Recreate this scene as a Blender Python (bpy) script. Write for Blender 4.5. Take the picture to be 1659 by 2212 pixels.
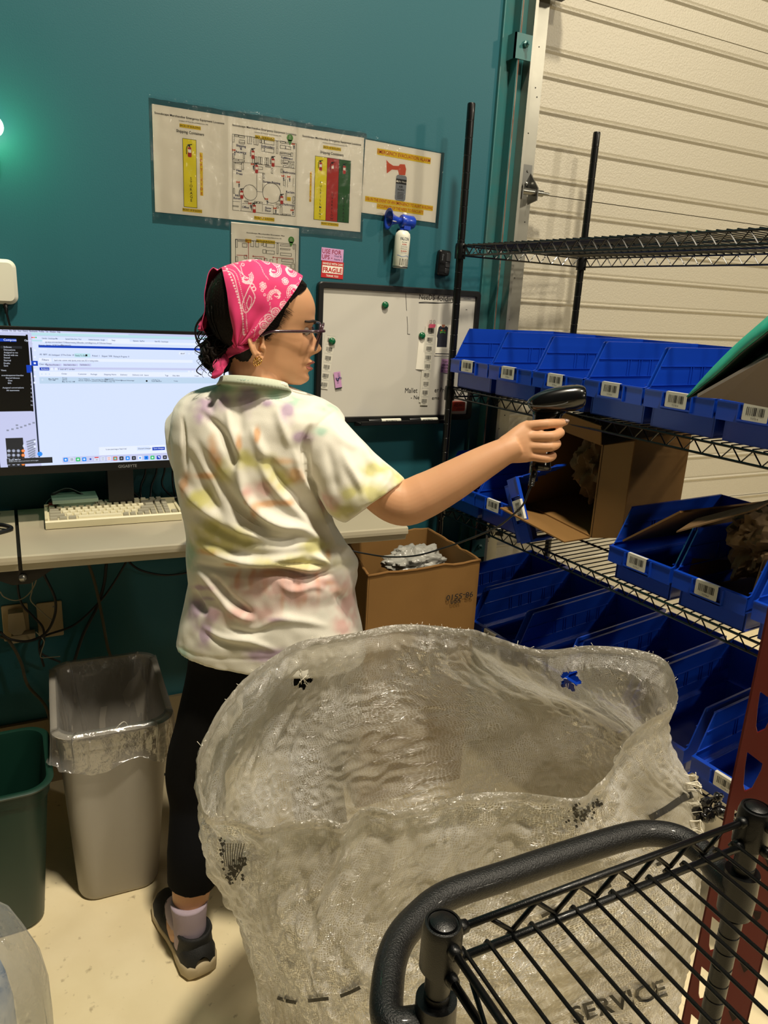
import bpy, bmesh, math, random
from math import sin, cos, pi, radians, sqrt, exp, atan2, floor
from mathutils import Vector, Matrix, noise

for o in list(bpy.data.objects):
    bpy.data.objects.remove(o)
scene = bpy.context.scene
COL = scene.collection

# ---------------------------------------------------------------- camera
W, H, F = 1659, 2212, 1598.035
CAM = Vector((-0.41774, -2.33577, 1.57))
YAW, PITCH, ROLL = 0.477364, 0.276864, 0.053894
fw = Vector((sin(YAW)*cos(PITCH), cos(YAW)*cos(PITCH), -sin(PITCH)))
rt = Vector((cos(YAW), -sin(YAW), 0))
up = rt.cross(fw)
RT = rt*cos(ROLL) + up*sin(ROLL)
UP = -rt*sin(ROLL) + up*cos(ROLL)
cd = bpy.data.cameras.new('camera'); cam = bpy.data.objects.new('camera', cd); COL.objects.link(cam)
m = Matrix((RT, UP, -fw)).transposed().to_4x4(); m.translation = CAM
cam.matrix_world = m
cd.sensor_fit = 'HORIZONTAL'; cd.sensor_width = 36; cd.lens = F/W*36; cd.clip_start = 0.02
scene.camera = cam

# ---------------------------------------------------------------- light
def s2l(c):
    return tuple((x/12.92 if x <= .04045 else ((x+.055)/1.055)**2.4) for x in c)
def hx(h):
    h = h.lstrip('#')
    return s2l(tuple(int(h[i:i+2], 16)/255 for i in (0, 2, 4)))
world = bpy.data.worlds.new('world'); scene.world = world; world.use_nodes = True
bg = world.node_tree.nodes['Background']
bg.inputs[0].default_value = (1.0, .88, .70, 1); bg.inputs[1].default_value = 0.010
def area(name, loc, target, size, power, color):
    l = bpy.data.lights.new(name, 'AREA'); l.shape = 'DISK'; l.size = size; l.energy = power; l.color = color
    o = bpy.data.objects.new(name, l); COL.objects.link(o); o.location = loc
    o.rotation_euler = (Vector(target)-Vector(loc)).to_track_quat('-Z', 'Y').to_euler()
    return o
WARM = (1.0, .89, .70)
area('ceiling_lamp', (0.3, -2.6, 6.8), (0.2, -0.8, 0.6), .45, 470, WARM)
area('ceiling_lamp', (1.45, -3.3, 4.6), (0.5, -0.7, 0.6), .30, 75, WARM)
area('ceiling_lamp', (5.4, -5.0, 4.6), (1.0, -0.4, 1.2), .40, 100, WARM)
area('ceiling_lamp', (4.3, -10.9, 4.6), (0.5, 0, 1.2), .5, 70, WARM)
scene.view_settings.view_transform = 'Standard'; scene.view_settings.look = 'None'
scene.view_settings.gamma = 1; scene.view_settings.use_curve_mapping = False
scene.view_settings.exposure = -0.16

# ---------------------------------------------------------------- helpers
def ray(px, py):
    return fw + RT*((px-W/2)/F) - UP*((py-H/2)/F)
def at(px, py, ax, v):
    d = ray(px, py); return CAM + d*((v-CAM[ax])/d[ax])
def atD(px, py, v):
    return CAM + ray(px, py)*v
RNG = random.Random(7)

def tag(o, label=None, cat=None, group=None, kind=None):
    if label: o['label'] = label
    if cat: o['category'] = cat
    if group: o['group'] = group
    if kind: o['kind'] = kind
    return o
def empty(name, loc=(0, 0, 0), rz=0, label=None, cat=None, group=None, rot=None):
    o = bpy.data.objects.new(name, None); COL.objects.link(o); o.location = loc
    o.rotation_euler = rot if rot else (0, 0, rz); o.empty_display_size = .05
    return tag(o, label, cat, group)
def copy_tree(o, parent=None):
    c = o.copy(); COL.objects.link(c); c.parent = parent
    if parent is not None: c.matrix_parent_inverse = o.matrix_parent_inverse
    for ch in [x for x in list(COL.objects) if x.parent == o]:
        copy_tree(ch, c)
    return c

MATS = {}
def mat(name, color, rough=.5, metal=0, bump=None, var=None, coat=0, emit=None, trans=0, sheen=0, spec=.5, attr=None, sss=0, alpha=1):
    """bump=(scale, strength, distance) ; var=(scale, amount, colour2)"""
    if name in MATS: return MATS[name]
    m = bpy.data.materials.new(name); m.use_nodes = True; nt = m.node_tree; b = nt.nodes['Principled BSDF']
    col = hx(color) if isinstance(color, str) else color
    b.inputs['Base Color'].default_value = (*col, 1); b.inputs['Roughness'].default_value = rough
    b.inputs['Metallic'].default_value = metal; b.inputs['Specular IOR Level'].default_value = spec
    if coat: b.inputs['Coat Weight'].default_value = coat; b.inputs['Coat Roughness'].default_value = .08
    if trans: b.inputs['Transmission Weight'].default_value = trans
    if sheen: b.inputs['Sheen Weight'].default_value = sheen
    if alpha < 1: b.inputs['Alpha'].default_value = alpha
    if sss:
        b.inputs['Subsurface Weight'].default_value = sss; b.inputs['Subsurface Radius'].default_value = (.012, .004, .002)
        b.inputs['Subsurface Scale'].default_value = 1
    if emit:
        c2 = hx(emit[0]) if isinstance(emit[0], str) else emit[0]
        b.inputs['Emission Color'].default_value = (*c2, 1); b.inputs['Emission Strength'].default_value = emit[1]
    tc = nt.nodes.new('ShaderNodeTexCoord')
    if attr:
        a = nt.nodes.new('ShaderNodeAttribute'); a.attribute_name = attr
        nt.links.new(a.outputs['Color'], b.inputs['Base Color'])
    if var:
        n = nt.nodes.new('ShaderNodeTexNoise'); n.inputs['Scale'].default_value = var[0]; n.inputs['Detail'].default_value = 6
        nt.links.new(tc.outputs['Object'], n.inputs['Vector'])
        r = nt.nodes.new('ShaderNodeValToRGB'); r.color_ramp.elements[0].position = .35; r.color_ramp.elements[1].position = .7
        nt.links.new(n.outputs['Fac'], r.inputs['Fac'])
        mx = nt.nodes.new('ShaderNodeMixRGB'); mx.inputs[1].default_value = (*col, 1)
        c2 = hx(var[2]) if isinstance(var[2], str) else var[2]; mx.inputs[2].default_value = (*c2, 1)
        ml = nt.nodes.new('ShaderNodeMath'); ml.operation = 'MULTIPLY'; ml.inputs[1].default_value = var[1]
        nt.links.new(r.outputs['Color'], ml.inputs[0]); nt.links.new(ml.outputs[0], mx.inputs[0])
        nt.links.new(mx.outputs[0], b.inputs['Base Color'])
    if bump:
        n = nt.nodes.new('ShaderNodeTexNoise'); n.inputs['Scale'].default_value = bump[0]; n.inputs['Detail'].default_value = 4
        nt.links.new(tc.outputs['Object'], n.inputs['Vector'])
        bp = nt.nodes.new('ShaderNodeBump'); bp.inputs['Strength'].default_value = bump[1]; bp.inputs['Distance'].default_value = bump[2]
        nt.links.new(n.outputs['Fac'], bp.inputs['Height']); nt.links.new(bp.outputs[0], b.inputs['Normal'])
    MATS[name] = m
    return m

GLYPH = {}
def glyphs(s, bold=0):
    k = (s, bold)
    if k in GLYPH: return GLYPH[k]
    c = bpy.data.curves.new('t', 'FONT'); c.body = s; c.size = 1; c.resolution_u = 2; c.offset = bold
    o = bpy.data.objects.new('t', c); COL.objects.link(o)
    dg = bpy.context.evaluated_depsgraph_get()
    me = bpy.data.meshes.new_from_object(o.evaluated_get(dg))
    V = [(v.co.x, v.co.y) for v in me.vertices]; Fc = [tuple(p.vertices) for p in me.polygons]
    bpy.data.meshes.remove(me); bpy.data.objects.remove(o); bpy.data.curves.remove(c)
    if V:
        x0 = min(v[0] for v in V); x1 = max(v[0] for v in V)
    else: x0 = x1 = 0
    GLYPH[k] = (V, Fc, x0, x1)
    return GLYPH[k]

class MB:
    def __init__(s): s.v = []; s.f = []; s.mi = []; s.m = 0; s.T = None
    def pt(s, p):
        p = Vector(p)
        if s.T is not None: p = s.T @ p
        s.v.append(tuple(p)); return len(s.v)-1
    def face(s, idx): s.f.append(tuple(idx)); s.mi.append(s.m)
    def poly(s, pts): s.face([s.pt(p) for p in pts])
    def box(s, a, b, bev=0):
        x0, y0, z0 = a; x1, y1, z1 = b
        if bev:
            return s.rbox(a, b, bev)
        i = [s.pt(p) for p in ((x0,y0,z0),(x1,y0,z0),(x1,y1,z0),(x0,y1,z0),(x0,y0,z1),(x1,y0,z1),(x1,y1,z1),(x0,y1,z1))]
        for q in ((0,3,2,1),(4,5,6,7),(0,1,5,4),(1,2,6,5),(2,3,7,6),(3,0,4,7)): s.face([i[k] for k in q])
    def rbox(s, a, b, r, n=3):
        # rounded vertical (z) corners plus small chamfer top/bottom
        x0, y0, z0 = a; x1, y1, z1 = b; c = r*.4
        def ring(ins, z):
            P = []
            for cx, cy, a0 in ((x1-r,y1-r,0),(x0+r,y1-r,90),(x0+r,y0+r,180),(x1-r,y0+r,270)):
                for k in range(n+1):
                    t = radians(a0+90*k/n); P.append((cx+(r-ins)*cos(t), cy+(r-ins)*sin(t), z))
            return P
        s.loft([ring(c, z0), ring(0, z0+c), ring(0, z1-c), ring(c, z1)], True, True)
    def loft(s, rings, cap0=False, cap1=False, closed=True):
        I = [[s.pt(p) for p in r] for r in rings]; n = len(I[0])
        for a, b in zip(I, I[1:]):
            for k in range(n if closed else n-1):
                j = (k+1) % n; s.face((a[k], a[j], b[j], b[k]))
        if cap0: s.face(list(reversed(I[0])))
        if cap1: s.face(I[-1])
        return I
    def tube(s, pts, r, n=8, caps=True, closed=False):
        pts = [Vector(p) for p in pts]; N = len(pts); rings = []
        prev = None
        for i, p in enumerate(pts):
            if closed: t = pts[(i+1) % N]-pts[i-1]
            else: t = pts[min(i+1, N-1)]-pts[max(i-1, 0)]
            if t.length < 1e-9: t = Vector((0, 0, 1))
            t.normalize()
            if prev is None:
                a = Vector((0, 0, 1)) if abs(t.z) < .9 else Vector((1, 0, 0))
                nrm = t.cross(a).normalized()
            else:
                nrm = prev - t*prev.dot(t)
                nrm = nrm.normalized() if nrm.length > 1e-6 else t.orthogonal().normalized()
            prev = nrm; bi = t.cross(nrm)
            rr = r[i] if isinstance(r, (list, tuple)) else r
            rings.append([p + (nrm*cos(2*pi*k/n)+bi*sin(2*pi*k/n))*rr for k in range(n)])
        if closed: rings.append(rings[0])
        s.loft(rings, caps and not closed, caps and not closed)
    def lathe(s, prof, c=(0, 0, 0), n=24, axis='z'):
        rings = []
        for r, h in prof:
            R = []
            for k in range(n):
                a = 2*pi*k/n
                if axis == 'z': R.append((c[0]+r*cos(a), c[1]+r*sin(a), c[2]+h))
                elif axis == 'x': R.append((c[0]+h, c[1]+r*cos(a), c[2]+r*sin(a)))
                else: R.append((c[0]+r*cos(a), c[1]+h, c[2]+r*sin(a)))
            rings.append(R)
        s.loft(rings, True, True)
    def prism(s, pts, d):
        # pts list of 3D, d extrusion vector
        d = Vector(d); a = [s.pt(p) for p in pts]; b = [s.pt(Vector(p)+d) for p in pts]; n = len(a)
        s.face(a); s.face(list(reversed(b)))
        for k in range(n): j = (k+1) % n; s.face((a[j], a[k], b[k], b[j]))
    # flat drawing on a plane : u right, v down, via s.P(u,v,h)
    def plane(s, o, ud, vd, nd):
        o, ud, vd, nd = Vector(o), Vector(ud), Vector(vd), Vector(nd)
        s.P = lambda u, v, h=0: o+ud*u+vd*v+nd*h
        return s
    def rect(s, u0, v0, u1, v1, h=0): s.poly([s.P(u0, v1, h), s.P(u1, v1, h), s.P(u1, v0, h), s.P(u0, v0, h)])
    def frame(s, u0, v0, u1, v1, w, h=0):
        s.rect(u0, v0, u1, v0+w, h); s.rect(u0, v1-w, u1, v1, h); s.rect(u0, v0, u0+w, v1, h); s.rect(u1-w, v0, u1, v1, h)
    def disc(s, u, v, r, h=0, n=16, ry=None):
        ry = ry or r
        s.poly([s.P(u+r*cos(2*pi*k/n), v-ry*sin(2*pi*k/n), h) for k in range(n)])
    def ringd(s, u, v, r, w, h=0, n=28):
        for k in range(n):
            a, b = 2*pi*k/n, 2*pi*(k+1)/n
            s.poly([s.P(u+q*cos(t), v-q*sin(t), h) for q, t in ((r, a), (r, b), (r-w, b), (r-w, a))])
    def line(s, pts, w, h=0):
        for (a, b), (c, d) in zip(pts, pts[1:]):
            L = sqrt((c-a)**2+(d-b)**2) or 1e-6; nx, ny = -(d-b)/L*w/2, (c-a)/L*w/2
            s.poly([s.P(a+nx, b+ny, h), s.P(c+nx, d+ny, h), s.P(c-nx, d-ny, h), s.P(a-nx, b-ny, h)])
    def rrect(s, u0, v0, u1, v1, r, h=0, n=4):
        P = []
        for cx, cy, a0 in ((u1-r,v0+r,0),(u0+r,v0+r,90),(u0+r,v1-r,180),(u1-r,v1-r,270)):
            for k in range(n+1):
                t = radians(a0+90*k/n); P.append(s.P(cx+r*cos(t), cy-r*sin(t), h))
        s.poly(P)
    def text(s, str_, u, v, size, h=0, align='c', bold=0, rot=0, sx=1, width=None):
        V, Fc, x0, x1 = glyphs(str_, bold)
        if width and x1 > x0: sx = width/((x1-x0)*size)
        off = {'l': -x0, 'c': -(x0+x1)/2, 'r': -x1}[align]; cr, sr = cos(rot), sin(rot)
        base = len(s.v)
        for x, y in V:
            a, b = (x+off)*size*sx, y*size
            s.pt(s.P(u+a*cr-b*sr, v-(a*sr+b*cr), h))
        for q in Fc: s.face([base+i for i in q])
    def build(s, name, mats, parent=None, smooth=False, label=None, normals=True, world=False, attr=None):
        me = bpy.data.meshes.new(name); me.from_pydata(s.v, [], s.f)
        if not isinstance(mats, (list, tuple)): mats = [mats]
        for m_ in mats: me.materials.append(m_)
        me.polygons.foreach_set('material_index', s.mi)
        if normals:
            bm = bmesh.new(); bm.from_mesh(me); bmesh.ops.remove_doubles(bm, verts=bm.verts, dist=1e-6)
            bmesh.ops.recalc_face_normals(bm, faces=bm.faces); bm.to_mesh(me); bm.free()
        if smooth is not False:
            me.polygons.foreach_set('use_smooth', [True]*len(me.polygons))
            if smooth is not True: me.set_sharp_from_angle(angle=radians(smooth))
        me.update()
        o = bpy.data.objects.new(name, me); COL.objects.link(o); o.parent = parent
        if label: o['label'] = label
        return o
def catmull(P, n=8, closed=False):
    P = [Vector(p) for p in P]; out = []; N = len(P)
    rng = range(N if closed else N-1)
    for i in rng:
        p0 = P[(i-1) % N] if (closed or i > 0) else P[0]*2-P[1]
        p1 = P[i]; p2 = P[(i+1) % N]
        p3 = P[(i+2) % N] if (closed or i+2 < N) else P[-1]*2-P[-2]
        for k in range(n):
            t = k/n; out.append(.5*((2*p1)+(p2-p0)*t+(2*p0-5*p1+4*p2-p3)*t*t+(3*p1-p0-3*p2+p3)*t**3))
    if not closed: out.append(P[-1])
    return out
def lerp(a, b, t): return a+(b-a)*t
def interp(tab, x):
    """piecewise smooth interpolation of rows (x, v1, v2..)"""
    if x <= tab[0][0]: return list(tab[0][1:])
    if x >= tab[-1][0]: return list(tab[-1][1:])
    for i in range(len(tab)-1):
        if tab[i][0] <= x <= tab[i+1][0]:
            p1, p2 = tab[i], tab[i+1]; p0 = tab[i-1] if i else p1; p3 = tab[i+2] if i+2 < len(tab) else p2
            dx = p2[0]-p1[0]; t = (x-p1[0])/dx; r = []
            for k in range(1, len(p1)):
                m1 = (p2[k]-p0[k])/(p2[0]-p0[0])*dx; m2 = (p3[k]-p1[k])/(p3[0]-p1[0])*dx
                r.append((2*t**3-3*t*t+1)*p1[k]+(t**3-2*t*t+t)*m1+(-2*t**3+3*t*t)*p2[k]+(t**3-t*t)*m2)
            return r

# ================================================================ room
TEAL = mat('teal_paint', (.018, .108, .138), .45, bump=(260, .12, .002), var=(1.3, .35, (.022, .118, .150)), spec=.3)
CONC = mat('floor_concrete', '#e6d8b4', .45, bump=(90, .15, .002), var=(5, .5, '#d2c094'))
DOORW = mat('door_panel_white', '#bdb7a6', .36, bump=(150, .45, .003), spec=.5)
GALV = mat('galvanised_steel', '#a9a79c', .38, .75, var=(9, .5, '#8b8a80'))
TEALM = mat('teal_painted_steel', (.025, .15, .155), .4, .1, var=(12, .5, (.09, .11, .09)))
STEEL = mat('zinc_steel', '#8d8d88', .3, .9)
def struct(name, mb, m_, smooth=False, parent=None):
    o = mb.build(name, m_, parent, smooth)
    if parent is None: o['kind'] = 'structure'
    return o
# floor with fine scuffs and cracks
b = MB(); b.box((-4, -9, -.1), (7, .3, 0)); fl = struct('floor', b, CONC)
nt = CONC.node_tree; bs = nt.nodes['Principled BSDF']
tc = nt.nodes['Texture Coordinate']
vo = nt.nodes.new('ShaderNodeTexVoronoi'); vo.feature = 'DISTANCE_TO_EDGE'; vo.inputs['Scale'].default_value = 3.2
nz = nt.nodes.new('ShaderNodeTexNoise'); nz.inputs['Scale'].default_value = 11; nz.inputs['Detail'].default_value = 8
ad = nt.nodes.new('ShaderNodeVectorMath'); ad.operation = 'ADD'
sc = nt.nodes.new('ShaderNodeVectorMath'); sc.operation = 'SCALE'; sc.inputs[3].default_value = .35
nt.links.new(tc.outputs['Object'], nz.inputs['Vector']); nt.links.new(nz.outputs['Color'], sc.inputs[0])
nt.links.new(tc.outputs['Object'], ad.inputs[0]); nt.links.new(sc.outputs[0], ad.inputs[1]); nt.links.new(ad.outputs[0], vo.inputs['Vector'])
n2 = nt.nodes.new('ShaderNodeTexNoise'); n2.inputs['Scale'].default_value = 38; n2.inputs['Detail'].default_value = 10
r2 = nt.nodes.new('ShaderNodeValToRGB'); r2.color_ramp.elements[0].position = .64; r2.color_ramp.elements[1].position = .74
nt.links.new(tc.outputs['Object'], n2.inputs['Vector']); nt.links.new(n2.outputs['Fac'], r2.inputs['Fac'])
n3 = nt.nodes.new('ShaderNodeTexNoise'); n3.inputs['Scale'].default_value = 6; nt.links.new(tc.outputs['Object'], n3.inputs['Vector'])
mu = nt.nodes.new('ShaderNodeMath'); mu.operation = 'MULTIPLY'; nt.links.new(r2.outputs['Color'], mu.inputs[0]); nt.links.new(n3.outputs['Fac'], mu.inputs[1])
mx = nt.nodes.new('ShaderNodeMixRGB'); mx.inputs[2].default_value = (.16, .11, .06, 1)
old = bs.inputs['Base Color'].links[0].from_socket
nt.links.new(old, mx.inputs[1]); nt.links.new(mu.outputs[0], mx.inputs[0]); nt.links.new(mx.outputs[0], bs.inputs['Base Color'])
# back wall
b = MB(); b.box((-4, 0, 0), (1.13, .12, 4.9)); b.box((1.13, 0, 3.3), (5.5, .12, 4.9)); b.box((4.6, 0, 0), (5.5, .12, 3.3))
wall = struct('wall_back', b, TEAL)
b = MB(); b.box((-4, -.014, 0), (1.12, 0, .23)); struct('baseboard_back', b, mat('baseboard_grey', '#8a7b5c', .7))
# overhead (garage) door: one ribbed profile extruded sideways
b = MB(); gro = [3.24, 3.13, 3.02, 2.91, 2.80, 2.70, 2.573, 2.44, 2.36, 2.25, 2.141, 2.033, 1.921, 1.815, 1.71, 1.602, 1.495]
z = 1.387
while z > .1: gro.append(z); z -= .108
joints = [3.24, 2.615, 1.975, 1.355, .74]
prof = [(0, .028)]
ev = [(g, 'g') for g in gro]+[(j, 'j') for j in joints if j < 3.2]
for g, k in sorted(ev):
    if k == 'g': prof += [(g-.014, .028), (g-.006, .0225), (g-.001, .022), (g+.002, .032), (g+.010, .029)]
    else: prof += [(g-.0015, .028), (g-.001, .040), (g+.001, .040), (g+.0015, .028)]
prof += [(3.3, .028)]
prof.sort(key=lambda t: t[0])
L = [b.pt((1.2, y, z)) for z, y in prof]; R = [b.pt((4.7, y, z)) for z, y in prof]
for i in range(len(prof)-1): b.face((L[i], R[i], R[i+1], L[i+1]))
Lb = [b.pt((1.2, .08, 0)), b.pt((1.2, .08, 3.3))]; Rb = [b.pt((4.7, .08, 0)), b.pt((4.7, .08, 3.3))]
b.face((Lb[0], Lb[1], Rb[1], Rb[0]))
door = empty('door_1', (0, 0, 0)); door['kind'] = 'structure'
b.build('door_panel', DOORW, door)
# galvanised end stile with bolt holes
b = MB(); b.box((1.236, .004, 0), (1.318, .018, 3.2)); b.build('end_stile', GALV, door)
b = MB()
rr = random.Random(3)
for k in range(46):
    zz = .35+k*.058+rr.uniform(-.02, .02); xx = 1.25+rr.random()*.052
    b.lathe([(.0022, 0), (.0022, .0008)], (xx, .003, zz), 6, 'y')
b.build('rivet_hole', mat('dark_hole', '#141310', .8), door, label='dark rivet holes in the stile')
# roller hinges
def hinge(z):
    b = MB(); b.m = 0
    b.box((1.238, -.004, z), (1.305, .003, z+.075))
    b.prism([(1.236, -.002, z+.05), (1.236, -.055, z-.005), (1.236, -.055, z-.045), (1.236, -.002, z-.055)], (.004, 0, 0))
    b.prism([(1.30, -.002, z+.05), (1.30, -.055, z-.005), (1.30, -.055, z-.045), (1.30, -.002, z-.055)], (.004, 0, 0))
    b.tube([(1.225, -.038, z-.018), (1.335, -.038, z-.018)], .011, 12); b.tube([(1.335, -.038, z-.018), (1.362, -.038, z-.018)], .006, 10)
    for x in (1.255, 1.288):
        b.lathe([(.008, 0), (.008, -.004), (.004, -.007)], (x, -.004, z+.012), 8, 'y'); b.lathe([(.005, 0), (.005, -.003)], (x, -.004, z+.055), 8, 'y')
    o = b.build('roller_hinge', STEEL, door, 40); o['label'] = 'zinc roller hinge bolted to the door edge'
for z in (1.985, 2.63, 1.36, .74): hinge(z)
# track and teal painted jamb angle
tr = empty('trim_1'); tr['kind'] = 'structure'
b = MB(); b.box((1.128, -.012, 0), (1.168, .002, 3.4)); b.box((1.166, -.052, 0), (1.172, 0, 3.4)); b.box((1.172, -.010, 0), (1.222, -.004, 3.4))
b.build('jamb_angle', TEALM, tr)
b = MB()
b.box((1.222, -.050, 0), (1.226, -.004, 3.4)); b.box((1.226, -.050, 0), (1.234, -.046, 3.4)); b.box((1.226, -.012, 0), (1.240, -.006, 3.4))
b.build('track_rail', GALV, tr)
b = MB(); b.box((1.169, -.053, .1), (1.1735, -.050, 3.4)); b.build('edge_strip', mat('rusty_steel', '#6b4636', .5, .4, var=(14, .8, '#8a857a')), tr)
for z in (2.36, 1.30, .62):
    b = MB(); b.box((1.150, -.056, z), (1.218, -.050, z+.075)); b.box((1.150, -.056, z), (1.155, -.01, z+.075))
    b.tube([(1.19, -.056, z+.045), (1.19, -.078, z+.045)], .005, 8); b.lathe([(.011, 0), (.011, -.006), (.006, -.009)], (1.19, -.058, z+.045), 6, 'y')
    b.build('track_bracket', [TEALM], tr, label='steel bracket with a bolt on the door track')
b = MB(); b.box((1.236, -.07, 2.575), (1.36, -.002, 2.66)); b.build('top_bracket', mat('black_iron', '#15181a', .35, .3), tr)
# pull cord down the wall edge
b = MB(); pts = [(1.147+.004*sin(z*3), -.008, z) for z in [3.4-.1*i for i in range(32)]]
b.tube(pts, .0022, 6); o = b.build('door_cord', mat('cord_cream', '#a89f86', .7), None, True)
tag(o, 'thin cream cord running down the teal wall beside the door track', 'cord')
# other walls that close the room off (bounce light)

# ================================================================ things on the wall
PAPER = mat('paper_white', '#eeeadc', .75)
INK = mat('ink_black', '#1a1a1c', .7); INKB = mat('ink_navy', '#2a3160', .7); YEL = mat('highlighter_yellow', '#e2c318', .7)
INKR = mat('ink_red', '#b3281e', .6); INKG = mat('ink_green', '#1f5c28', .6); LIME = mat('pin_green', '#4f8f3a', .6)
BRY = mat('print_yellow', '#e9dc1e', .6); GRYP = mat('print_grey', '#7f858c', .6); ORNG = mat('print_orange', '#c9502a', .6)
FILM = bpy.data.materials.new('laminate_film'); FILM.use_nodes = True; _n = FILM.node_tree
_n.nodes.clear(); _o = _n.nodes.new('ShaderNodeOutputMaterial'); _t = _n.nodes.new('ShaderNodeBsdfTransparent'); _g = _n.nodes.new('ShaderNodeBsdfGlossy')
_g.inputs['Roughness'].default_value = .06; _g.inputs['Color'].default_value = (1, 1, 1, 1)
_f = _n.nodes.new('ShaderNodeFresnel'); _f.inputs[0].default_value = 1.3; _m = _n.nodes.new('ShaderNodeMixShader')
_tc = _n.nodes.new('ShaderNodeTexCoord'); _nz = _n.nodes.new('ShaderNodeTexNoise'); _nz.inputs['Scale'].default_value = 38; _nz.inputs['Detail'].default_value = 5
_bp = _n.nodes.new('ShaderNodeBump'); _bp.inputs['Strength'].default_value = .6; _bp.inputs['Distance'].default_value = .004
_n.links.new(_tc.outputs['Object'], _nz.inputs['Vector']); _n.links.new(_nz.outputs['Fac'], _bp.inputs['Height'])
_n.links.new(_bp.outputs[0], _g.inputs['Normal']); 
_n.links.new(_f.outputs[0], _m.inputs[0]); _n.links.new(_t.outputs[0], _m.inputs[1]); _n.links.new(_g.outputs[0], _m.inputs[2]); _n.links.new(_m.outputs[0], _o.inputs[0])

INKS = [INK, INKB, YEL, INKR, INKG, LIME, BRY, GRYP, ORNG, PAPER]
def sheet(x, z, w, h, label, group=None, film=(.012, .03, .012, .02), rot=0, y=-.0012, name='laminated_notice', cat='notice'):
    e = empty(name, (x, y, z), 0, label, cat, group, rot=(0, rot, 0))
    b = MB(); b.box((0, -.0004, -h), (w, 0, 0)); b.build('paper_sheet', PAPER, e)
    if film:
        l, t, r_, bt = film; b = MB(); nx, nz_ = 14, 18
        for j in range(nz_+1):
            for i in range(nx+1):
                X = -l+(w+l+r_)*i/nx; Z = t-(h+t+bt)*j/nz_
                edge = 1 if (i in (0, nx) or j in (0, nz_)) else 0
                b.pt((X, -.0016-.0012*RNG.random()-edge*.001, Z))
        for j in range(nz_):
            for i in range(nx):
                a = j*(nx+1)+i; b.face((a, a+nx+1, a+nx+2, a+1))
        b.build('laminate_film', FILM, e, True, normals=False)
    b = MB().plane((0, -.0008, 0), (1, 0, 0), (0, 0, -1), (0, -1, 0))
    return e, b
def local(e, px, py):
    p = at(px, py, 1, e.location.y-.0008); dx, dz = p.x-e.location.x, p.z-e.location.z
    a = e.rotation_euler[1]
    return dx*cos(a)-dz*sin(a), -(dx*sin(a)+dz*cos(a))
def extinguisher(b, u, v, s):
    b.m = 3; b.rrect(u-.16*s, v-.28*s, u+.16*s, v+.5*s, .08*s, .0003)
    b.m = 9; b.rect(u-.13*s, v-.1*s, u+.13*s, v+.15*s, .0004)
    b.m = 0; b.rect(u-.05*s, v-.42*s, u+.05*s, v-.28*s, .0003); b.line([(u-.2*s, v-.42*s), (u+.22*s, v-.5*s)], .07*s, .0003)
    b.line([(u-.02*s, v-.4*s), (u-.2*s, v-.32*s), (u-.27*s, v-.1*s), (u-.26*s, v+.3*s)], .06*s, .00035)
def hornmark(b, u, v, s):
    b.m = 8; b.poly([b.P(u-.45*s, v-.5*s, .0001), b.P(u-.45*s, v+.0*s, .0001), b.P(u-.15*s, v-.18*s, .0001), b.P(u+.25*s, v-.05*s, .0001), b.P(u+.3*s, v-.5*s, .0001), b.P(u-.15*s, v-.32*s, .0001)])
    b.m = 7; b.rect(u, v, u+.28*s, v+.75*s, .0001); b.m = 0; b.rect(u, v+.15*s, u+.28*s, v+.35*s, .00015)
def hl(b, s, u, v, size, col=2, ink=0, rot=0, w=None, h=1.25, vert=False):
    V, Fc, x0, x1 = glyphs(s, .01); L = w or (x1-x0)*size
    b.m = col; b.rect(u-L/2-size*.12, v-size*.92, u+L/2+size*.12, v+size*(h-.95), .0001)
    b.m = ink; b.text(s, u, v, size, .0002, 'c', .01, 0, width=w)
def vtext(b, s, u, v0, v1, size, ink, bg=None, bw=None):
    n = len(s)
    if bg is not None:
        b.m = bg; b.rect(u-bw/2, v0, u+bw/2, v1, .0001)
    b.m = ink
    for i, c in enumerate(s):
        if c != ' ': b.text(c, u, v0+(v1-v0)*(i+.85)/n, size, .0003, 'c', .012)
TITLE = 'Soundscape Merchandise Emergency Equipment Locations'
def header(b, w, title=TITLE, f=1, dv=0, du=0):
    b.m = 0; b.text(title, w/2+du, .024+dv, .0078*f, .0002, 'c', .012, 0, width=.196*f*min(1, w/.216))
    b.text('Location: 45 Front Street Belchertown, MA', w/2+.01+du, .033+dv, .0048, .0002, 'c', 0, 0, width=.082)
    hl(b, 'BACK OF BUILDING', w/2+du, .046+dv, .0078, w=.058)
# --- sheet 1
TOP = 2.0617
def fin(e, b): b.build('printed_text', INKS, e, normals=False)
e, b = sheet(0, TOP, .216, .279, 'laminated notice with one tall yellow storage bar, leftmost of the taped notices', film=(.008, .022, .0, .022))
header(b, .216, du=-.004); b.m = 0; b.text('Shipping Containers', .104, .062, .0105, .0002, 'c', .01, 0, width=.078)
b.m = 0; b.rect(.0815, .0755, .1205, .2575, .0001); b.m = 6; b.rect(.0826, .0766, .1194, .2564, .0002)
extinguisher(b, .101, .106, .034)
vtext(b, 'STORAGE', .1035, .175, .243, .0108, 0)
vtext(b, 'LEFT SIDE', .134, .107, .222, .0105, 3, 2, .0085)
hl(b, 'FRONT OF BUILDING', .106, .2675, .0075, w=.055); fin(e, b)
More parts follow.
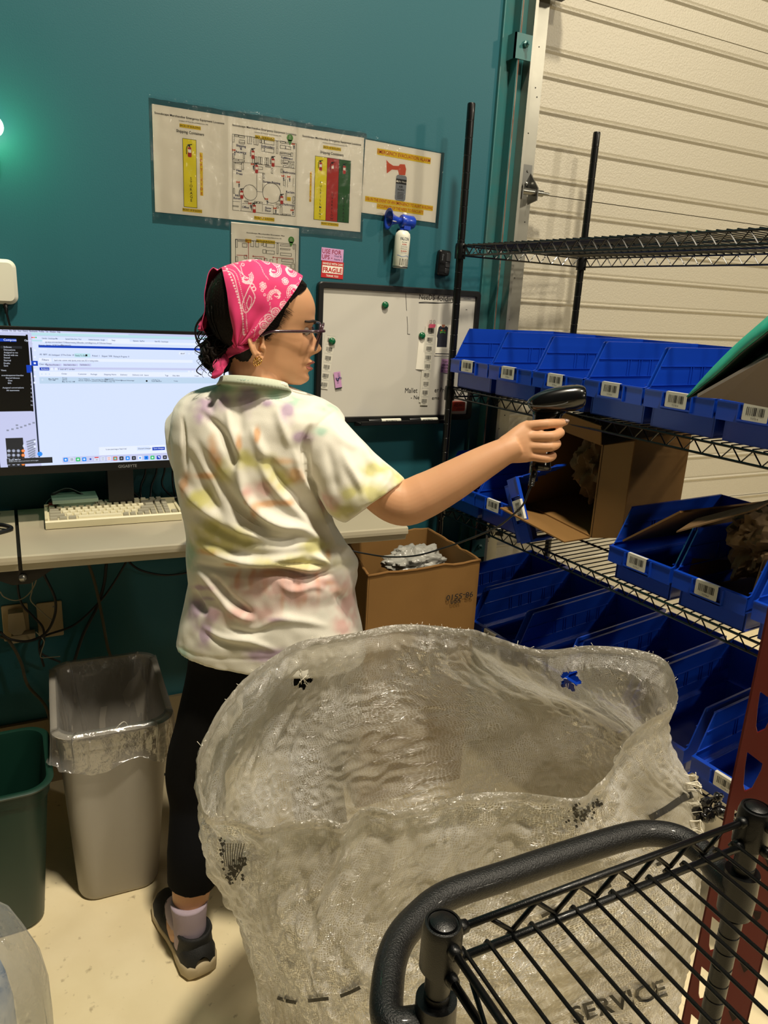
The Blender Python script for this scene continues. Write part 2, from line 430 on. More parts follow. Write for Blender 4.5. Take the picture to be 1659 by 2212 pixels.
# --- sheet 2 : floor plan
e, b = sheet(.216, TOP, .216, .279, 'laminated floor plan notice with two large circles and fire extinguisher marks', film=(.0, .024, .0, .0))
header(b, .216)
def c4(x, y): return local(e, 490+x/8.506, 240+y/8.508)
def R4(x0, y0, x1, y1, w=.0009):
    a = c4(x0, y0); c = c4(x1, y1); b.m = 0; b.frame(a[0], a[1], c[0], c[1], w, .0002)
for q in [(100,418,140,575),(145,430,215,475),(218,440,330,498),(222,522,332,612),(222,565,332,612),(380,462,458,610),(420,465,458,610),(495,480,575,628),(535,482,575,628),
          (600,520,632,590),(635,515,690,600),(693,525,870,628),(632,668,690,745),(693,672,867,775),(908,545,940,660),(908,670,942,785),(980,545,1078,600),(1080,565,1180,610),(980,620,1078,700),(1080,640,1180,712),
          (975,745,1180,800),(975,770,1180,835),(1178,760,1212,838),(300,785,330,880),(108,780,138,875),(108,870,215,915),(218,885,328,935),(118,930,148,1080),(150,935,270,978),(270,945,310,1080),
          (470,860,510,965),(512,830,550,965),(575,838,615,975),(617,845,652,980),(700,852,735,990),(738,855,772,995),(570,1015,660,1080),(710,1005,812,1040),(815,1048,845,1150),(990,1058,1018,1140),
          (1000,890,1028,975),(1032,895,1135,950),(1138,915,1240,955),(1032,950,1135,980),(1032,990,1135,1040),(1150,960,1180,1045),(1200,970,1232,1050),(548,1120,660,1490),(665,1135,695,1240),
          (1040,1260,1078,1375),(1080,1510,1100,1640),(1210,1570,1248,1655),(1205,1665,1245,1705),(1200,1755,1240,1815),(118,1415,145,1520),(320,1645,395,1675),(505,1655,550,1700),(552,1660,603,1700),(605,1665,655,1705),
          (905,1695,980,1735),(982,1710,1018,1745),(915,1750,950,1790),(978,1755,1015,1908),(1018,1885,1095,1915),(1098,1890,1175,1920),(108,1730,215,1765),(855,1875,950,1905)]: R4(*q)
a = c4(100, 418); c = c4(1255, 1940); b.frame(a[0], a[1], c[0], c[1], .0009, .0002)
for p0, p1 in [((108,930),(470,955)),((480,965),(1255,1055)),((270,1600),(262,1835)),((110,1660),(270,1668)),((270,1700),(505,1690)),((655,1715),(655,1845)),((655,1715),(850,1730)),((855,1730),(855,1890)),((1030,1040),(1035,1190)),((1080,1190),(1075,1400)),((1115,1260),(1120,1400)),((1220,1230),(1215,1400))]:
    b.line([c4(*p0), c4(*p1)], .0007, .0002)
b.m = 0; p = c4(427, 1497); b.ringd(p[0], p[1], .0222, .0011, .0002); p = c4(826, 1508); b.ringd(p[0], p[1], .0292, .0011, .0002)
for x, y in ((480,780),(548,1045),(850,925),(275,1515),(505,1775),(1010,1615)):
    p = c4(x, y); extinguisher(b, p[0], p[1], .029)
for x, y in ((135,740),(480,1000),(215,1330),(430,1720),(735,1640),(890,1810),(1205,1845),(1225,630),(1035,1215),(1145,1230)):
    p = c4(x, y); hornmark(b, p[0], p[1], .0135)
for s_, x, y in (('Shipping', 262, 660), ('&', 262, 712), ('Receving', 262, 775), ('Embroidery', 755, 675), ('Fulfillment', 1105, 885), ('Heat', 225, 1110), ('Press', 232, 1170), ('Bathrooms', 1145, 1150), ('Screen Printing', 826, 1330), ('Reclaim', 1165, 1510), ('Ink', 188, 1565), ('Room', 188, 1622), ('Office', 342, 1785), ('Show', 760, 1800), ('Floor', 760, 1850), ('Darkroom', 1135, 1740)):
    p = c4(x, y); b.m = 1; b.text(s_, p[0], p[1], .0088, .0003, 'c', .014)
p = c4(1140, 1625); b.m = 2; b.rect(p[0]-.006, p[1]-.007, p[0]+.006, p[1]+.004, .0003); b.m = 0; b.text('Eye', p[0], p[1]-.002, .004, .0004); b.text('Wash', p[0], p[1]+.002, .004, .0004)
def pin(b, p):
    b.m = 5; b.disc(p[0], p[1], .0098, .0004); b.poly([b.P(p[0]-.008, p[1]+.0055, .0004), b.P(p[0]+.008, p[1]+.0055, .0004), b.P(p[0], p[1]+.021, .0004)][::-1])
    b.m = 9
    for k, t in enumerate(('Safe', 'Meet', 'Place')): b.text(t, p[0], p[1]-.003+.004*k, .0038, .0006)
pin(b, c4(1160, 490))
hl(b, 'FRONT OF BUILDING', .108, .2705, .0085, w=.062); fin(e, b)
# --- sheet 3
e, b = sheet(.432, TOP, .216, .279, 'laminated notice with yellow, red and green container bars side by side', film=(.0, .022, .008, .02))
header(b, .216); b.m = 0; b.text('Shipping Containers', .108, .062, .0105, .0002, 'c', .01, 0, width=.078)
b.rect(.0525, .0715, .1735, .2555, .0001)
for k, (mi, t, v0) in enumerate(((6, 'FULFILLMENT', .14), (3, 'OVERFLOW', .172), (4, 'STORAGE', .180))):
    u0 = .0537+k*.0400; b.m = mi; b.rect(u0, .0727, u0+.0388, .2543, .0002)
    vtext(b, t, u0+.020, v0, .2525, .0098, 0); extinguisher(b, u0+.018, .097, .03)
vtext(b, 'RIGHT SIDE', .040, .118, .205, .0085, 3, 2, .0062)
hl(b, 'FRONT OF BUILDING', .108, .2665, .0078, w=.058); fin(e, b)
# --- sheet 4 : landscape alarm notice
e, b = sheet(.6524, TOP-.0034, .279, .216, 'laminated landscape notice with an orange and grey air horn picture', film=(.004, .012, .012, .008), rot=.0231)
hl(b, 'EMERGENCY EVACUATION ALARM', .142, .0330, .0155, ink=3, w=.194)
hl(b, 'USE IN THE EVENT OF AN EMERGENCY TO ALERT BUILDING', .138, .1765, .0130, ink=3, w=.250)
hl(b, 'OCCUPANTS OF THE NEED TO EVACUATE', .142, .1935, .0130, ink=3, w=.172)
b.m = 8; b.poly([b.P(*q, .0002) for q in ((.078,.048),(.083,.088),(.100,.074),(.122,.072),(.128,.086),(.150,.084),(.152,.066),(.146,.052),(.128,.054),(.124,.060),(.104,.062),(.088,.056))][::-1])
b.m = 7; b.rrect(.118, .086, .157, .164, .008, .0002); b.m = 0; b.rect(.118, .098, .157, .113, .0003)
b.m = 9; b.text('▲ Air Horn', .1375, .108, .008, .0004); b.text('A', .125, .109, .009, .0005, bold=.02)
b.m = 0; b.text('AIR', .1375, .124, .0095, .0004, bold=.02); b.text('HORN', .1375, .133, .0085, .0004, bold=.02)
for k in range(5): b.rect(.126, .138+k*.0045, .149, .1395+k*.0045, .0004)
fin(e, b)
# --- sheet 5 : evacuation plan under sheet 2
e, b = sheet(.221, 1.776, .216, .279, 'laminated evacuation plan with red arrows, half hidden behind the pink bandana', film=(.004, .004, .006, .01))
header(b, .216, 'Soundscape Merchandise Evacuation Plan', .62, .004)
def c5(x, y): return local(e, 300+x/2.4397, 180+y/2.4397)
def R5(x0, y0, x1, y1):
    a = c5(x0, y0); c = c5(x1, y1); b.m = 0; b.frame(a[0], a[1], c[0], c[1], .0009, .0002)
for q in [(510,822,520,866),(523,826,572,838),(545,842,570,865),(588,830,606,862),(615,832,632,864),(645,838,654,855),(656,838,670,862),(672,842,715,868),(652,875,670,897),(672,880,715,902),(727,842,735,900),(745,848,798,862),(745,868,798,880),(745,892,805,912),(812,850,820,875),(510,912,522,940),(555,905,570,925),(610,920,626,960),(630,922,648,960),(660,922,676,965),(690,928,706,965),(752,925,815,945),(752,950,800,975),(805,950,820,980),(520,985,560,1010)]: R5(*q)
a = c5(508, 820); c = c5(822, 1160); b.frame(a[0], a[1], c[0], c[1], .0009, .0002)
b.m = 3
for (p0, p1) in (((578,925),(577,842)),((515,905),(565,908)),((662,915),(604,911)),((815,925),(710,917)),((728,960),(728,928)),((662,950),(663,925))):
    a, c = c5(*p0), c5(*p1); b.m = 3; b.line([a, c], .0013, .0003); L = sqrt((c[0]-a[0])**2+(c[1]-a[1])**2); dx, dy = (c[0]-a[0])/L, (c[1]-a[1])/L
    b.poly([b.P(c[0]+dx*.004, c[1]+dy*.004, .0004), b.P(c[0]-dy*.003, c[1]+dx*.003, .0004), b.P(c[0]+dy*.003, c[1]-dx*.003, .0004)])
p = c5(577, 833); hl(b, 'EXIT', p[0], p[1]+.001, .0085, ink=3); pin(b, c5(803, 825))
b.m = 0; b.text('Show Room', .185, .262, .006, .0003, 'c', .01); fin(e, b)

# --- sticky note + fragile sticker
e = empty('sticky_note', (.5145, -.001, 1.7265), 0, 'purple sticky note reading USE FOR UPS above the fragile sticker', 'sticky note', rot=(0, .03, 0))
PURP = mat('sticky_purple', '#c796c4', .7)
b = MB(); b.box((0, -.0006, -.040), (.077, 0, 0)); b.build('note_paper', PURP, e)
MRK = mat('marker_maroon', '#8e1f3c', .6)
b = MB().plane((0, -.0009, 0), (1, 0, 0), (0, 0, -1), (0, -1, 0))
b.text('USE FOR', .036, .017, .0185, 0, 'c', .01, width=.066); b.text('UPS -', .021, .034, .0185, 0, 'c', .01, width=.036); b.m = 1; b.text('Vinyl &', .058, .025, .009); b.text('foams 3', .059, .035, .009)
b.build('handwriting', [MRK, INKB], e, normals=False)
e = empty('fragile_sticker', (.5165, -.001, 1.6870), 0, 'red and white FRAGILE handle with care sticker below the sticky note', 'sticker', rot=(0, .03, 0))
b = MB(); b.box((0, -.0006, -.052), (.077, 0, 0)); b.build('sticker_base', mat('sticker_red', '#bd2226', .45), e)
b = MB().plane((0, -.0009, 0), (1, 0, 0), (0, 0, -1), (0, -1, 0))
b.rect(.003, .0145, .074, .0375); b.text('HANDLE WITH CARE', .0385, .0115, .0095, .0002, 'c', .02, width=.070); b.text('THANK YOU', .0385, .0485, .0088, .0002, 'c', .02, width=.043)
b.m = 1; b.text('FRAGILE', .0385, .0335, .020, .0003, 'c', .03, width=.067)
b.build('sticker_text', [PAPER, mat('sticker_red', '#bd2226')], e, normals=False)

# --- air horn
e = empty('air_horn', (.783, -.034, 1.680), 0, 'white air horn can with a blue trumpet head hung on the wall', 'air horn', rot=(0, .04, 0))
e.rotation_euler = (0, .045, 0)
HORNB = mat('horn_blue', '#1c3fae', .3, coat=.3); CAN = mat('can_white', '#dcdccd', .35)
b = MB(); b.lathe([(.0, 0), (.0235, 0), (.0255, .003), (.0255, .098), (.0235, .108), (.016, .116), (.012, .118)], n=32); b.build('can', CAN, e, 40)
b = MB(); b.lathe([(.0258, .001), (.0262, .0035), (.0258, .005)], n=32); b.build('can_rim', STEEL, e, True)
def onc(b, s, z, size, ink, w):
    V, Fc, x0, x1 = glyphs(s, .015); k = w/(x1-x0); base = len(b.v); b.m = ink
    for x, y in V:
        X = (x-(x0+x1)/2)*k/.0259-.15; b.pt((.0259*sin(X), -.0259*cos(X), z+y*size))
    for q in Fc: b.face([base+i for i in q])
b = MB()
onc(b, 'FALCON', .086, .013, 4, .030); onc(b, 'Sound Signal', .079, .004, 0, .018); onc(b, 'HORN', .071, .0065, 1, .015)
for k in range(2): onc(b, 'lllllllllllll', .067-k*.0035, .002, 3, .022)
onc(b, 'For Personal Use', .058, .0035, 0, .022); onc(b, 'KLAXON', .050, .0065, 1, .020); onc(b, 'lllllllllll', .046, .002, 3, .020)
for k in range(24):
    X = -1.0+k*.075; b.m = 2; b.poly([(.0259*sin(X+d), -.0259*cos(X+d), .036+.002*sin((X+d)*5)+h) for d, h in ((0, 0), (.075, 0), (.075, .0014), (0, .0014))])
b.m = 0
for j in range(6):
    for s0 in (-1, 1): onc(b, 'llllllll', .008+j*.0035, .0022, 3, .010) if False else None
for j in range(6):
    for c0 in (-.62, .22):
        X0 = c0; b.poly([(.0259*sin(X), -.0259*cos(X), .008+j*.0036+h) for X, h in ((X0, 0), (X0+.42, 0), (X0+.42, .0018), (X0, .0018))])
for sx in (-1, 1):
    b.poly([(.026*sin(X), -.026*cos(X), z) for X, z in ((-.02, .008), (-.02+.0, .012), (-.02+sx*.19, .028), (-.02+sx*.12, .028))])
b.build('printed_text', [INK, INKR, mat('ink_blue', '#6e88b8'), GRYP, mat('ink_slate', '#3c4657')], e, normals=False, label='black and red printing round the can')
b = MB(); b.tube([(.0, 0, .118), (0, 0, .125)], .013, 20)
b.lathe([(.0, -.022), (.019, -.022), (.021, -.018), (.021, .02), (.017, .026), (.0, .027)], (.010, 0, .146), 24, 'x')
b.box((-.006, -.016, .120), (.018, .016, .150)); b.box((-.010, -.008, .150), (.012, .008, .164))
b.build('horn_head', HORNB, e, 35, label='blue plastic horn head')
b = MB(); pr = [(.009, -.008), (.010, -.02), (.0125, -.032), (.018, -.044), (.026, -.053), (.034, -.058), (.0335, -.059), (.025, -.055), (.0165, -.046), (.010, -.034), (.007, -.02), (.006, -.008)]
rings = []
b.lathe(pr, (.0, 0, .146), 32, 'x'); b.build('trumpet', HORNB, e, True, label='flared blue trumpet')
b = MB(); b.lathe([(.007, 0), (.007, .008), (.005, .010)], (0, 0, .163), 14); b.build('button', mat('white_plastic', '#d9d6c8', .4), e, True)
b = MB(); b.tube([(-.058, -.03, .138), (-.035, -.012, .140)], .0016, 6); b.build('reed', mat('white_plastic', '#d9d6c8'), e, True)
# wall hook so the can does not float
b = MB(); b.box((-.012, .020, .03), (.012, .0338, .1)); b.build('wall_clip', mat('white_plastic', '#d9d6c8'), e)

# --- key fob / remote holder
e = empty('remote_control', (.962, -.003, 1.708), 0, 'small black three button remote mounted on the teal wall', 'remote', rot=(0, .05, 0))
BLK = mat('black_plastic', '#0e0f11', .35)
b = MB(); b.T = Matrix.Rotation(radians(90), 4, 'X'); b.rbox((-.024, -.042, -.002), (.024, .042, .020), .010, 5); b.build('remote_case', BLK, e, 40)
b = MB(); b.T = Matrix.Rotation(radians(90), 4, 'X')
for y0, y1 in ((.006, .034), (-.014, .004), (-.034, -.016)): b.rbox((.003, y0, .018), (.021, y1, .0225), .003)
b.build('button', mat('grey_rubber', '#2b2d30', .5), e, 40)
b = MB().plane((-.010, -.0205, .03), (0, 0, -1), (-1, 0, 0), (0, -1, 0)); b.text('Genie', .012, .003, .009, .0002); b.build('remote_text', GRYP, e, normals=False)

# --- whiteboard
wb = empty('whiteboard', (.500, -.006, 1.622), 0, 'black framed magnetic whiteboard with marker notes', 'whiteboard')
WBW, WBH = .626, .460
BFR = mat('black_frame', '#101112', .4); WBS = mat('whiteboard_surface', '#cfccc2', .16, spec=.5, coat=.3)
b = MB(); b.box((.018, -.006, -WBH+.018), (WBW-.018, .004, -.018)); b.build('board_surface', WBS, wb)
b = MB().plane((0, -.016, 0), (1, 0, 0), (0, 0, -1), (0, -1, 0))
def rpath(ins, r, n=6):
    P = []
    for cx, cy, a0 in ((WBW-ins-r, -ins-r, 0), (ins+r, -ins-r, 90), (ins+r, -WBH+ins+r, 180), (WBW-ins-r, -WBH+ins+r, 270)):
        for k in range(n+1): t = radians(a0+90*k/n); P.append((cx+r*cos(t), cy+r*sin(t)))
    return P
def fr(ins, r, y): return [(x, y, z) for x, z in rpath(ins, r)]
rg = [fr(0, .016, .004), fr(0, .016, -.012), fr(.003, .014, -.015), fr(.018, .004, -.015), fr(.020, .003, -.006)]
rg = [r_+[r_[0]] for r_ in rg]; b.loft(rg, closed=False); b.build('board_frame', BFR, wb, 40)
b = MB(); b.box((.150, -.062, -WBH-.002), (.488, -.004, -WBH+.003)); b.box((.150, -.064, -WBH-.002), (.488, -.059, -WBH+.010)); b.box((.150, -.014, -WBH-.012), (.488, -.004, -WBH)); b.build('marker_tray', BFR, wb)
def wl(px, py): p = at(px, py, 1, -.0125); return p.x-.5, 1.622-p.z
b = MB().plane((0, -.0066, 0), (1, 0, 0), (0, 0, -1), (0, -1, 0))
def c7(x, y): return wl(660+x/4.0975, 420+y/4.0975)
for ln in ([(885,858),(890,940),(895,1028)], [(898,1080),(903,1160),(903,1236),(925,1238)], [(1003,955),(1060,952),(1180,960),(1310,958)], [(1003,960),(1150,963),(1310,955)], [(1418,1020),(1432,1020)]):
    b.line([c7(*q) for q in ln], .0016)
p = c7(1075, 930); b.text('NeeDS', p[0], p[1], .024, .0001, 'c', .0, width=.062); p = c7(1238, 945); b.text('folding', p[0]+.006, p[1], .026, .0001, 'c', .0, width=.078)
p = c7(935, 1755); b.text('Mallet', p[0], p[1], .025, .0001, 'c', .0, width=.050); p = c7(1190, 1750); b.text('er Prep', p[0]+.006, p[1], .024, .0001, 'c', .0, width=.058)
p = c7(975, 1812); b.text('- New', p[0]+.004, p[1], .020, .0001, 'c', .0, width=.048); p = c7(1150, 1815); b.text('ems', p[0], p[1], .018, .0001, 'c', .0, width=.030)
b.m = 1; p = c7(1440, 932); b.text('VIZ-PRO', p[0]-.004, p[1], .0085, .0001, 'c', .02)
b.build('marker_writing', [INK, GRYP], wb, normals=False)
MAG = mat('magnet_green', '#0d5a36', .25, coat=.5)
for (x, y, lab) in ((702, 980, 'green round magnet alone on the upper whiteboard'), (231, 1300, 'green round magnet holding the left strip of barcode labels'), (1028, 1250, 'green round magnet holding the long strip of barcode labels')):
    p = c7(x, y); e = empty('round_magnet', (.5+p[0], -.0125, 1.622-p[1]), 0, lab, 'magnet', 'green magnets on the whiteboard')
    b = MB(); b.lathe([(0, 0), (.0118, 0), (.0122, -.003), (.0114, -.007), (.0072, -.0098), (0, -.0106)], n=28, axis='y'); b.build('magnet_body', MAG, e, True)
# barcode strips
LBL = mat('label_white', '#d6d3c6', .5)
def barcode(b, u0, v0, u1, v1, seed, h=.0003):
    r = random.Random(seed); u = u0
    while u < u1:
        w = r.choice((.0006, .0006, .0011, .0017))*(u1-u0)/.03*1.1; b.rect(u, v0, min(u+w, u1), v1, h); u += w+r.choice((.0006, .0009, .0014))*(u1-u0)/.03*1.1
def strip(name, p0, p1, n, w, label, h0=.001):
    a = Vector(p0); c = Vector(p1); L = (c-a).length; ang = atan2(c[0]-a[0], c[1]-a[1])
    e = empty(name, (.5+a[0], -.0125-h0, 1.622-a[1]), 0, label, 'label strip', rot=(0, ang, 0))
    b = MB(); b.box((-w/2, -.0006, -L), (w/2, 0, 0)); b.box((-w/2-.006, .0001, -L+.01), (w/2-.006, .0006, .0)); b.build('label_backing', LBL, e)
    b = MB().plane((0, -.0008, 0), (1, 0, 0), (0, 0, -1), (0, -1, 0)); s = L/n
    for k in range(n):
        v = k*s; b.m = 1; b.rect(-w/2, v, w/2, v+.0005); b.m = 0
        barcode(b, -w*.36, v+s*.28, w*.36, v+s*.72, k*7+n); b.rect(-w*.2, v+s*.8, w*.2, v+s*.84)
    b.build('barcode_print', [INK, GRYP], e, normals=False)
    return e
strip('barcode_label_strip', c7(225, 1250), c7(262, 1720), 6, .030, 'short strip of white barcode labels hung at the left of the whiteboard')
strip('barcode_label_strip', c7(1107, 1165), c7(1075, 1865), 9, .030, 'long strip of nine white barcode labels on the whiteboard', .002)
p = c7(272, 1570); e = empty('paper_tag', (.5+p[0]+.001, -.0155, 1.622-p[1]), 0, 'purple paper tag with a blue clip at the foot of the left label strip', 'note', rot=(0, -.16, 0))
b = MB(); b.box((-.012, -.0006, -.053), (.012, 0, 0)); b.build('note_paper', PURP, e); b = MB(); b.box((-.012, -.0008, -.057), (.012, -.0001, -.053)); b.build('magnet_strip', mat('grey_rubber', '#2b2d30'), e)
b = MB().plane((0, -.0009, 0), (0, 0, -1), (-1, 0, 0), (0, -1, 0)); b.text('USPS', .014, -.002, .009); b.text('PRIO', .030, .004, .009); b.build('handwriting', INKB, e, normals=False)
b = MB(); b.tube(catmull([(-.006, -.002, -.018), (-.004, -.002, -.026), (.003, -.002, -.027), (.004, -.002, -.020), (.012, -.003, -.021), (.013, -.003, -.026)], 6), .0009, 6); b.build('paper_clip', mat('clip_blue', '#23407c', .3, .6), e, True)
# clipped papers with t-shirt photo and pink binder clip
p = c7(1165, 1150); e = empty('t_shirt_picture', (.5+p[0], -.0132, 1.622-p[1]), 0, 'printed picture of a black t-shirt pinned to the whiteboard', 'picture', rot=(0, .0, 0))
b = MB(); b.box((-.002, -.0006, -.108), (.075, 0, 0)); b.build('paper_sheet', PAPER, e)
b = MB().plane((0, -.0009, 0), (1, 0, 0), (0, 0, -1), (0, -1, 0))
b.poly([b.P(*q) for q in ((.014,.004),(.006,.010),(.001,.040),(.004,.048),(.004,.078),(.045,.078),(.045,.010),(.036,.004),(.030,.009),(.020,.009))][::-1])
b.m = 1; b.poly([b.P(*q, .0002) for q in ((.018,.000),(.019,.007),(.025,.010),(.031,.007),(.032,.000))][::-1])
for k, mi in enumerate((2, 3, 4, 5, 2)): b.m = mi; b.disc(.016+k*.0042, .020-.001*sin(k*.8), .0022, .0003, 8)
b.m = 5; b.poly([b.P(*q, .0003) for q in ((.012,.024),(.014,.032),(.018,.028),(.030,.028),(.034,.032),(.036,.024),(.024,.023))][::-1]); b.m = 0; b.rect(0, .100, .07, .103)
b.build('picture_print', [mat('shirt_black_print', '#1d1f2e', .7), mat('skin_print', '#b9775a', .7), INKR, BRY, mat('ink_cyan', '#2a7fb0'), LIME], e, normals=False)
p = c7(985, 1530); e = empty('paper_sheet', (.5+p[0], -.0128, 1.622-p[1]), 0, 'plain white paper sheet hanging behind the long barcode strip', 'paper', rot=(0, .05, 0))
b = MB(); P_ = []
for j in range(12):
    for i in range(5): b.pt((-.004+i*.013, -.0004-.003*sin(i*.9)*j/11, .098-.105*j/11))
for j in range(11):
    for i in range(4): a = j*5+i; b.face((a, a+1, a+6, a+5))
b.build('sheet', PAPER, e, True)
p = c7(1110, 1155); e = empty('binder_clip', (.5+p[0], -.0165, 1.622-p[1]), 0, 'pink binder clip with silver loops on top of the long barcode strip', 'clip')
b = MB(); b.prism([(-.012, 0, -.010), (.010, 0, -.008), (.012, 0, .003), (-.010, 0, .003)], (0, -.009, 0)); b.build('clip_body', mat('clip_pink', '#c2526a', .3, coat=.4), e)
b = MB()
for dx in (-.006, .008): b.tube(catmull([(dx, -.003, .002), (dx-.004, -.004, .014), (dx+.0, -.005, .017), (dx+.003, -.004, .012), (dx+.002, -.003, .002)], 5), .0008, 6)
b.build('clip_handle', STEEL, e, True, label='silver wire handles')
p = c7(1205, 1455); e = empty('sticky_note', (.5+p[0], -.0135, 1.622-p[1]), 0, 'purple sticky note with black handwriting beside the rack post on the whiteboard', 'sticky note', rot=(0, .05, 0))
b = MB(); b.box((0, -.0005, -.048), (.048, 0, 0)); b.build('note_paper', PURP, e)
b = MB().plane((0, -.0008, 0), (1, 0, 0), (0, 0, -1), (0, -1, 0))
for k, t in enumerate(('Scan &', 'place', 'more', 'in bin')): b.text(t, .003, .012+k*.0112, .013, 0, 'l', 0)
b.build('handwriting', INK, e, normals=False)
p = c7(1325, 1870); e = empty('board_eraser', (.5+p[0], -.0125, 1.622-p[1]), 0, 'red whiteboard eraser at the lower right of the whiteboard', 'eraser')
b = MB(); b.T = Matrix.Rotation(radians(90), 4, 'X'); b.rbox((-.031, -.017, 0), (.031, .017, .022), .006, 4); b.build('eraser_body', mat('eraser_red', '#c8402c', .45), e, 40)
b = MB().plane((0, -.0222, 0), (1, 0, 0), (0, 0, -1), (0, -1, 0)); b.text('VIZ-PRO', .002, .0, .013, .0002, 'c', .0, width=.046); b.text('BOARD ERASER', .009, .010, .006, .0002, 'c', 0, width=.03); b.line([(-.01, .0125), (.024, .0125)], .0008, .0002); b.build('eraser_text', INK, e, normals=False)
# markers lying in the tray
def marker(x, len_, capc, label, txt, cap_left):
    e = empty('dry_erase_marker', (x, -.052, 1.622-WBH+.010), 0, label, 'marker', 'markers in the whiteboard tray')
    b = MB(); b.lathe([(.0, 0), (.0062, .001), (.0070, .004), (.0070, len_*.62), (.0, len_*.62)], n=16, axis='x'); b.build('marker_barrel', CAN, e, 40)
    b = MB(); b.lathe([(.0, len_*.62), (.0062, len_*.62), (.0062, len_-.004), (.0045, len_), (0, len_)], n=16, axis='x'); b.build('cap', BLK, e, 40)
    b = MB().plane((0, -.0072, -.001), (1, 0, 0), (0, 0, -1), (0, -1, 0)); b.text(txt, len_*.32, .002, .007, 0, 'c', .02, width=len_*.34); b.build('marker_text', INK, e, normals=False)
    if cap_left: e.rotation_euler = (0, 0, pi); e.location.x += len_; 
    return e
m1 = marker(.685, .125, BLK, 'white marker with its black cap at the left end of the tray', 'EXPO', True)
for ch in m1.children:
    if ch.name.startswith('marker_text'): ch.rotation_euler = (0, 0, pi); ch.location = (.08, 0, 0)
m2 = marker(.845, .115, BLK, 'white marker with black band lying at the right end of the tray', 'EXPO', True)
for ch in m2.children:
    if ch.name.startswith('marker_text'): ch.rotation_euler = (0, 0, pi); ch.location = (.08, 0, 0)

# --- access point box, cable and green lamp at the left
e = empty('wifi_access_point', (-.44, 0, 1.57), 0, 'white rounded square access point box on the wall at the left edge', 'access point')
b = MB(); b.T = Matrix.Rotation(radians(90), 4, 'X'); b.rbox((-.075, -.060, 0.001), (.068, .056, .028), .022, 7); b.build('housing', mat('white_plastic', '#d9d6c8'), e, 40)
b = MB(); b.tube(catmull([(.035, -.015, -.055), (.036, -.02, -.08), (.042, -.015, -.12), (.05, -.012, -.17), (.052, -.012, -.3)], 5), .003, 8); b.build('cable', BLK, e, True)
b = MB(); b.tube([(.035, -.015, -.056), (.036, -.018, -.085)], [.007, .004], 8); b.build('plug', BLK, e, True)
e = empty('indicator_lamp', (-.401, 0, 1.943), 0, 'glowing green wall lamp cut off by the left edge', 'lamp')
b = MB(); b.lathe([(0, 0), (.014, 0), (.014, -.01), (.006, -.012), (.006, -.03), (0, -.03)], n=20, axis='y'); b.build('lamp_base', BLK, e, True)
b = MB()
for i in range(13):
    pass
b.lathe([(.026*sin(pi*i/12), -.05+.026*cos(pi*i/12)) for i in range(13)], n=24, axis='y')
b.build('lamp_bulb', mat('green_glow', '#ffffff', .5, emit=((.45, 1, .55), 14)), e, True, label='bright green-white glowing bulb')
pl = bpy.data.lights.new('green_light', 'POINT'); pl.energy = 1.1; pl.color = (.10, 1, .32); pl.shadow_soft_size = .025
po = bpy.data.objects.new('green_light', pl); COL.objects.link(po); po.location = (-.40, -.09, 1.935)
# wall plates below the desk
for x, z, nm, lab in ((-.355, .570, 'wall_plate', 'beige blank wall plate under the desk'), (-.450, .575, 'power_outlet', 'beige power outlet with a plugged in adapter under the desk')):
    e = empty(nm, (x, -.001, z), 0, lab, 'wall plate' if nm[0] == 'w' else 'outlet')
    b = MB(); b.T = Matrix.Rotation(radians(90), 4, 'X'); b.rbox((-.036, -.058, 0), (.036, .058, .006), .004); b.build('cover_plate', mat('beige_plate', '#b3a27e', .5), e)
    b = MB()
    for zz in (.042, -.042): b.lathe([(.003, 0), (.003, -.0012), (0, -.0014)], (0.012, -.0055, zz), 10, 'y')
    b.build('plate_screw', STEEL, e)
    if nm[0] == 'p':
        b = MB(); b.prism([(-.018, -.006, .045), (.022, -.006, .045), (.026, -.006, -.01), (.012, -.006, -.026), (-.008, -.006, -.026), (-.022, -.006, -.01)], (0, -.035, 0)); b.build('power_adapter', mat('beige_plastic', '#a5977a', .5), e)
        b = MB(); b.prism([(-.015, -.006, -.03), (.05, -.006, -.03), (.05, -.006, -.05), (-.015, -.006, -.055)], (0, -.03, 0)); b.build('plug', mat('beige_plastic', '#a5977a'), e)

# ================================================================ desk, monitor, keyboard
DZ = .93
LAM = mat('desk_laminate', '#a8a08a', .5, bump=(300, .05, .001), var=(4, .35, '#9a917b')); LAMS = mat('desk_edge_grey', '#6e695c', .5)
BRC = mat('dark_bracket', '#1d1a14', .5, .4)
def desk(x0, x1, y0, y1, yb, label, notch):
    e = empty('desk', (x0, yb, 0), 0, label, 'desk')
    # top with profiled front edge ; x0..x1, front edge y0 (left) .. y1 (right)
    b = MB(); prof = [(0, DZ), (.052, DZ), (.058, DZ-.003), (.060, DZ-.012), (.060, DZ-.020), (.050, DZ-.026), (.045, DZ-.042), (.0, DZ-.042)]
    n = 24; rings = []
    for i in range(n+1):
        t = i/n; x = lerp(x0, x1, t); yf = lerp(y0, y1, t)+.060
        rings.append([(x-x0, yf-d-yb, z) for d, z in prof]+[(x-x0, -.012, DZ-.042), (x-x0, -.012, DZ)])
    b.loft(rings, True, True); b.build('desktop', LAM, e)
    b = MB()
    for lx in ((.04, .09) if notch else (.05, .10)):
        pass
    for lx in ((.53, .93) if notch else (.3,)):
        b.box((lx, -.10, 0), (lx+.05, -.05, DZ-.043)); 
    b.box((.06, -.09, DZ-.09), (x1-x0-.05, -.06, DZ-.043))
    b.build('desk_frame', BRC, e)
    return e
d1 = desk(-.419, .615, -.437, -.503, 0, 'long grey laminate desk under the monitor with worn front edge', True)
d2 = desk(-1.5, -.428, -.365, -.436, 0, 'grey desk section left of the seam, cut by the left edge', False)
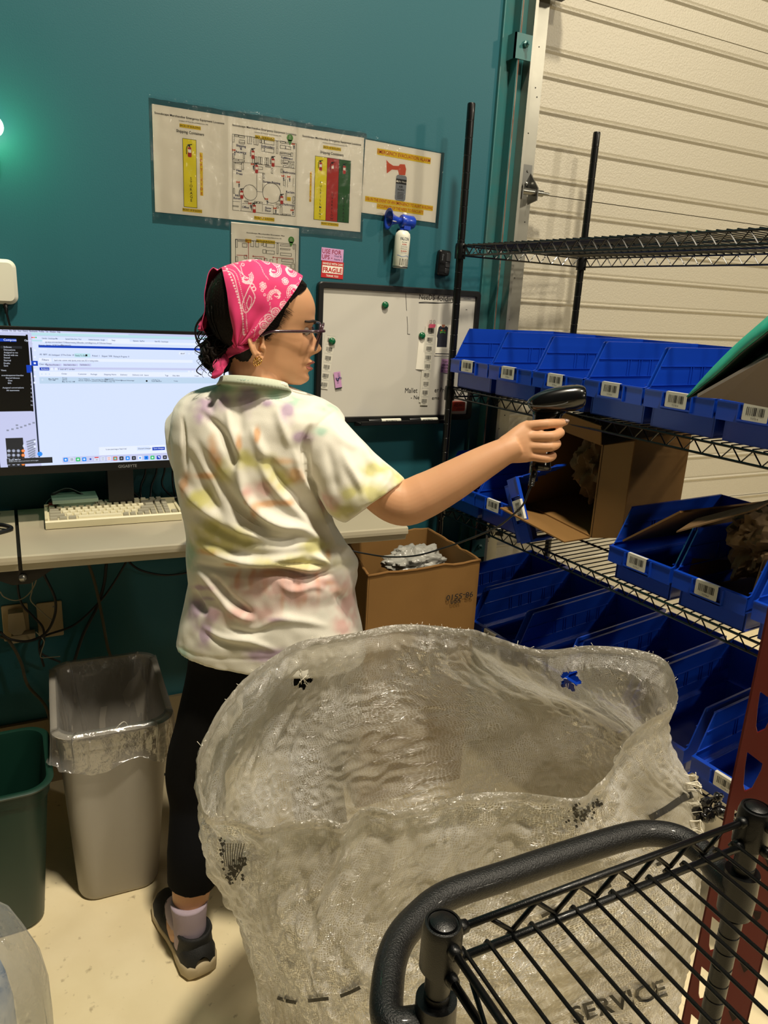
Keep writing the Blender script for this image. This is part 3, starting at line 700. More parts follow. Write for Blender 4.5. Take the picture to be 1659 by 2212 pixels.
e = empty('joining_bracket', (-.424, -.425, DZ-.07), 0, 'dark steel bracket with a round bolt below the desk seam', 'bracket')
b = MB(); b.prism([(-.075, .02, .028), (.085, .012, .028), (.05, .012, .005), (.02, .012, -.012), (-.02, .014, -.012), (-.05, .016, .003)], (0, .04, 0)); b.build('bracket_plate', BRC, e)
b = MB(); b.lathe([(.010, 0), (.010, -.006), (.006, -.010), (0, -.011)], (0.004, .012, .006), 16, 'y'); b.build('bolt', STEEL, e, True)
b = MB(); b.box((-.003, .015, .028), (.0045, .4, .060)); b.build('seam_bar', BRC, e)

# monitor : 27 inch, slightly behind the keyboard
mo = empty('computer_monitor', (-.145, -.2, DZ), 0, 'black flat screen monitor switched on with an order page', 'monitor')
BEZ = mat('bezel_black', '#0d0e10', .35)
SX0, SX1, SZ0, SZ1 = -.305, .305, .170, .523
b = MB(); b.box((SX0-.008, .003, SZ0-.022), (SX1+.008, .030, SZ1+.008)); b.box((SX0+.08, .03, SZ0+.04), (SX1-.08, .065, SZ1-.08)); b.build('monitor_housing', BEZ, mo)
b = MB(); b.box((SX0-.008, -.003, SZ0-.022), (SX1+.008, .003, SZ0)); b.box((SX0-.008, -.003, SZ1), (SX1+.008, .003, SZ1+.008)); b.box((SX0-.008, -.003, SZ0), (SX0, .003, SZ1)); b.box((SX1, -.003, SZ0), (SX1+.008, .003, SZ1)); b.build('bezel', BEZ, mo)
b = MB(); b.box((-.035, .06, 0.008), (.035, .11, .35)); b.box((-.13, .105, 0), (.13, .18, .008)); b.build('monitor_stand', BEZ, mo)
b = MB().plane((0, -.0036, 0), (1, 0, 0), (0, 0, -1), (0, -1, 0)); b.text('GIGABYTE', .012, -SZ0+.0155, .0115, 0, 'c', .02, width=.050); b.build('brand_lettering', mat('logo_grey', '#77797c', .4), mo, normals=False, label='grey maker name on the lower bezel')
def EM(n, c, s=1.18): return mat(n, (0, 0, 0), .3, emit=(c, s))
SC = [EM('scr_page', '#d3e0fb'), EM('scr_mint', '#b6dde6'), EM('scr_blue', '#1140b8'), EM('scr_black', '#060708'), EM('scr_navy', '#0e2236'), EM('scr_ink', '#39455f'),
      EM('scr_lilac', '#c3c8ea'), EM('scr_row', '#bcd3ea'), EM('scr_white', '#e4ecff'), EM('scr_grey', '#8d93a8'), EM('scr_orange', '#f08030'), EM('scr_green', '#35c26a'),
      EM('scr_red', '#d8393c'), EM('scr_sky', '#2b8cf0'), EM('scr_dark', '#26282c'), EM('scr_greytext', '#b9bfcc')]
# screen coordinates from a 1659x1226 crop of the photo, origin (0,690), scale 3.6065
def sp(x, y):
    p = at(x/3.6065, 690+y/3.6065, 1, -.2); return p.x+.145, -(p.z-DZ)
b = MB().plane((0, 0, 0), (1, 0, 0), (0, 0, -1), (0, -1, 0))
def SR(x0, y0, x1, y1, m, h):
    a = sp(x0, y0); c = sp(x1, y1); b.m = m; b.rect(max(a[0], SX0), max(a[1], -SZ1), min(c[0], SX1), min(c[1], -SZ0), h)
def ST(s, x, y, size, m, h=.0019, w=None, al='l', bold=.01):
    a = sp(x, y); b.m = m; b.text(s, a[0], a[1], size, h, al, bold, width=w)
b.m = 6; b.rect(SX0, -SZ1, SX1, -SZ0, .0001)
SR(-400, 84, 1000, 118, 8, .0004)                    # menu bar
SR(-400, 112, 262, 714, 3, .0006)                     # black mail window
SR(200, 118, 262, 716, 3, .0007)
for q in ((60, 865), (97, 856), (135, 848), (165, 840), (197, 828), (230, 817), (262, 806), (132, 825)): SR(q[0]-10, q[1]-7, q[0]+10, q[1]+5, 9, .0006)
for k in range(9):
    a = sp(205+k*3, 955+k*19); b.m = 9; b.line([a, sp(275, 935+k*17)], .004, .0005)
ST('Chrome   File   Edit   View   History   Bookmarks   Profiles   Tab   Window   Help', 15, 92, .0065, 5, .0012, w=.135)
SR(-5, 148, 128, 174, 2, .0009); ST('Compose', 28, 166, .0075, 8, .0012); ST('Open', 190, 170, .0065, 8, .0012)
for k, (t, y, w) in enumerate((('Inbox', 220, .018), ('Discussions', 242, .026), ('Assigned to me', 263, .032), ('Shared with me', 283, .032), ('Snoozed', 303, .014), ('Starred', 325, .016), ('Drafts', 347, .014), ('Sent', 366, .010), ('Views', 402, .012))):
    if k == 0: SR(2, 205, 172, 228, 14, .0008)
    ST(t, 30 if k < 8 else 8, y, .0058, 15, .0012, w=w)
for t, x, y in (('soundscapemerchandise', 12, 440), ('Shared Inboxes', 45, 461), ('Chat', 62, 481), ('Bills', 62, 501), ('Assigned conversations', 20, 537), ('All teammates', 50, 558)): ST(t, x, y, .0052, 15, .0012)
SR(204, 355, 252, 415, 2, .0009)
for k in range(17):
    y = 160+k*32
    if 350 < y < 416: continue
    ST('So', 240, y, .0052, 15, .0012); 
SR(246, 128, 2600, 1073, 0, .0010)
SR(246, 124, 2600, 165, 1, .0012); SR(246, 158, 2600, 222, 1, .0012); SR(840, 150, 1010, 176, 8, .0013); SR(330, 176, 2000, 196, 8, .0013)
for k, m_ in enumerate((12, 10, 11)): a = sp(250+k*15, 140); b.m = m_; b.disc(a[0], a[1], .0018, .0015, 10)
for t, x, w in (('Calendar - Soundscape Mer', 326, .038), ('Spotted Online Store - Prod', 510, .038), ('Untitled document - Google', 690, .040), ('Veeqo', 868, .010), ('Shipments - EasyPost', 1036, .030), ('New RSS - Soundscape', 1205, .036)): ST(t, x, 152+(x-326)*.028, .0056, 5, .0018, w=w)
ST('app.veeqo.com/orders?labels=17/3/4&status=awaiting_fulfillment&no_hold=all&tags=none_of=17/3/0/orders/?/shopassi', 352, 181, .0058, 5, .0018, w=.162)
for t, x in (('Veeqo', 300), ('Jenna_SOP Switch', 358), ('Passwords', 477)): ST(t, x, 205, .0056, 5, .0018)
SR(300, 218, 2600, 246, 2, .0014); ST('Orders', 302, 237, .0066, 8, .0018)
SR(246, 218, 300, 1073, 4, .0015); SR(242, 322, 296, 361, 2, .0017)
for y in (240, 292, 341, 392, 443, 492, 950, 990): SR(262, y-7, 280, y+7, 8, .0019)
a = sp(314, 1047); b.m = 13; b.disc(a[0]-.001, a[1], .0062, .0018, 20)
a = sp(1418, 264); b.m = 8; b.rrect(a[0]-.009, a[1]-.004, a[0]+.009, a[1]+.004, .0038, .0018)
ST('08:47', 1405, 271, .0055, 5, .002)
for x in (1472, 1505): a = sp(x, 267); b.m = 8; b.disc(a[0], a[1], .002, .0018, 8)
SR(580, 264, 704, 295, 1, .0014); SR(665, 272, 680, 287, 3, .0016)
for t, x, y, w in (('All  8691', 308, 276, .018), ('All Unshipped  37', 378, 280, .034), ('Pre-Order  39', 494, 281, .026), ('Ready To Ship', 587, 284, .026), ('Picked  1', 718, 287, .018), ('Shipped  7698', 792, 289, .026), ('Picking In Progress  0', 884, 292, .040)): ST(t, x, y+2, .0062, 5, .0018, w=w)
SR(302, 300, 402, 332, 8, .0013); ST('Filters', 328, 321, .0066, 5, .0018); SR(412, 302, 1500, 338, 8, .0013)
ST('Search order, customer, email, zipcode, product name, SKU or tracking number...', 422, 324, .006, 5, .0018, w=.110)
ST('Clear all', 304, 353, .0056, 5, .0018)
for x0, x1, t in ((354, 480, 'Tags: None of Pre-order x'), (490, 608, 'Status: Ready to Ship x'), (617, 710, 'Total Numbers: 3 x')): SR(x0, 344, x1, 364, 6, .0014); ST(t, x0+6, 358, .0052, 5, .0018, w=(x1-x0)*.00025)
SR(302, 370, 2600, 404, 6, .0012)
SR(308, 374, 384, 397, 2, .0015); ST('Actions', 318, 391, .006, 8, .0018); SR(392, 375, 416, 398, 8, .0015); SR(424, 375, 448, 398, 8, .0015); ST('1 out of 1 order', 456, 393, .0062, 5, .0018)
for k in range(6): SR(1463+k*28, 398, 1480+k*28, 416, 8, .0015)
SR(305, 405, 2600, 450, 8, .0012); SR(305, 450, 2600, 498, 7, .0012)
for t, x in (('Order', 480), ('Customer', 608), ('Package', 706), ('Shipping Name', 810), ('Delivery', 938), ('Delivery cost', 1032), ('Items', 1125), ('Tags', 1284), ('Ship date', 1344), ('Total', 1515)): ST(t, x, 428+(x-480)*.016, .0052, 5, .0018)
for t, x, y in (('May 30 2025', 378, 467), ('9:27 AM', 380, 477), ('Group', 484, 460), ('#8974', 484, 475), ('May 30, 9:21 AM', 484, 489), ('Terry Williams', 612, 468), ('Illinois, Highland', 612, 480), ('This package has been', 712, 473), ('marked as shipped', 712, 484), ('Shipped Info', 816, 467), ('USPS Ground Advantage', 816, 477), ('More than 1lb', 816, 488), ('Ground Advantage', 940, 479), ('LTD3N Tee', 1180, 476), ('Violet Medium', 1180, 486), ('Today', 1352, 484)): ST(t, x, y, .0046, 5, .0018)
a = sp(1142, 479); b.m = 3; b.disc(a[0], a[1], .0026, .0018, 10)
for x, y in ((326, 425), (357, 425), (384, 425), (330, 470)): SR(x-6, y-6, x+6, y+6, 8, .0016); SR(x-4, y-4, x+4, y+4, 7, .0018)
SR(770, 995, 1330, 1046, 8, .0013); ST('You have unsaved changes to "Ready To Ship"', 822, 1018, .0058, 5, .0018, w=.056); SR(1066, 992, 1166, 1018, 0, .0015); ST('Discard changes', 1076, 1011, .0055, 5, .0018)
SR(1186, 995, 1284, 1016, 2, .0015); ST('Save changes', 1196, 1010, .0055, 8, .0018)
SR(42, 925, 197, 1150, 14, .0011); ST('0', 178, 997, .012, 8, .0018)
for j in range(4):
    for i in range(4):
        x, y = 69+i*37, 1023+j*34; a = sp(x, y)
        if a[1] > -SZ0-.003: continue
        b.m = 10 if i == 3 else 9; b.disc(a[0], a[1], .0042, .0015, 14)
        b.m = 8; b.text((('AC', '±', '%', '÷'), ('7', '8', '9', '×'), ('4', '5', '6', '-'), ('1', '2', '3', '+'))[j][i], a[0], a[1]+.0018, .0055, .002, 'c')
SR(52, 1085, 410, 1115, 14, .0021); ST('Studio Mirror', 70, 1098, .005, 8, .0024)
ST('Enable screen capture permission and try again', 70, 1110, .0042, 15, .0024, w=.07)
a = sp(490, 1080); b.m = 6; b.rrect(a[0]-.002, a[1]-.003, .25, a[1]+.0145, .004, .0014)
for k, m_ in enumerate((13, 8, 11, 13, 6, 8, 8, 8, 12, 14, 13, 14, 8, 13, 11, 2, 14, 8, 8)):
    x = 511+k*48.3; a = sp(x, 1092-k*1.2)
    if a[0] > SX1-.02: break
    b.m = m_; b.rrect(a[0]-.0055, a[1]-.0055, a[0]+.0055, a[1]+.0055, .002, .0017)
    b.m = (8, 5, 8, 8, 2, 12, 9, 10, 11, 9, 8, 9, 13, 2, 8, 8, 9, 9, 9)[k]
    if k == 5: b.rect(a[0]-.0052, a[1]-.0055, a[0]+.0052, a[1]-.0025, .0019); b.m = 5; b.text('30', a[0], a[1]+.0045, .0075, .002, 'c')
    elif k == 8: b.disc(a[0], a[1], .0042, .0019, 12); b.m = 8; b.disc(a[0], a[1], .0022, .002, 10); b.m = 13; b.disc(a[0], a[1], .0015, .0021, 8)
    elif k in (6, 7, 1):
        for j in range(3): b.rect(a[0]-.004, a[1]-.0038+j*.003, a[0]+.004, a[1]-.0026+j*.003, .0019)
    elif k == 15: b.poly([b.P(a[0]-.003, a[1]-.0035, .0019), b.P(a[0]+.003, a[1]-.0035, .0019), b.P(a[0]+.003, a[1]+.0035, .0019)][::-1])
    else: b.disc(a[0], a[1], .0026, .0019, 8)
b.build('display_image', SC, mo, normals=False, label='lit screen showing a browser order page and a black mail window')

# keyboard
KR = -.035
kb = empty('keyboard', (-.355, -.236, DZ), 0, 'cream keyboard with grey outer keys and one red corner key', 'keyboard', rot=(0, 0, KR))
KC = mat('key_cream', '#d8d2b4', .5); KG = mat('key_grey', '#9b9784', .5); KCASE = mat('keyboard_case', '#cdc6a4', .45); KRED = mat('key_red', '#b5362b', .5)
KW, KD = .360, .132
b = MB(); b.loft([[(0, 0, .002), (KW, 0, .002), (KW, 0, .020), (0, 0, .020)], [(0, .004, 0), (KW, .004, 0), (KW, .004, .024), (0, .004, .024)], [(0, .010, 0), (KW, .010, 0), (KW, .010, .019), (0, .010, .019)], [(0, KD-.006, 0), (KW, KD-.006, 0), (KW, KD-.006, .030), (0, KD-.006, .030)], [(0, KD-.006, 0), (KW, KD-.006, 0), (KW, KD-.006, .036), (0, KD-.006, .036)], [(0, KD, 0), (KW, KD, 0), (KW, KD, .036), (0, KD, .036)]], True, True)
b.box((0, .004, .002), (.007, KD-.003, .030)); b.box((KW-.007, .004, .002), (KW, KD-.003, .030))
b.build('keyboard_case', KCASE, kb, 30)
U = .0190
rows = [(0, [('g', 1.25), ('g', 1.25), ('g', 1.25), ('c', 6.25), ('g', 1), ('g', 1), ('g', 1), ('g', 1), ('g', 1), ('g', 1), ('g', 1), ('g', 1)]),
        (1, [('g', 2.25)]+[('c', 1)]*10+[('g', 1.75), ('g', 1), ('g', 1), ('g', 1)]), (2, [('g', 1.75)]+[('c', 1)]*11+[('g', 2.25), ('g', 1), ('g', 1)]),
        (3, [('g', 1.5)]+[('c', 1)]*12+[('g', 1.5), ('g', 1), ('g', 1)]), (4, [('c', 1)]*13+[('g', 2), ('g', 1), ('g', 1)]),
        (5, [('r', 1), (' ', .5)]+[('c', 1)]*4+[(' ', .3)]+[('g', 1)]*4+[(' ', .3)]+[('c', 1)]*4+[(' ', .3), ('g', 1), ('g', 1)])]
for ri, keys in rows:
    x = .010; y = .013+ri*U; z0 = .015+ri*.0028
    for c, w in keys:
        if x+w*U > KW-.006: break
        if c != ' ':
            b = MB(); x0, x1 = x+.0006, x+w*U-.0006; y0, y1 = y+.0006, y+U-.0006; t = .0025; h = .0125 if ri < 5 else .013
            b.loft([[(x0, y0, z0), (x1, y0, z0), (x1, y1, z0), (x0, y1, z0)], [(x0+t, y0+t*.9, z0+h-.0012), (x1-t, y0+t*.9, z0+h-.0012), (x1-t, y1-t*.5, z0+h), (x0+t, y1-t*.5, z0+h)]], True, True)
            if w == 1 and c == 'c':
                pass
            b.build('key', {'c': KC, 'g': KG, 'r': KRED}[c], kb)
        x += w*U
# small things behind the keyboard
def cable(name, pts, r, m_, label, cat='cable', n=8, group=None):
    b = MB(); b.tube(catmull(pts, 8), r, n); o = b.build(name, m_, None, True); tag(o, label, cat, group); return o
e = empty('plastic_tray', (-.27, -.115, DZ), 0, 'white plastic tray box behind the keyboard under the monitor', 'tray')
b = MB(); b.rbox((-.045, -.03, 0), (.05, .04, .048), .008); b.box((-.06, -.04, .048), (.06, .045, .058)); b.build('tray_body', mat('pale_plastic', '#8fa898', .5), e)
e = empty('power_block', (.10, -.10, DZ), 0, 'white plastic box with slots at the right behind the keyboard', 'box')
b = MB(); b.rbox((-.045, -.03, 0), (.08, .03, .075), .008); b.build('box_body', mat('white_plastic', '#d9d6c8'), e, 40)
b = MB(); 
for dx in (0, .02, .04): b.box((-.01+dx, -.0305, .035), (-.006+dx, -.030, .048))
b.build('slot', BLK, e)
cable('charging_cable', [(-.34, -.04, .945), (-.31, -.07, .985), (-.345, -.10, .965), (-.33, -.13, .94), (-.26, -.135, .94), (-.23, -.12, .97), (-.28, -.08, 1.0), (-.33, -.09, .99)], .004, BLK, 'black cable coiled on the desk left of the keyboard')
cable('monitor_cable', [(-.2, -.09, .94), (-.14, -.12, .955), (-.05, -.13, .944), (.02, -.10, .96), (.1, -.09, .95)], .0035, BLK, 'black cable lying behind the keyboard')
for k in range(5):
    x = -.10+k*.032
    cable('hanging_cable', [(x, -.04, 1.2), (x+.01*sin(k), -.05, 1.05), (x-.01, -.06, .99), (x+.03*cos(k*2), -.08, .942)], .003, BLK, 'black cables hanging behind the monitor stand', group='cables behind the monitor')
e = empty('usb_switch', (-.305, -.12, DZ+.001), 0, 'small black switch box with an orange button behind the keyboard', 'switch', rot=(.5, 0, .5))
b = MB(); b.rbox((-.014, -.012, 0), (.014, .012, .028), .003); b.build('switch_body', BLK, e, 40)
b = MB(); b.box((-.009, -.0135, .012), (.009, -.0115, .024)); b.build('button', mat('orange_button', '#e4672a', .4), e)
e = empty('laptop', (-.70, -.20, DZ), 0, 'dark closed laptop corner on the left desk section', 'laptop', rot=(0, 0, -.12))
b = MB(); b.rbox((-.1, -.02, .004), (.225, .12, .016), .012); b.build('laptop_base', mat('dark_grey_metal', '#2b2c2b', .4, .4), e, 40)
b = MB(); b.rbox((-.1, -.02, .018), (.227, .12, .026), .012); b.build('laptop_lid', mat('dark_grey_metal', '#2b2c2b'), e, 40)
cable('desk_cable', [(-.50, -.17, .94), (-.455, -.20, .942), (-.44, -.22, .935), (-.50, -.26, .935), (-.56, -.27, .935)], .006, BLK, 'thick black cable heap on the left desk section')
# cables under the desk
DKC = mat('cable_dark', '#0b0c0c', .5); GYC = mat('cable_grey', '#6d6a5a', .6); WHC = mat('cable_pale', '#8f8a74', .6)
def fcab(pp, r, label): cable('floor_cable', [at(px, py, 2, r) for px, py in pp], r, DKC, label)
def wcab(name, pp, r, m_, label, y=-.05, group=None):
    cable(name, [at(px, py, 1, y) for px, py in pp], r, m_, label, group=group)
wcab('braided_cable', [(190,1215),(205,1260),(220,1330),(232,1395),(240,1420)], .0045, mat('braided_cord', '#5a5440', .7, bump=(700, 1, .003)), 'grey braided cord hanging down behind the grey bin')
wcab('braided_cable', [(0,1375),(20,1385),(45,1430),(60,1480),(95,1520),(110,1560)], .0045, mat('braided_cord', '#5a5440'), 'grey braided cord running down from the outlet behind the green bin')
wcab('charging_cable', [(85,1200),(95,1240),(118,1290),(118,1330),(98,1368),(60,1385),(20,1380),(0,1365)], .004, DKC, 'thick black cord looping below the wall plate', -.06)
wcab('charging_cable', [(275,1210),(245,1260),(215,1300),(160,1350),(95,1375),(85,1400),(95,1440)], .0035, DKC, 'black cord running diagonally across the wall under the desk', -.04)
wcab('charging_cable', [(230,1215),(225,1260),(210,1310),(180,1370),(160,1430)], .005, DKC, 'black cable bundle behind the braided cord', -.03)
wcab('charging_cable', [(270,1205),(300,1230),(350,1242),(400,1238),(430,1225)], .0035, DKC, 'black cord sagging just under the desk beside the shirt', -.05)
wcab('charging_cable', [(35,1240),(45,1300),(70,1330),(92,1355),(95,1385),(88,1410),(130,1430)], .0035, DKC, 'black cord hanging beside the power adapter', -.045)
wcab('thin_cable', [(78,1215),(78,1255),(60,1285),(35,1297),(10,1290),(0,1278)], .0018, WHC, 'thin pale cable looping above the outlet', -.07)
wcab('thin_cable', [(70,1215),(70,1270),(66,1295),(80,1312),(100,1330),(112,1340)], .0018, WHC, 'thin pale cable running down to the wall plate', -.06)
wcab('thin_cable', [(78,1365),(95,1385),(90,1405),(88,1420),(105,1420),(130,1418)], .0015, WHC, 'thin pale wire curling below the wall plate', -.06)
fcab([(340,1622),(385,1628),(410,1618),(440,1608)], .004, 'upper black cable lying on the floor behind the bins')
fcab([(340,1676),(385,1665),(410,1650),(440,1640)], .004, 'lower black cable on the floor beside the black leggings')

# ================================================================ wire rack with blue bins
RX, RY, RR = .960, -.121, .0828
WIRE = mat('black_epoxy_wire', '#0c0d0e', .32, .2, coat=.2)
rack = empty('wire_shelving_rack', (RX, RY, 0), RR, 'tall black wire shelving rack loaded with blue bins', 'shelving rack')
RW, RL = .56, 1.52
def post(x, y, z1=2.185):
    b = MB(); b.T = Matrix.Translation((x, y, 0)); pr = [(0, .0), (.018, 0), (.018, .012), (.0127, .02)]
    z = .05
    while z < z1-.02:
        pr += [(.0127, z), (.0118, z+.001), (.0118, z+.0025), (.0127, z+.0035)]; z += .0254*2 if False else .0508/1
    pr += [(.0127, z1-.004), (.0115, z1), (0, z1)]
    b.lathe(pr, n=16); return b.build('rack_post', WIRE, rack, 30)
for x, y in ((0, 0), (RW, 0), (0, -RL), (RW, -RL)): post(x, y)
def shelf(z, parent=rack, rw=RW, rl=RL, wires=58):
    b = MB(); r = .0032; o = .0; zt = z-.004; zb = z-.034
    # perimeter rails, top and bottom
    for zz in (zt, zb):
        b.tube([(0, 0, zz), (rw, 0, zz)], r, 6); b.tube([(0, -rl, zz), (rw, -rl, zz)], r, 6)
        for x in (0, rw): b.tube([(x, 0, zz), (x, -rl, zz)], r, 6)
    def zig(a, c, n):
        pts = []
        for i in range(2*n+1):
            t = i/(2*n); p = Vector(a).lerp(Vector(c), t); pts.append((p.x, p.y, zt if i % 2 == 0 else zb))
        b.tube(pts, .0024, 5)
    for x in (0, rw): zig((x, -.02, 0), (x, -rl+.02, 0), int(rl/.052))
    for y in (0, -rl): zig((.02, y, 0), (rw-.02, y, 0), int(rw/.052))
    n = wires
    for i in range(n):
        y = -.012-(rl-.024)*i/(n-1); b.tube([(.0, y, z), (rw, y, z)], .0018, 5, True)
    for k in (1, 2): b.tube([(rw*k/3, 0, z-.005), (rw*k/3, -rl, z-.005)], r, 6)
    for x, y in ((0, 0), (rw, 0), (0, -rl), (rw, -rl)):
        b.lathe([(.0128, -.045), (.018, -.045), (.0185, -.006), (.0165, .003), (.0128, .003)], (x, y, z), 16)
    o_ = b.build('wire_shelf', WIRE, parent, 35); return o_
SH = (1.764, 1.296, .872, .432)
for z in SH: shelf(z)
# bin ------------------------------------------------------------
BLUE = mat('bin_blue', (.005, .052, .46), .30, coat=.25, spec=.5); BLUE2 = BLUE
LABW = mat('label_white', '#d6d3c6')
def make_bin():
    root = empty('storage_bin')
    b = MB(); w = .0985; Z0, ZM, ZL, ZT = 0, .062, .093, .194; X0, X1 = .0, .452; t = .0035
    # outer and inner side walls as thick prisms
    def side(s):
        y = s*w; pts = [(-.004, ZM-.008), (-.004, ZL), (.010, ZL+.004), (.058, ZT-.004), (.064, ZT), (X1, ZT), (X1, ZM-.008)]
        b.prism([(x, y, z) for x, z in pts], (0, -s*t, 0))
        yi = s*.088; b.prism([(x, yi, z) for x, z in ((.022, Z0), (.022, ZM), (X1-.012, ZM), (X1-.012, Z0))], (0, -s*t, 0))
        b.box((.010, min(s*.088, s*w), ZM-.002), (X1, max(s*.088, s*w), ZM+.002))
        # top flange
        b.box((.062, min(s*w, s*(w+.0025)), ZT-.010), (X1, max(s*w, s*(w+.0025)), ZT+.0005))
    side(1); side(-1)
    b.box((.022, -.090, 0), (X1-.012, .090, .003)); b.box((X1-t, -w, ZM-.008), (X1, w, ZT)); b.box((X1-.012-t, -.09, 0), (X1-.012, .09, ZM))
    b.box((.022, -.090, 0), (.022+t, .090, ZM)); b.box((-.002, -w, ZM-.004), (.024, w, ZM))
    # front apron with lip
    b.box((-.006, -w, .050), (-.002, w, ZL)); b.box((-.008, -w, ZL-.003), (.004, w, ZL+.001))
    b.build('bin_body', BLUE, root)
    b = MB()
    for s in (1, -1):
        yi = s*(w-t); y2 = yi-s*.0022
        lo, hi = min(yi, y2), max(yi, y2)
        b.box((.036, lo, .147), (X1-.005, hi, .1495)); b.box((.006, lo, .100), (X1-.005, hi, .1025))
        for x in (.150, .195, .240, .305, .350, .395):
            for d in (0, .010): b.box((x+d, lo, .102), (x+d+.0028, hi, .148))
    b.build('wall_rib', BLUE, root)
    b = MB()
    b.box((-.013, -.043, .054), (-.006, -.040, .091)); b.box((-.013, .040, .054), (-.006, .043, .091)); b.box((-.013, -.043, .052), (-.006, .043, .055)); b.box((-.013, -.040, .052), (-.011, .040, .059))
    b.build('label_holder', BLUE, root)
    b = MB().plane((-.0125, 0, 0), (0, -1, 0), (0, 0, -1), (-1, 0, 0)); b.rrect(-.030, -.096, .030, -.059, .003, .0004)
    b.poly([(-.0129, -.030, .0955), (-.0129, .030, .0955), (-.004, .030, .0962), (-.004, -.030, .0962)])
    lb = b.build('label', LABW, root, normals=False, label='white barcode sticker')
    b = MB().plane((-.0125, 0, 0), (0, -1, 0), (0, 0, -1), (-1, 0, 0)); barcode(b, -.021, -.089, .021, -.071, 5, .0008); b.text('TOTE-4', 0, -.063, .0055, .0008)
    b.build('barcode', INK, lb, normals=False)
    return root
proto = make_bin(); used = [False]
def rk(x, y, z): c, s = cos(RR), sin(RR); return Vector((RX+x*c-y*s, RY+x*s+y*c, z))
def place_bin(x, y, z, label, group, rx=0, ry=0, rz=0, sx=None):
    o = proto if not used[0] else copy_tree(proto); used[0] = True
    o.location = rk(x, y, z); o.rotation_euler = (rx, ry, RR+rz); tag(o, label, 'bin', group)
    return o
BINS = []
for k, nm in enumerate(('blue bin nearest the whiteboard on the upper bin row, first from the left', 'second blue bin from the left on the upper row', 'third blue bin from the left on the upper row, just left above the scanner',
                        'fourth blue bin from the left on the upper row, its label curling', 'fifth blue bin from the left on the upper row, touched by the teal mailer tip', 'blue bin under the teal mailer on the upper row')):
    y = -.128-.2045*k; BINS.append(place_bin(-.02, y, SH[1]+.006, nm, 'blue bins on the upper shelf'))
for y, nm in ((-.120, 'blue bin beside the rack post on the middle shelf, behind the forearm'), (-.322, 'blue bin left of the tilted bin on the middle shelf'),
              (-.905, 'blue bin holding a folded cardboard flap on the middle shelf'), (-1.112, 'blue bin with dark kraft paper on the middle shelf'), (-1.325, 'blue bin cut by the right edge on the middle shelf')):
    place_bin(-.02, y, SH[2]+.005, nm, 'blue bins on the middle shelf')
tb = place_bin(-.055, -.445, SH[2]+.089, 'tilted blue bin under the open cardboard carton', 'blue bins on the middle shelf', rx=1.08, ry=.0, rz=.0)
tb.location = rk(-.085, -.445, SH[2]+.089)
for c_ in tb.children:   # only the front end of this bin shows; its far end is shallow
    c_.data = c_.data.copy()
    for v_ in c_.data.vertices: v_.co.x = min(v_.co.x, .105); v_.co.z = min(v_.co.z, .11) if v_.co.y < -.08 else v_.co.z
    bmq = bmesh.new(); bmq.from_mesh(c_.data); bmesh.ops.delete(bmq, geom=[f for f in bmq.faces if all(v.co.x > .1049 for v in f.verts)], context='FACES'); bmq.to_mesh(c_.data); bmq.free()
for k, nm in enumerate(('blue bin at the left end of the lowest row, beside the brown box', 'second blue bin from the left on the lowest row', 'third blue bin from the left on the lowest row, behind the sack rim', 'fourth blue bin from the left on the lowest row',
                        'fifth blue bin from the left on the lowest row, right of the sack', 'blue bin beside the red upright on the lowest row')):
    place_bin(-.02, -.155-.2195*k, SH[3]+.006, nm, 'blue bins on the lowest shelf', ry=-.06)
# cartons -------------------------------------------------------------
CARD = mat('cardboard', '#84602f', .75, bump=(120, .15, .001), var=(6, .4, '#755327')); CARDE = mat('cardboard_edge', '#7d5c35', .9)
KRAFT = mat('kraft_paper', '#6a5433', .8, bump=(40, .3, .003))
def carton(name, loc, dims, rot, label, t=.004, flaps=True, open_='x'):
    """open box, opening towards local -x"""
    e = empty(name, loc, 0, label, 'box', rot=rot); lx, ly, lz = dims
    b = MB(); b.box((0, 0, 0), (lx, ly, t)); b.box((0, 0, lz-t), (lx, ly, lz)); b.box((0, 0, t), (lx, t, lz-t)); b.box((0, ly-t, t), (lx, ly, lz-t)); b.box((lx-t, 0, 0), (lx, ly, lz))
    b.build('carton_body', CARD, e)
    return e
def fluted(e, a, u, v, n, t, w, name='flap', label=None):
    b = MB(); a, u, v = Vector(a), Vector(u), Vector(v); nn = u.cross(v).normalized()*t
    b.prism([a, a+u, a+u+v, a+v], nn)
    f_ = b.build(name, CARD, e, label=label)
    b = MB(); k = 60
    for i in range(k):
        p = a+u*(i/k)-v.normalized()*.0003; d = u*(.55/k); b.prism([p, p+d, p+d+nn*.8, p+nn*.8], -v.normalized()*.0006)
    b.build('corrugation', mat('corrugation_dark', '#3d2a16', .9), f_)
    return f_
# big open carton leaning in the tilted bin : opening faces the person
bc = empty('cardboard_box', rk(0, -.438, .985), 0, 'open brown cardboard box lying in the tilted bin, crumpled paper inside', 'box', rot=(0, 0, RR))
t = .004
def q(x, y, z): return (x, y, z)
BY0, BY1, BZ0, BZ1, BXL = 0, -.262, 0, .262, .40
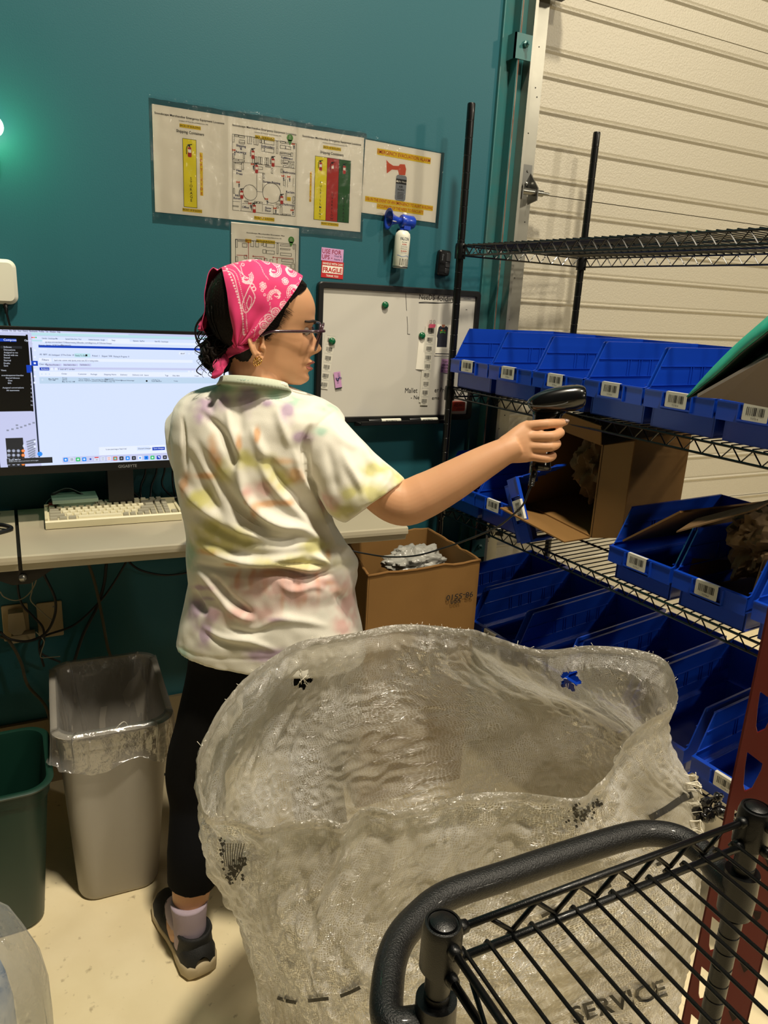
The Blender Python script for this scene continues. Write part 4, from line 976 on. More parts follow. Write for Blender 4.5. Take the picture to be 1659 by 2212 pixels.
# skewed slightly as in a tipped box
b = MB()
def slab(b, a, u, v, nrm): a, u, v = Vector(a), Vector(u), Vector(v); b.prism([a, a+u, a+u+v, a+v], Vector(nrm)*t)
O = Vector((0, 0, .0)); UY = Vector((.02, -.258, -.032)); UZ = Vector((.0, -.0, .268)); UX = Vector((.42, .03, .02))
slab(b, O, UX, UY, (0, 0, 1)); slab(b, O+UZ, UX, UY, (0, 0, -1)); slab(b, O, UX, UZ, (0, -1, 0)); slab(b, O+UY, UX, UZ, (0, 1, 0)); slab(b, O+UX, UY, UZ, (-1, 0, 0))
b.build('box_body', CARD, bc)
fluted(bc, O+Vector((-.0, .002, 0)), UY, Vector((-.110, -.01, .004)), 0, .004, 0, 'flap', 'lower flap folded toward the person')
fluted(bc, O+UY+Vector((0, -.004, 0)), UZ, Vector((.0, -.100, .03)), 0, .004, 0, 'flap', 'side flap folded out to the right')
fluted(bc, O+UZ, UY*.98, Vector((-.02, -.01, .055)), 0, .004, 0, 'flap', 'upper flap pushed up under the shelf')
def crumple(name, c, dims, seed, label, cat='paper', m_=KRAFT, n=44, parent=None, amp=.4):
    b = MB(); rings = []
    for i in range(n+1):
        ph = pi*i/n; R = []
        for j in range(n*2):
            th = 2*pi*j/(n*2); d = Vector((sin(ph)*cos(th), sin(ph)*sin(th), cos(ph)))
            s = 1+amp*(noise.noise(d*2.1+Vector((seed, 3, 1))) + .9*abs(noise.noise(d*3.7+Vector((seed, 9, 1)))) - .5*abs(noise.noise(d*7+Vector((seed, 1, 7)))))
            R.append((c[0]+d.x*dims[0]*s, c[1]+d.y*dims[1]*s, c[2]+d.z*dims[2]*s))
        rings.append(R)
    b.loft(rings); o = b.build(name, m_, parent, 50)
    if parent is None: tag(o, label, cat)
    return o
crumple('crumpled_paper', rk(.16, -.60, 1.135), (.10, .055, .10), 3, 'crumpled brown kraft paper stuffed in the open cardboard box')
# flap and kraft paper in the middle-shelf bins
e = empty('cardboard_sheet', rk(.02, -.905, .95), 0, 'folded brown cardboard flap sticking up out of a middle shelf bin', 'cardboard', rot=(0, 0, RR))
b = MB(); b.prism([(-.012, .085, .03), (-.012, -.075, .155), (.36, -.085, .15), (.36, .08, .02)], (.0, .003, .004)); b.build('cardboard_panel', CARD, e)
e = empty('cardboard_box', rk(.02, -1.105, .90), 0, 'dark open cardboard box packed with kraft paper in a middle shelf bin', 'box', rot=(0, 0, RR))
b = MB(); b.prism([(.0, .085, .01), (.03, .10, .19), (.36, .10, .19), (.36, .09, .01)], (0, -.004, 0)); b.prism([(.0, .085, .01), (.0, -.085, .01), (.36, -.085, .01), (.36, .09, .01)], (0, 0, .004)); b.prism([(.0, -.085, .01), (.02, -.09, .16), (.36, -.09, .16), (.36, -.085, .01)], (0, .004, 0))
b.prism([(.02, .10, .19), (-.05, .10, .165), (.0, -.06, .26), (.08, -.06, .28)], (0, 0, .004)); b.build('box_body', mat('cardboard_dark', '#6e5434', .8), e)
crumple('crumpled_paper', rk(.16, -1.13, 1.06), (.11, .07, .085), 11, 'crumpled kraft paper filling the dark box at the right of the middle shelf')
# tall brown box on the floor between desk and rack
fb = empty('cardboard_box', (.0, 0, 0), 0, 'tall open brown cardboard box on the floor between desk and rack', 'box')
P = [Vector(p) for p in ((.560, -.155), (.885, -.165), (.875, -.515), (.480, -.520))]
b = MB(); ZT = .80
for i in range(4):
    a, c = P[i], P[(i+1) % 4]; n_ = Vector((-(c-a).y, (c-a).x)).normalized()*-.005
    k = 8; outer = []
    rows_ = [0, .3, .5, .62, .70, .76, ZT]
    for z0, z1 in zip(rows_, rows_[1:]):
        b.poly([(a.x, a.y, z0), (c.x, c.y, z0), (c.x, c.y, z1), (a.x, a.y, z1)]); b.poly([(a.x+n_.x, a.y+n_.y, z1), (c.x+n_.x, c.y+n_.y, z1), (c.x+n_.x, c.y+n_.y, z0), (a.x+n_.x, a.y+n_.y, z0)])
    b.poly([(a.x, a.y, ZT), (c.x, c.y, ZT), (c.x+n_.x, c.y+n_.y, ZT), (a.x+n_.x, a.y+n_.y, ZT)])
b.poly([(p.x, p.y, .003) for p in P]); b.build('box_body', CARD, fb, normals=False)
b = MB()
for i in range(4):
    a, c = P[i], P[(i+1) % 4]; pts = [(lerp(a.x, c.x, s/12), lerp(a.y, c.y, s/12), ZT+.003*RNG.uniform(-1, 1)) for s in range(13)]; b.tube(pts, .0042, 6)
b.build('rim_fold', mat('cardboard_worn', '#7a5628', .85), fb, True, label='worn rounded rim')
b = MB().plane((.480, -.5215, .80), (.3950, .005, 0), (0, 0, -1), (0, -1, 0)); 
b.T = None
# printing is upside down on the box
b = MB(); ux = Vector((-1, 0, 0)); b.plane((.86, -.5212, .70), (-1, 0, 0), (0, 0, 1), (0, -1, 0)); b.text('98-5510', .055, .0, .026, .0008, 'c', .01, width=.10); b.text('uon', .07, -.02, .024, .0008, 'c', .01)
b.build('box_print', INK, fb, normals=False, label='upside down black part number')
crumple('polybag', (.74, -.33, .745), (.10, .07, .05), 21, 'crumpled grey plastic mailer inside the tall brown box', 'plastic bag', mat('grey_poly', '#9b9a93', .3, coat=.3), amp=.32)
b = MB(); b.tube([(.530, -.165, .815), (.525, -.17, .3)], .0014, 6); o = b.build('thin_wire', WHC, None); tag(o, 'thin grey wire hanging down beside the brown box', 'wire')
# teal mailer and grey panel sticking out over the sixth bin
e = empty('poly_mailer', (0, 0, 0), 0, 'teal plastic mailer hanging over the upper bins at the right edge', 'mailer')
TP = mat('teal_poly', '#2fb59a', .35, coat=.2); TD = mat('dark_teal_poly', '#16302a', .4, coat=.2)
def dd(px, py, v): return tuple(atD(px, py, v))
tipp = dd(1484, 858, 1.50)
b = MB(); 
A = [dd(1484, 857, 1.50), dd(1535, 800, 1.45), dd(1590, 745, 1.40), dd(1662, 682, 1.34), dd(1740, 610, 1.30)]
B = [dd(1485, 858, 1.50), dd(1545, 812, 1.43), dd(1600, 762, 1.38), dd(1662, 712, 1.32), dd(1740, 645, 1.28)]
Cc = [dd(1486, 860, 1.50), dd(1560, 818, 1.47), dd(1610, 790, 1.45), dd(1662, 742, 1.42), dd(1740, 690, 1.38)]
D_ = [dd(1486, 861, 1.50), dd(1530, 846, 1.46), dd(1590, 808, 1.40), dd(1662, 768, 1.33), dd(1740, 720, 1.28)]
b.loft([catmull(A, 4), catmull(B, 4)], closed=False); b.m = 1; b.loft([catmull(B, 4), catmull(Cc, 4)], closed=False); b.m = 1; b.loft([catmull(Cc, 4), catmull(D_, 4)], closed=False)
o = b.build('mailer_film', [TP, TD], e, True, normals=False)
sm = o.modifiers.new('thickness', 'SOLIDIFY'); sm.thickness = .002
e = empty('cardboard_sheet', (0, 0, 0), 0, 'dark grey backing board under the teal mailer at the right edge', 'board')
b = MB(); b.prism([dd(1506, 858, 1.46), dd(1662, 771, 1.33), dd(1760, 715, 1.26), dd(1760, 900, 1.50), dd(1662, 862, 1.52), dd(1560, 862, 1.50)], (.004, .004, .006)); b.build('board_panel', mat('grey_board', '#6e655c', .7), e)

# ================================================================ person
import numpy as np
def remesh(b, voxel, smooth=2, fac=.5):
    me = bpy.data.meshes.new('tmp'); me.from_pydata(b.v, [], b.f); me.update()
    o = bpy.data.objects.new('tmp', me); COL.objects.link(o)
    bm = bmesh.new(); bm.from_mesh(me); bmesh.ops.recalc_face_normals(bm, faces=bm.faces); bm.to_mesh(me); bm.free()
    r = o.modifiers.new('r', 'REMESH'); r.mode = 'VOXEL'; r.voxel_size = voxel
    if smooth: s = o.modifiers.new('s', 'SMOOTH'); s.iterations = smooth; s.factor = fac
    dg = bpy.context.evaluated_depsgraph_get(); out = bpy.data.meshes.new_from_object(o.evaluated_get(dg))
    bpy.data.objects.remove(o); bpy.data.meshes.remove(me); return out
def meobj(name, me, mats, parent, smooth=True, label=None):
    me.materials.clear()
    for m_ in (mats if isinstance(mats, list) else [mats]): me.materials.append(m_)
    me.polygons.foreach_set('use_smooth', [bool(smooth)]*len(me.polygons))
    o = bpy.data.objects.new(name, me); COL.objects.link(o); o.parent = parent
    if label: o['label'] = label
    return o
def mverts(me): a = np.empty(len(me.vertices)*3); me.vertices.foreach_get('co', a); return a.reshape(-1, 3)
def mnorms(me): a = np.empty(len(me.vertices)*3); me.vertices.foreach_get('normal', a); return a.reshape(-1, 3)
def topx(V):
    d = V-np.array(CAM); z = d@np.array(fw); return W/2+F*(d@np.array(RT))/z, H/2-F*(d@np.array(UP))/z
def segdist(X, Y, pts):
    """distance in a 2D frame to a polyline, plus parameter 0..1 along it"""
    best = np.full(X.shape, 1e9); par = np.zeros(X.shape); n = len(pts)-1
    for i in range(n):
        ax, ay = pts[i]; bx, by = pts[i+1]; dx, dy = bx-ax, by-ay; L = dx*dx+dy*dy+1e-9
        t = np.clip(((X-ax)*dx+(Y-ay)*dy)/L, 0, 1); d = np.hypot(X-ax-t*dx, Y-ay-t*dy)
        m_ = d < best; best[m_] = d[m_]; par[m_] = (i+t[m_])/n
    return best, par
def setcol(me, C):
    a = me.color_attributes.new('Col', 'FLOAT_COLOR', 'POINT'); A = np.ones((len(me.vertices), 4)); A[:, :3] = C; a.data.foreach_set('color', A.ravel())
def smooth2d(P, k=4): return [tuple(p)[:2] for p in catmull([(x, y, 0) for x, y in P], k)]

person = empty('person', (.05, -.88, 0), 0, 'person in a tie-dye t-shirt, black leggings and pink bandana aiming a barcode scanner', 'person')
def pw(mb_obj): mb_obj.parent = person; mb_obj.matrix_parent_inverse = Matrix.Translation(-person.location); return mb_obj
SKIN = mat('skin', '#cd9c76', .5, bump=(420, .08, .0008), var=(18, .3, '#c48a68'), spec=.35, sss=.10)
VAZ = radians(19)
VD = Vector((sin(VAZ), cos(VAZ), 0)); VR = Vector((cos(VAZ), -sin(VAZ), 0))
C0 = atD(560, 1000, 1.56)
def onpl(px, py, off=0):
    d = ray(px, py); t = ((C0-CAM).dot(VD)+off)/d.dot(VD); return CAM+d*t

# ---- head ------------------------------------------------------
HAZ, HP = radians(101), radians(4)
hf = Vector((sin(HAZ), cos(HAZ), 0)); hl_ = Vector((-cos(HAZ)*-1*-1, 0, 0))
hfwd = Vector((sin(HAZ)*cos(HP), cos(HAZ)*cos(HP), -sin(HP))); hleft = Vector((0, 0, 1)).cross(hf).normalized(); hup = hfwd.cross(hleft).normalized()
HO = atD(552, 745, 1.485)
HM = Matrix((hfwd, hleft, hup)).transposed().to_4x4(); HM.translation = HO
HT = [(-.071, .098, .045, .016, .1), (-.063, .108, .015, .033, .22), (-.052, .1105, -.012, .046, .28), (-.036, .1095, -.03, .055, .27), (-.015, .110, -.05, .0605, .23), (.005, .1105, -.068, .065, .18),
      (.025, .109, -.080, .069, .14), (.045, .1085, -.088, .072, .11), (.065, .1125, -.091, .074, .09), (.085, .1125, -.090, .075, .07), (.105, .105, -.085, .073, .04), (.125, .090, -.074, .066, .02),
      (.142, .068, -.054, .052, 0), (.155, .038, -.025, .030, 0), (.160, .010, 0, .006, 0)]
def gz(v, c, s): return exp(-((v-c)/s)**2)
NOSE = [(-.014, 0, .008), (-.009, .006, .010), (-.003, .017, .0095), (.004, .0245, .0085), (.010, .0235, .0075), (.020, .0165, .0065), (.032, .0085, .006), (.044, .002, .007), (.054, 0, .009)]
def headpt(z, th, grow=0, feat=True):
    xf, xb, w, k = interp(HT, z); xf += grow; xb -= grow; w += grow
    xc, a = (xf+xb)/2, (xf-xb)/2; c, s = cos(th), sin(th)
    p = 2.25; cc = abs(c)**(2/p)*(1 if c >= 0 else -1); ss = abs(s)**(2/p)*(1 if s >= 0 else -1)
    x = xc+a*cc; y = w*ss*(1-k*c)
    if feat and c > 0:
        f = min(1, c*2.5); hn, sn = interp(NOSE, z); d = hn*gz(y, 0, sn)
        d += .0075*gz(abs(y), .0135, .0055)*gz(z, .0005, .0065)
        d += .0125*gz(z, -.0225, .0048)*gz(y, 0, .019)+.0105*gz(z, -.0355, .0050)*gz(y, 0, .017)-.0035*gz(z, -.0290, .0022)*gz(y, 0, .024)
        d += .0045*gz(z, -.056, .009)*gz(y, 0, .018)-.0015*gz(z, -.0455, .004)*gz(y, 0, .02)
        d += .0035*gz(z, .058, .008)*gz(abs(y), .026, .018)
        d -= .0115*gz(abs(y), .031, .013)*gz(z, .040, .0095); d += .0065*gz(abs(y), .031, .0095)*gz(z, .039, .006)
        d -= .0022*gz(z, .0355, .0014)*gz(abs(y), .031, .012)
        d += .0035*gz(abs(y), .043, .018)*gz(z, .012, .014)
        x += d*f
    return x, y, z
b = MB(); b.T = HM; NZ, NT = 150, 170; rings = []
for i in range(NZ+1):
    z = lerp(-.071, .160, i/NZ); rings.append([headpt(z, 2*pi*j/NT) for j in range(NT)])
b.loft(rings, True, True)
# ears
for s in (-1, 1):
    ctr = Vector((-.004, s*.0715, .002)); 
    def ep(u, v, o): return ctr+Vector((u*.90-.18*v, s*(o+.28*max(0, -u)+.002-.45*max(0, v-.004)), v))
    R = []
    for k in range(9):
        t = k/8; r_ = sin(pi*(t*.8+.1)); R.append([ep((.016*r_)*cos(a_), .030*r_*sin(a_), -.008+.012*t) for a_ in [2*pi*i/20 for i in range(20)]])
    b.loft([[ep(.014*cos(a_), .027*sin(a_), -.008) for a_ in [2*pi*i/20 for i in range(20)]], [ep(.0168*cos(a_), .029*sin(a_), .0045) for a_ in [2*pi*i/20 for i in range(20)]], [ep(.010*cos(a_)+.002, .020*sin(a_)-.002, .002) for a_ in [2*pi*i/20 for i in range(20)]]], True, True)
    hel = [(.006, -.004), (.012, .010), (.012, .022), (.004, .030), (-.008, .030), (-.0165, .020), (-.0175, .006), (-.014, -.008), (-.008, -.018)]
    b.tube(catmull([ep(u, v, .006) for u, v in hel], 5), .0033, 10)
    b.tube(catmull([ep(u, v, .005) for u, v in ((.004, .018), (-.006, .014), (-.008, .0), (-.004, -.011), (.004, -.015))], 5), .0030, 8)
    b.lathe([(0, -.008), (.004, -.0065), (.0065, -.002), (.0062, .003), (.0035, .007), (0, .008)], tuple(ep(-.001, -.024, .003)), 12)
    b.lathe([(0, -.006), (.0035, -.003), (.0035, .003), (0, .006)], tuple(ep(.0135, -.003, .004)), 8)
b.T = None
# ---- neck / torso core / arms / legs in world space
def tubew(pts, rs, n=28):
    P = catmull(pts, 6); k = len(P); R = []
    for i in range(k):
        t = i/(k-1)*(len(rs)-1); j = min(int(t), len(rs)-2); R.append(lerp(rs[j], rs[j+1], t-j))
    b.tube(P, R, n)
neckb = atD(548, 850, 1.50)
tubew([HM @ Vector((-.005, 0, .03)), HM @ Vector((-.002, 0, -.03)), atD(548, 815, 1.49), neckb, atD(552, 900, 1.53)], [.055, .052, .049, .049, .052])
tubew([HM @ Vector((.030, 0, -.035)), HM @ Vector((.026, 0, -.055)), atD(566, 815, 1.49), atD(562, 850, 1.50), atD(560, 880, 1.52)], [.030, .036, .042, .045, .036])
shR = atD(706, 938, 1.50); shL = atD(420, 915, 1.55)
tubew([shL.lerp(shR, .12), neckb+Vector((0, 0, -.06)), shR], [.04, .065, .040])
tubew([atD(553, 930, 1.56), atD(556, 1100, 1.58), atD(580, 1300, 1.66), atD(585, 1420, 1.72)], [.075, .075, .09, .09])
# arm: elbow bends near px (868,1085)
el = atD(862, 1088, 1.50); wr = atD(1088, 976, 1.475)
tubew([shR, atD(775, 1010, 1.50), atD(828, 1066, 1.50), atD(872, 1086, 1.50), atD(920, 1069, 1.496), atD(980, 1037, 1.488), atD(1040, 1002, 1.48), wr, atD(1118, 962, 1.475)], [.040, .043, .045, .0475, .046, .041, .034, .0275, .024], 32)
# left arm, bent in front toward the desk (mostly hidden)
tubew([shL.lerp(shR, .12), atD(412, 1000, 1.68), atD(425, 1050, 1.80)], [.04, .038, .036]); tubew([atD(420, 1060, 1.80), atD(470, 1050, 1.95)], [.038, .026])
b.lathe([(0, -.05), (.03, -.03), (.035, .02), (0, .05)], tuple(atD(470, 1050, 1.97)), 12)
# legs
hipL = atD(500, 1440, 1.72); hipR = atD(660, 1440, 1.70)
KL = Vector((-.085, -.80, .46)); AL = Vector((-.128, -.865, .085))
def leg(hip, knee, ank):
    tubew([hip, hip.lerp(knee, .5), knee+Vector((0, .01, .02)), knee+Vector((0, 0, -.08)), knee.lerp(ank, .45)+Vector((0, -.02, 0)), knee.lerp(ank, .75)+Vector((0, -.005, 0)), ank], [.085, .075, .060, .056, .056, .044, .034])
leg(hipL, KL, AL); leg(hipR, Vector((.20, -.86, .46)), Vector((.20, -.90, .085)))
for a in (AL, Vector((.20, -.90, .085))): b.tube([a, a+Vector((-.005, .04, -.035)), a+Vector((-.012, .13, -.055))], [.036, .036, .026], 16)
# ---- right hand
dH = 1.475
def hp(x, y, d=0): return atD(1040+x/6.381, 820+y/6.381, dH+d)
b.loft([[hp(x+rx*.0, y, 0)+(UP*(ry*cos(a_))+fw*(rz*sin(a_)))*1 for a_ in [2*pi*i/24 for i in range(24)]] for x, y, rx, ry, rz in
        ((250, 1000, 0, .029, .024), (330, 960, 0, .031, .022), (430, 910, 0, .035, .020), (530, 875, 0, .040, .0175), (620, 850, 0, .0425, .016), (680, 850, 0, .041, .013))], True, True)
def finger(J, rs):
    P = catmull(J, 5); k = len(P); R = [lerp(rs[int(i/(k-1)*(len(rs)-1)*.9999)], rs[min(int(i/(k-1)*(len(rs)-1)*.9999)+1, len(rs)-1)], (i/(k-1)*(len(rs)-1)*.9999) % 1) for i in range(k)]
    b.tube(P, R, 14)
    for q, r_ in ((P[-1], R[-1]),): b.lathe([(0, -r_)]+[(r_*sin(pi*i/6), -r_*cos(pi*i/6)) for i in range(1, 6)]+[(0, r_)], tuple(q), 12)
    for i in (5, 10):
        if i < k-1: r_ = R[i]*1.05; b.lathe([(0, -r_)]+[(r_*sin(pi*t/6), -r_*cos(pi*t/6)) for t in range(1, 6)]+[(0, r_)], tuple(P[i]), 12)
finger([hp(560, 680, .004), hp(680, 640, -.004), hp(900, 612, -.012), hp(1060, 600, .002), hp(1150, 585, .016)], [.0115, .0112, .0100, .0092, .0076])
finger([hp(570, 800, .002), hp(680, 790, -.006), hp(960, 780, -.014), hp(1085, 735, .006), hp(1050, 720, .030)], [.0115, .0112, .0102, .0094, .008])
finger([hp(570, 910, .002), hp(680, 920, -.004), hp(950, 925, -.010), hp(1040, 885, .010), hp(990, 870, .030)], [.0112, .0108, .0098, .0090, .008])
finger([hp(570, 1030, .004), hp(690, 1055, .000), hp(900, 1085, -.002), hp(985, 1050, .014), hp(930, 1020, .032)], [.0105, .0098, .0088, .0080, .007])
finger([hp(330, 880, .012), hp(500, 760, .030), hp(680, 640, .048), hp(820, 600, .054)], [.016, .015, .012, .0095])
body = remesh(b, .0023, 3, .5)
V = mverts(body); X, Y = topx(V)
pw(meobj('body', body, SKIN, None, True))
# painted nails
NAIL = mat('nail', '#a08a84', .15, coat=.6)
b = MB(); c = hp(1165, 572, .008); rings = []
for i in range(7):
    t = -1+2*i/6; rings.append([c+RT*(t*.0065)+UP*(.0042*sin(a_)*sqrt(max(0, 1-t*t*.8))+.0005*t)-fw*(.0045*cos(a_)*sqrt(max(.05, 1-t*t*.8))) for a_ in [pi*(-.45+.9*k/8) for k in range(9)]])
b.loft(rings, closed=False); pw(b.build('fingernail', NAIL, None, True))

# ---- lips, eye, brow on the face
b = MB(); b.T = HM
def hs(z, y, g=.0006):
    # surface point at given lateral y on the front
    lo, hi = 0., pi/2*(1 if y >= 0 else 1)
    for _ in range(24):
        m_ = (lo+hi)/2; p = headpt(z, m_)
        if p[1] < abs(y): lo = m_
        else: hi = m_
    p = headpt(z, lo); return Vector((p[0]+g, p[1]*(1 if y >= 0 else -1), z))
LIP = mat('lips', '#a8655a', .45)
for zt, zb_, cz in (((-.0185), -.0285, 0), (-.0295, -.0405, 1)):
    G = []
    for i in range(25):
        y = -.024+.048*i/24; q = sqrt(max(0, 1-(y/.0245)**2)); za = -.0290+(zt+.0290)*q if cz == 0 else -.0290; zc = -.0290 if cz == 0 else -.0290+(zb_+.0290)*q
        G.append([tuple(hs(lerp(za, zc, k/5), y, .0009)) for k in range(6)])
    b.loft(G, closed=False)
pw(b.build('lips', LIP, None, True))
b = MB(); b.T = HM; BROW = mat('brow_hair', '#2a1b14', .8)
for s in (-1, 1):
    P = [hs(.055+.005*sin(pi*min(1, t*1.3)*.8), s*(.014+.036*t), .0012) for t in [i/10 for i in range(11)]]
    b.tube(P, [.0012+.0016*sin(pi*(.15+.7*i/10)) for i in range(11)], 8)
pw(b.build('eyebrow', BROW, None, True))
b = MB(); b.T = HM
for s in (-1, 1):
    c = Vector((.0912, s*.031, .0385)); b.lathe([(0, -.0095)]+[(.0095*sin(pi*i/10), -.0095*cos(pi*i/10)) for i in range(1, 10)]+[(0, .0095)], tuple(c), 20)
pw(b.build('eye', mat('eye_white', '#a3968c', .5), None, True))
b = MB(); b.T = HM
for s in (-1, 1): b.tube(catmull([hs(.0345, s*(.019+.026*t), .0018)+Vector((.0012*sin(pi*t), 0, -.0008*sin(pi*t))) for t in [i/8 for i in range(9)]], 3), .0009, 6)
pw(b.build('eyelashes', BROW, None, True))

# ---- hair under the bandana, temple hair
HAIR = mat('hair_dark', '#0b0705', .6, bump=(300, .5, .002), spec=.2, var=(30, .5, '#1e110b'))
b = MB(); b.T = HM; rings = []
for i in range(71):
    z = lerp(-.035, .1605, i/70); row = []
    ue = -.006+(z-.014)*.669+interp([(-.035, .02), (.0, .012), (.02, .017), (.035, .020), (.05, .018), (.065, .012), (.08, .008), (.10, .010), (.115, .018), (.13, .022), (.16, .03)], z)[0]
    lo_, hi_ = 0.001, pi-.001
    for _ in range(22):
        m_ = (lo_+hi_)/2
        if headpt(z, m_, 0, False)[0] > ue: lo_ = m_
        else: hi_ = m_
    for j in range(121):
        # back cap ; the hairline runs forward as it climbs
        lim = lo_ if z < .13 else lo_*max(0, 1-(z-.13)/.01)
        th = lerp(lim, 2*pi-lim, j/120); g = .0075*min(1, 3.5*min(j, 120-j)/60+.08); x, y, zz = headpt(z, th, g, False)
        n_ = .0012*sin(th*70+z*90); row.append((x+n_*cos(th), y+n_*sin(th), zz))
    rings.append(row)
b.loft(rings, closed=False); pw(b.build('hair', HAIR, None, True, label='dark brown hair drawn back under the bandana'))
b = MB(); b.T = HM; r5 = random.Random(5)
for s in (-1,):
    for k in range(110):   # fine strands combed back over the temple
        t = .42+.58*k/109; u0, v0 = lerp(.092, .020, t)+r5.uniform(-.008, .001), lerp(.116, .012, t)
        u1, v1 = u0-.024-.012*r5.random(), v0+r5.uniform(.006, .018)
        P = []
        for q in range(6):
            zz = lerp(v0, v1, q/5); uu = lerp(u0, u1, q/5); lo, hi = 0., pi
            for _ in range(18):
                m_ = (lo+hi)/2; p = headpt(zz, m_, 0, False)
                if p[0] > uu: lo = m_
                else: hi = m_
            p = headpt(zz, lo, .001+.0012*q, False); P.append((p[0], s*abs(p[1]), zz))
        b.tube(P, [.0001, .0002, .0003, .0004, .0005, .0005], 4)
pw(b.build('temple_hair', HAIR, None, True))
# curly bun
b = MB(); BC = atD(471, 765, 1.47); r5 = random.Random(11)
b.lathe([(0, -.036)]+[(.032*sin(pi*i/10), -.036*cos(pi*i/10)) for i in range(1, 10)]+[(0, .036)], tuple(BC), 20)
for k in range(130):
    d = Vector((r5.gauss(0, 1), r5.gauss(0, 1), r5.gauss(0, 1))).normalized(); c = BC+d*.029; a_ = d.orthogonal().normalized(); e_ = d.cross(a_); ph = r5.random()*6.28; rr_ = r5.uniform(.007, .014); P = []
    for q in range(12):
        t = ph+q*.45; P.append(c+(a_*cos(t)+e_*sin(t))*rr_*(1-.03*q)+d*(.003+.002*sin(q*.6)))
    b.tube(P, [.0020+.0018*sin(pi*q/11) for q in range(12)], 6)
for k in range(60):   # loose curls and fly-away strands
    sp_ = atD(r5.uniform(440, 500), r5.uniform(700, 790), 1.45+r5.uniform(-.02, .04)); dx = -r5.uniform(.004, .026); P = []
    for q in range(10):
        t = q/9; P.append(sp_+RT*(dx*sin(pi*t*.8)+.003*sin(t*5+k))+UP*(-t*(.026+.008*sin(k))+.003*cos(t*4+k)))
    b.tube(P, r5.choice((.0004, .0006, .0011)), 4)
b.tube(catmull([atD(452, 672, 1.46), atD(432, 690, 1.46), atD(422, 712, 1.46), atD(428, 740, 1.46), atD(448, 752, 1.45)], 5), .0022, 6)
b.tube(catmull([atD(448, 770, 1.45), atD(440, 785, 1.45), atD(452, 797, 1.45), atD(468, 790, 1.44), atD(462, 776, 1.44)], 5), .0022, 6)
for k in range(70):   # nape and neck hair
    a = atD(505+r5.uniform(-20, 30), 742+r5.uniform(-8, 20), 1.425+r5.uniform(0, .03)); c = BC+Vector((r5.uniform(-.02, .02), 0, r5.uniform(-.025, .02))); m_ = a.lerp(c, .5)-fw*.012+UP*-.006
    b.tube(catmull([a, m_, c], 4), .0013, 4)
for k in range(150):   # strands swept back over the bared head toward the bun
    th0 = lerp(1.75, 3.6, r5.random()); z0 = r5.uniform(.02, .135); P = []
    for q in range(7):
        t = q/6; th = lerp(th0, 2*pi-2.75, t*.8); zz = lerp(z0, .005, t**1.2); P.append(HM @ Vector(headpt(zz, 2*pi-th if False else th, .0085+.0015*sin(k), False)))
    b.tube(P, .0009, 4)
pw(b.build('hair_bun', HAIR, None, True, label='low curly bun at the nape'))

# ---- bandana
def head_shell(grow, z0, z1, nz, nt):
    b = MB(); rr_ = []
    for i in range(nz+1):
        z = lerp(z0, z1, i/nz); rr_.append([headpt(z, 2*pi*j/nt, grow, False) for j in range(nt)])
    b.loft(rr_, False, True); return b
hb = head_shell(.013, -.03, .160, 300, 700)
bm = bmesh.new(); vs = [bm.verts.new(v) for v in hb.v]; 
for q in hb.f:
    try: bm.faces.new([vs[i] for i in q])
    except ValueError: pass
bmesh.ops.remove_doubles(bm, verts=bm.verts, dist=1e-5)
def cut(p, n, bmx=bm):
    bmesh.ops.bisect_plane(bmx, geom=bmx.verts[:]+bmx.edges[:]+bmx.faces[:], plane_co=p, plane_no=n, clear_outer=True)
# head-side coordinates (forward, up) of photo points
def uv(px, py): return Vector(((px-552)/1076, (745-py)/1076))
a, c = uv(640, 588), uv(545, 730); d = (c-a); nrm = Vector((-d.y, d.x)); nrm = nrm if nrm.x > 0 else -nrm
cut((a.x, 0, a.y+.002), (nrm.x, 0, nrm.y))
a, c = uv(545, 731), uv(505, 749); d = (c-a); cut((a.x, 0, a.y), (abs(d.y), 0, -abs(d.x)))
me = bpy.data.meshes.new('bandana'); bm.to_mesh(me); bm.free(); V = mverts(me); U, S, Z_ = V[:, 0], V[:, 1], V[:, 2]
# rear opening : inverted V that bares the hair ; done with two planes
bm = bmesh.new(); bm.from_mesh(me)
ap = Vector((-.080, 0, .122))
geomR = [f for f in bm.faces if f.calc_center_median().y < 0]; 
bmL = bm.copy(); 
def keep(bmx, sgn):
    bmesh.ops.bisect_plane(bmx, geom=bmx.verts[:]+bmx.edges[:]+bmx.faces[:], plane_co=(0, 0, 0), plane_no=(0, sgn, 0), clear_outer=True)
    if sgn > 0:   # right half : straight rear edge from the crown to the knot
        a_, c_ = uv(474, 613), uv(500, 745); d_ = c_-a_; n_ = Vector((-abs(d_.y), 0, -abs(d_.x)))
        bmesh.ops.bisect_plane(bmx, geom=bmx.verts[:]+bmx.edges[:]+bmx.faces[:], plane_co=(a_.x, 0, a_.y), plane_no=n_, clear_outer=True)
keep(bm, 1); keep(bmL, -1)
mR = bpy.data.meshes.new('r'); bm.to_mesh(mR); mL = bpy.data.meshes.new('l'); bmL.to_mesh(mL); bm.free(); bmL.free()
bm = bmesh.new(); bm.from_mesh(mR); bm.from_mesh(mL); bmesh.ops.remove_doubles(bm, verts=bm.verts, dist=2e-5)
bm.to_mesh(me); bm.free(); me.update()
V = mverts(me); N = mnorms(me); U, S, Z_ = V[:, 0], V[:, 1], V[:, 2]
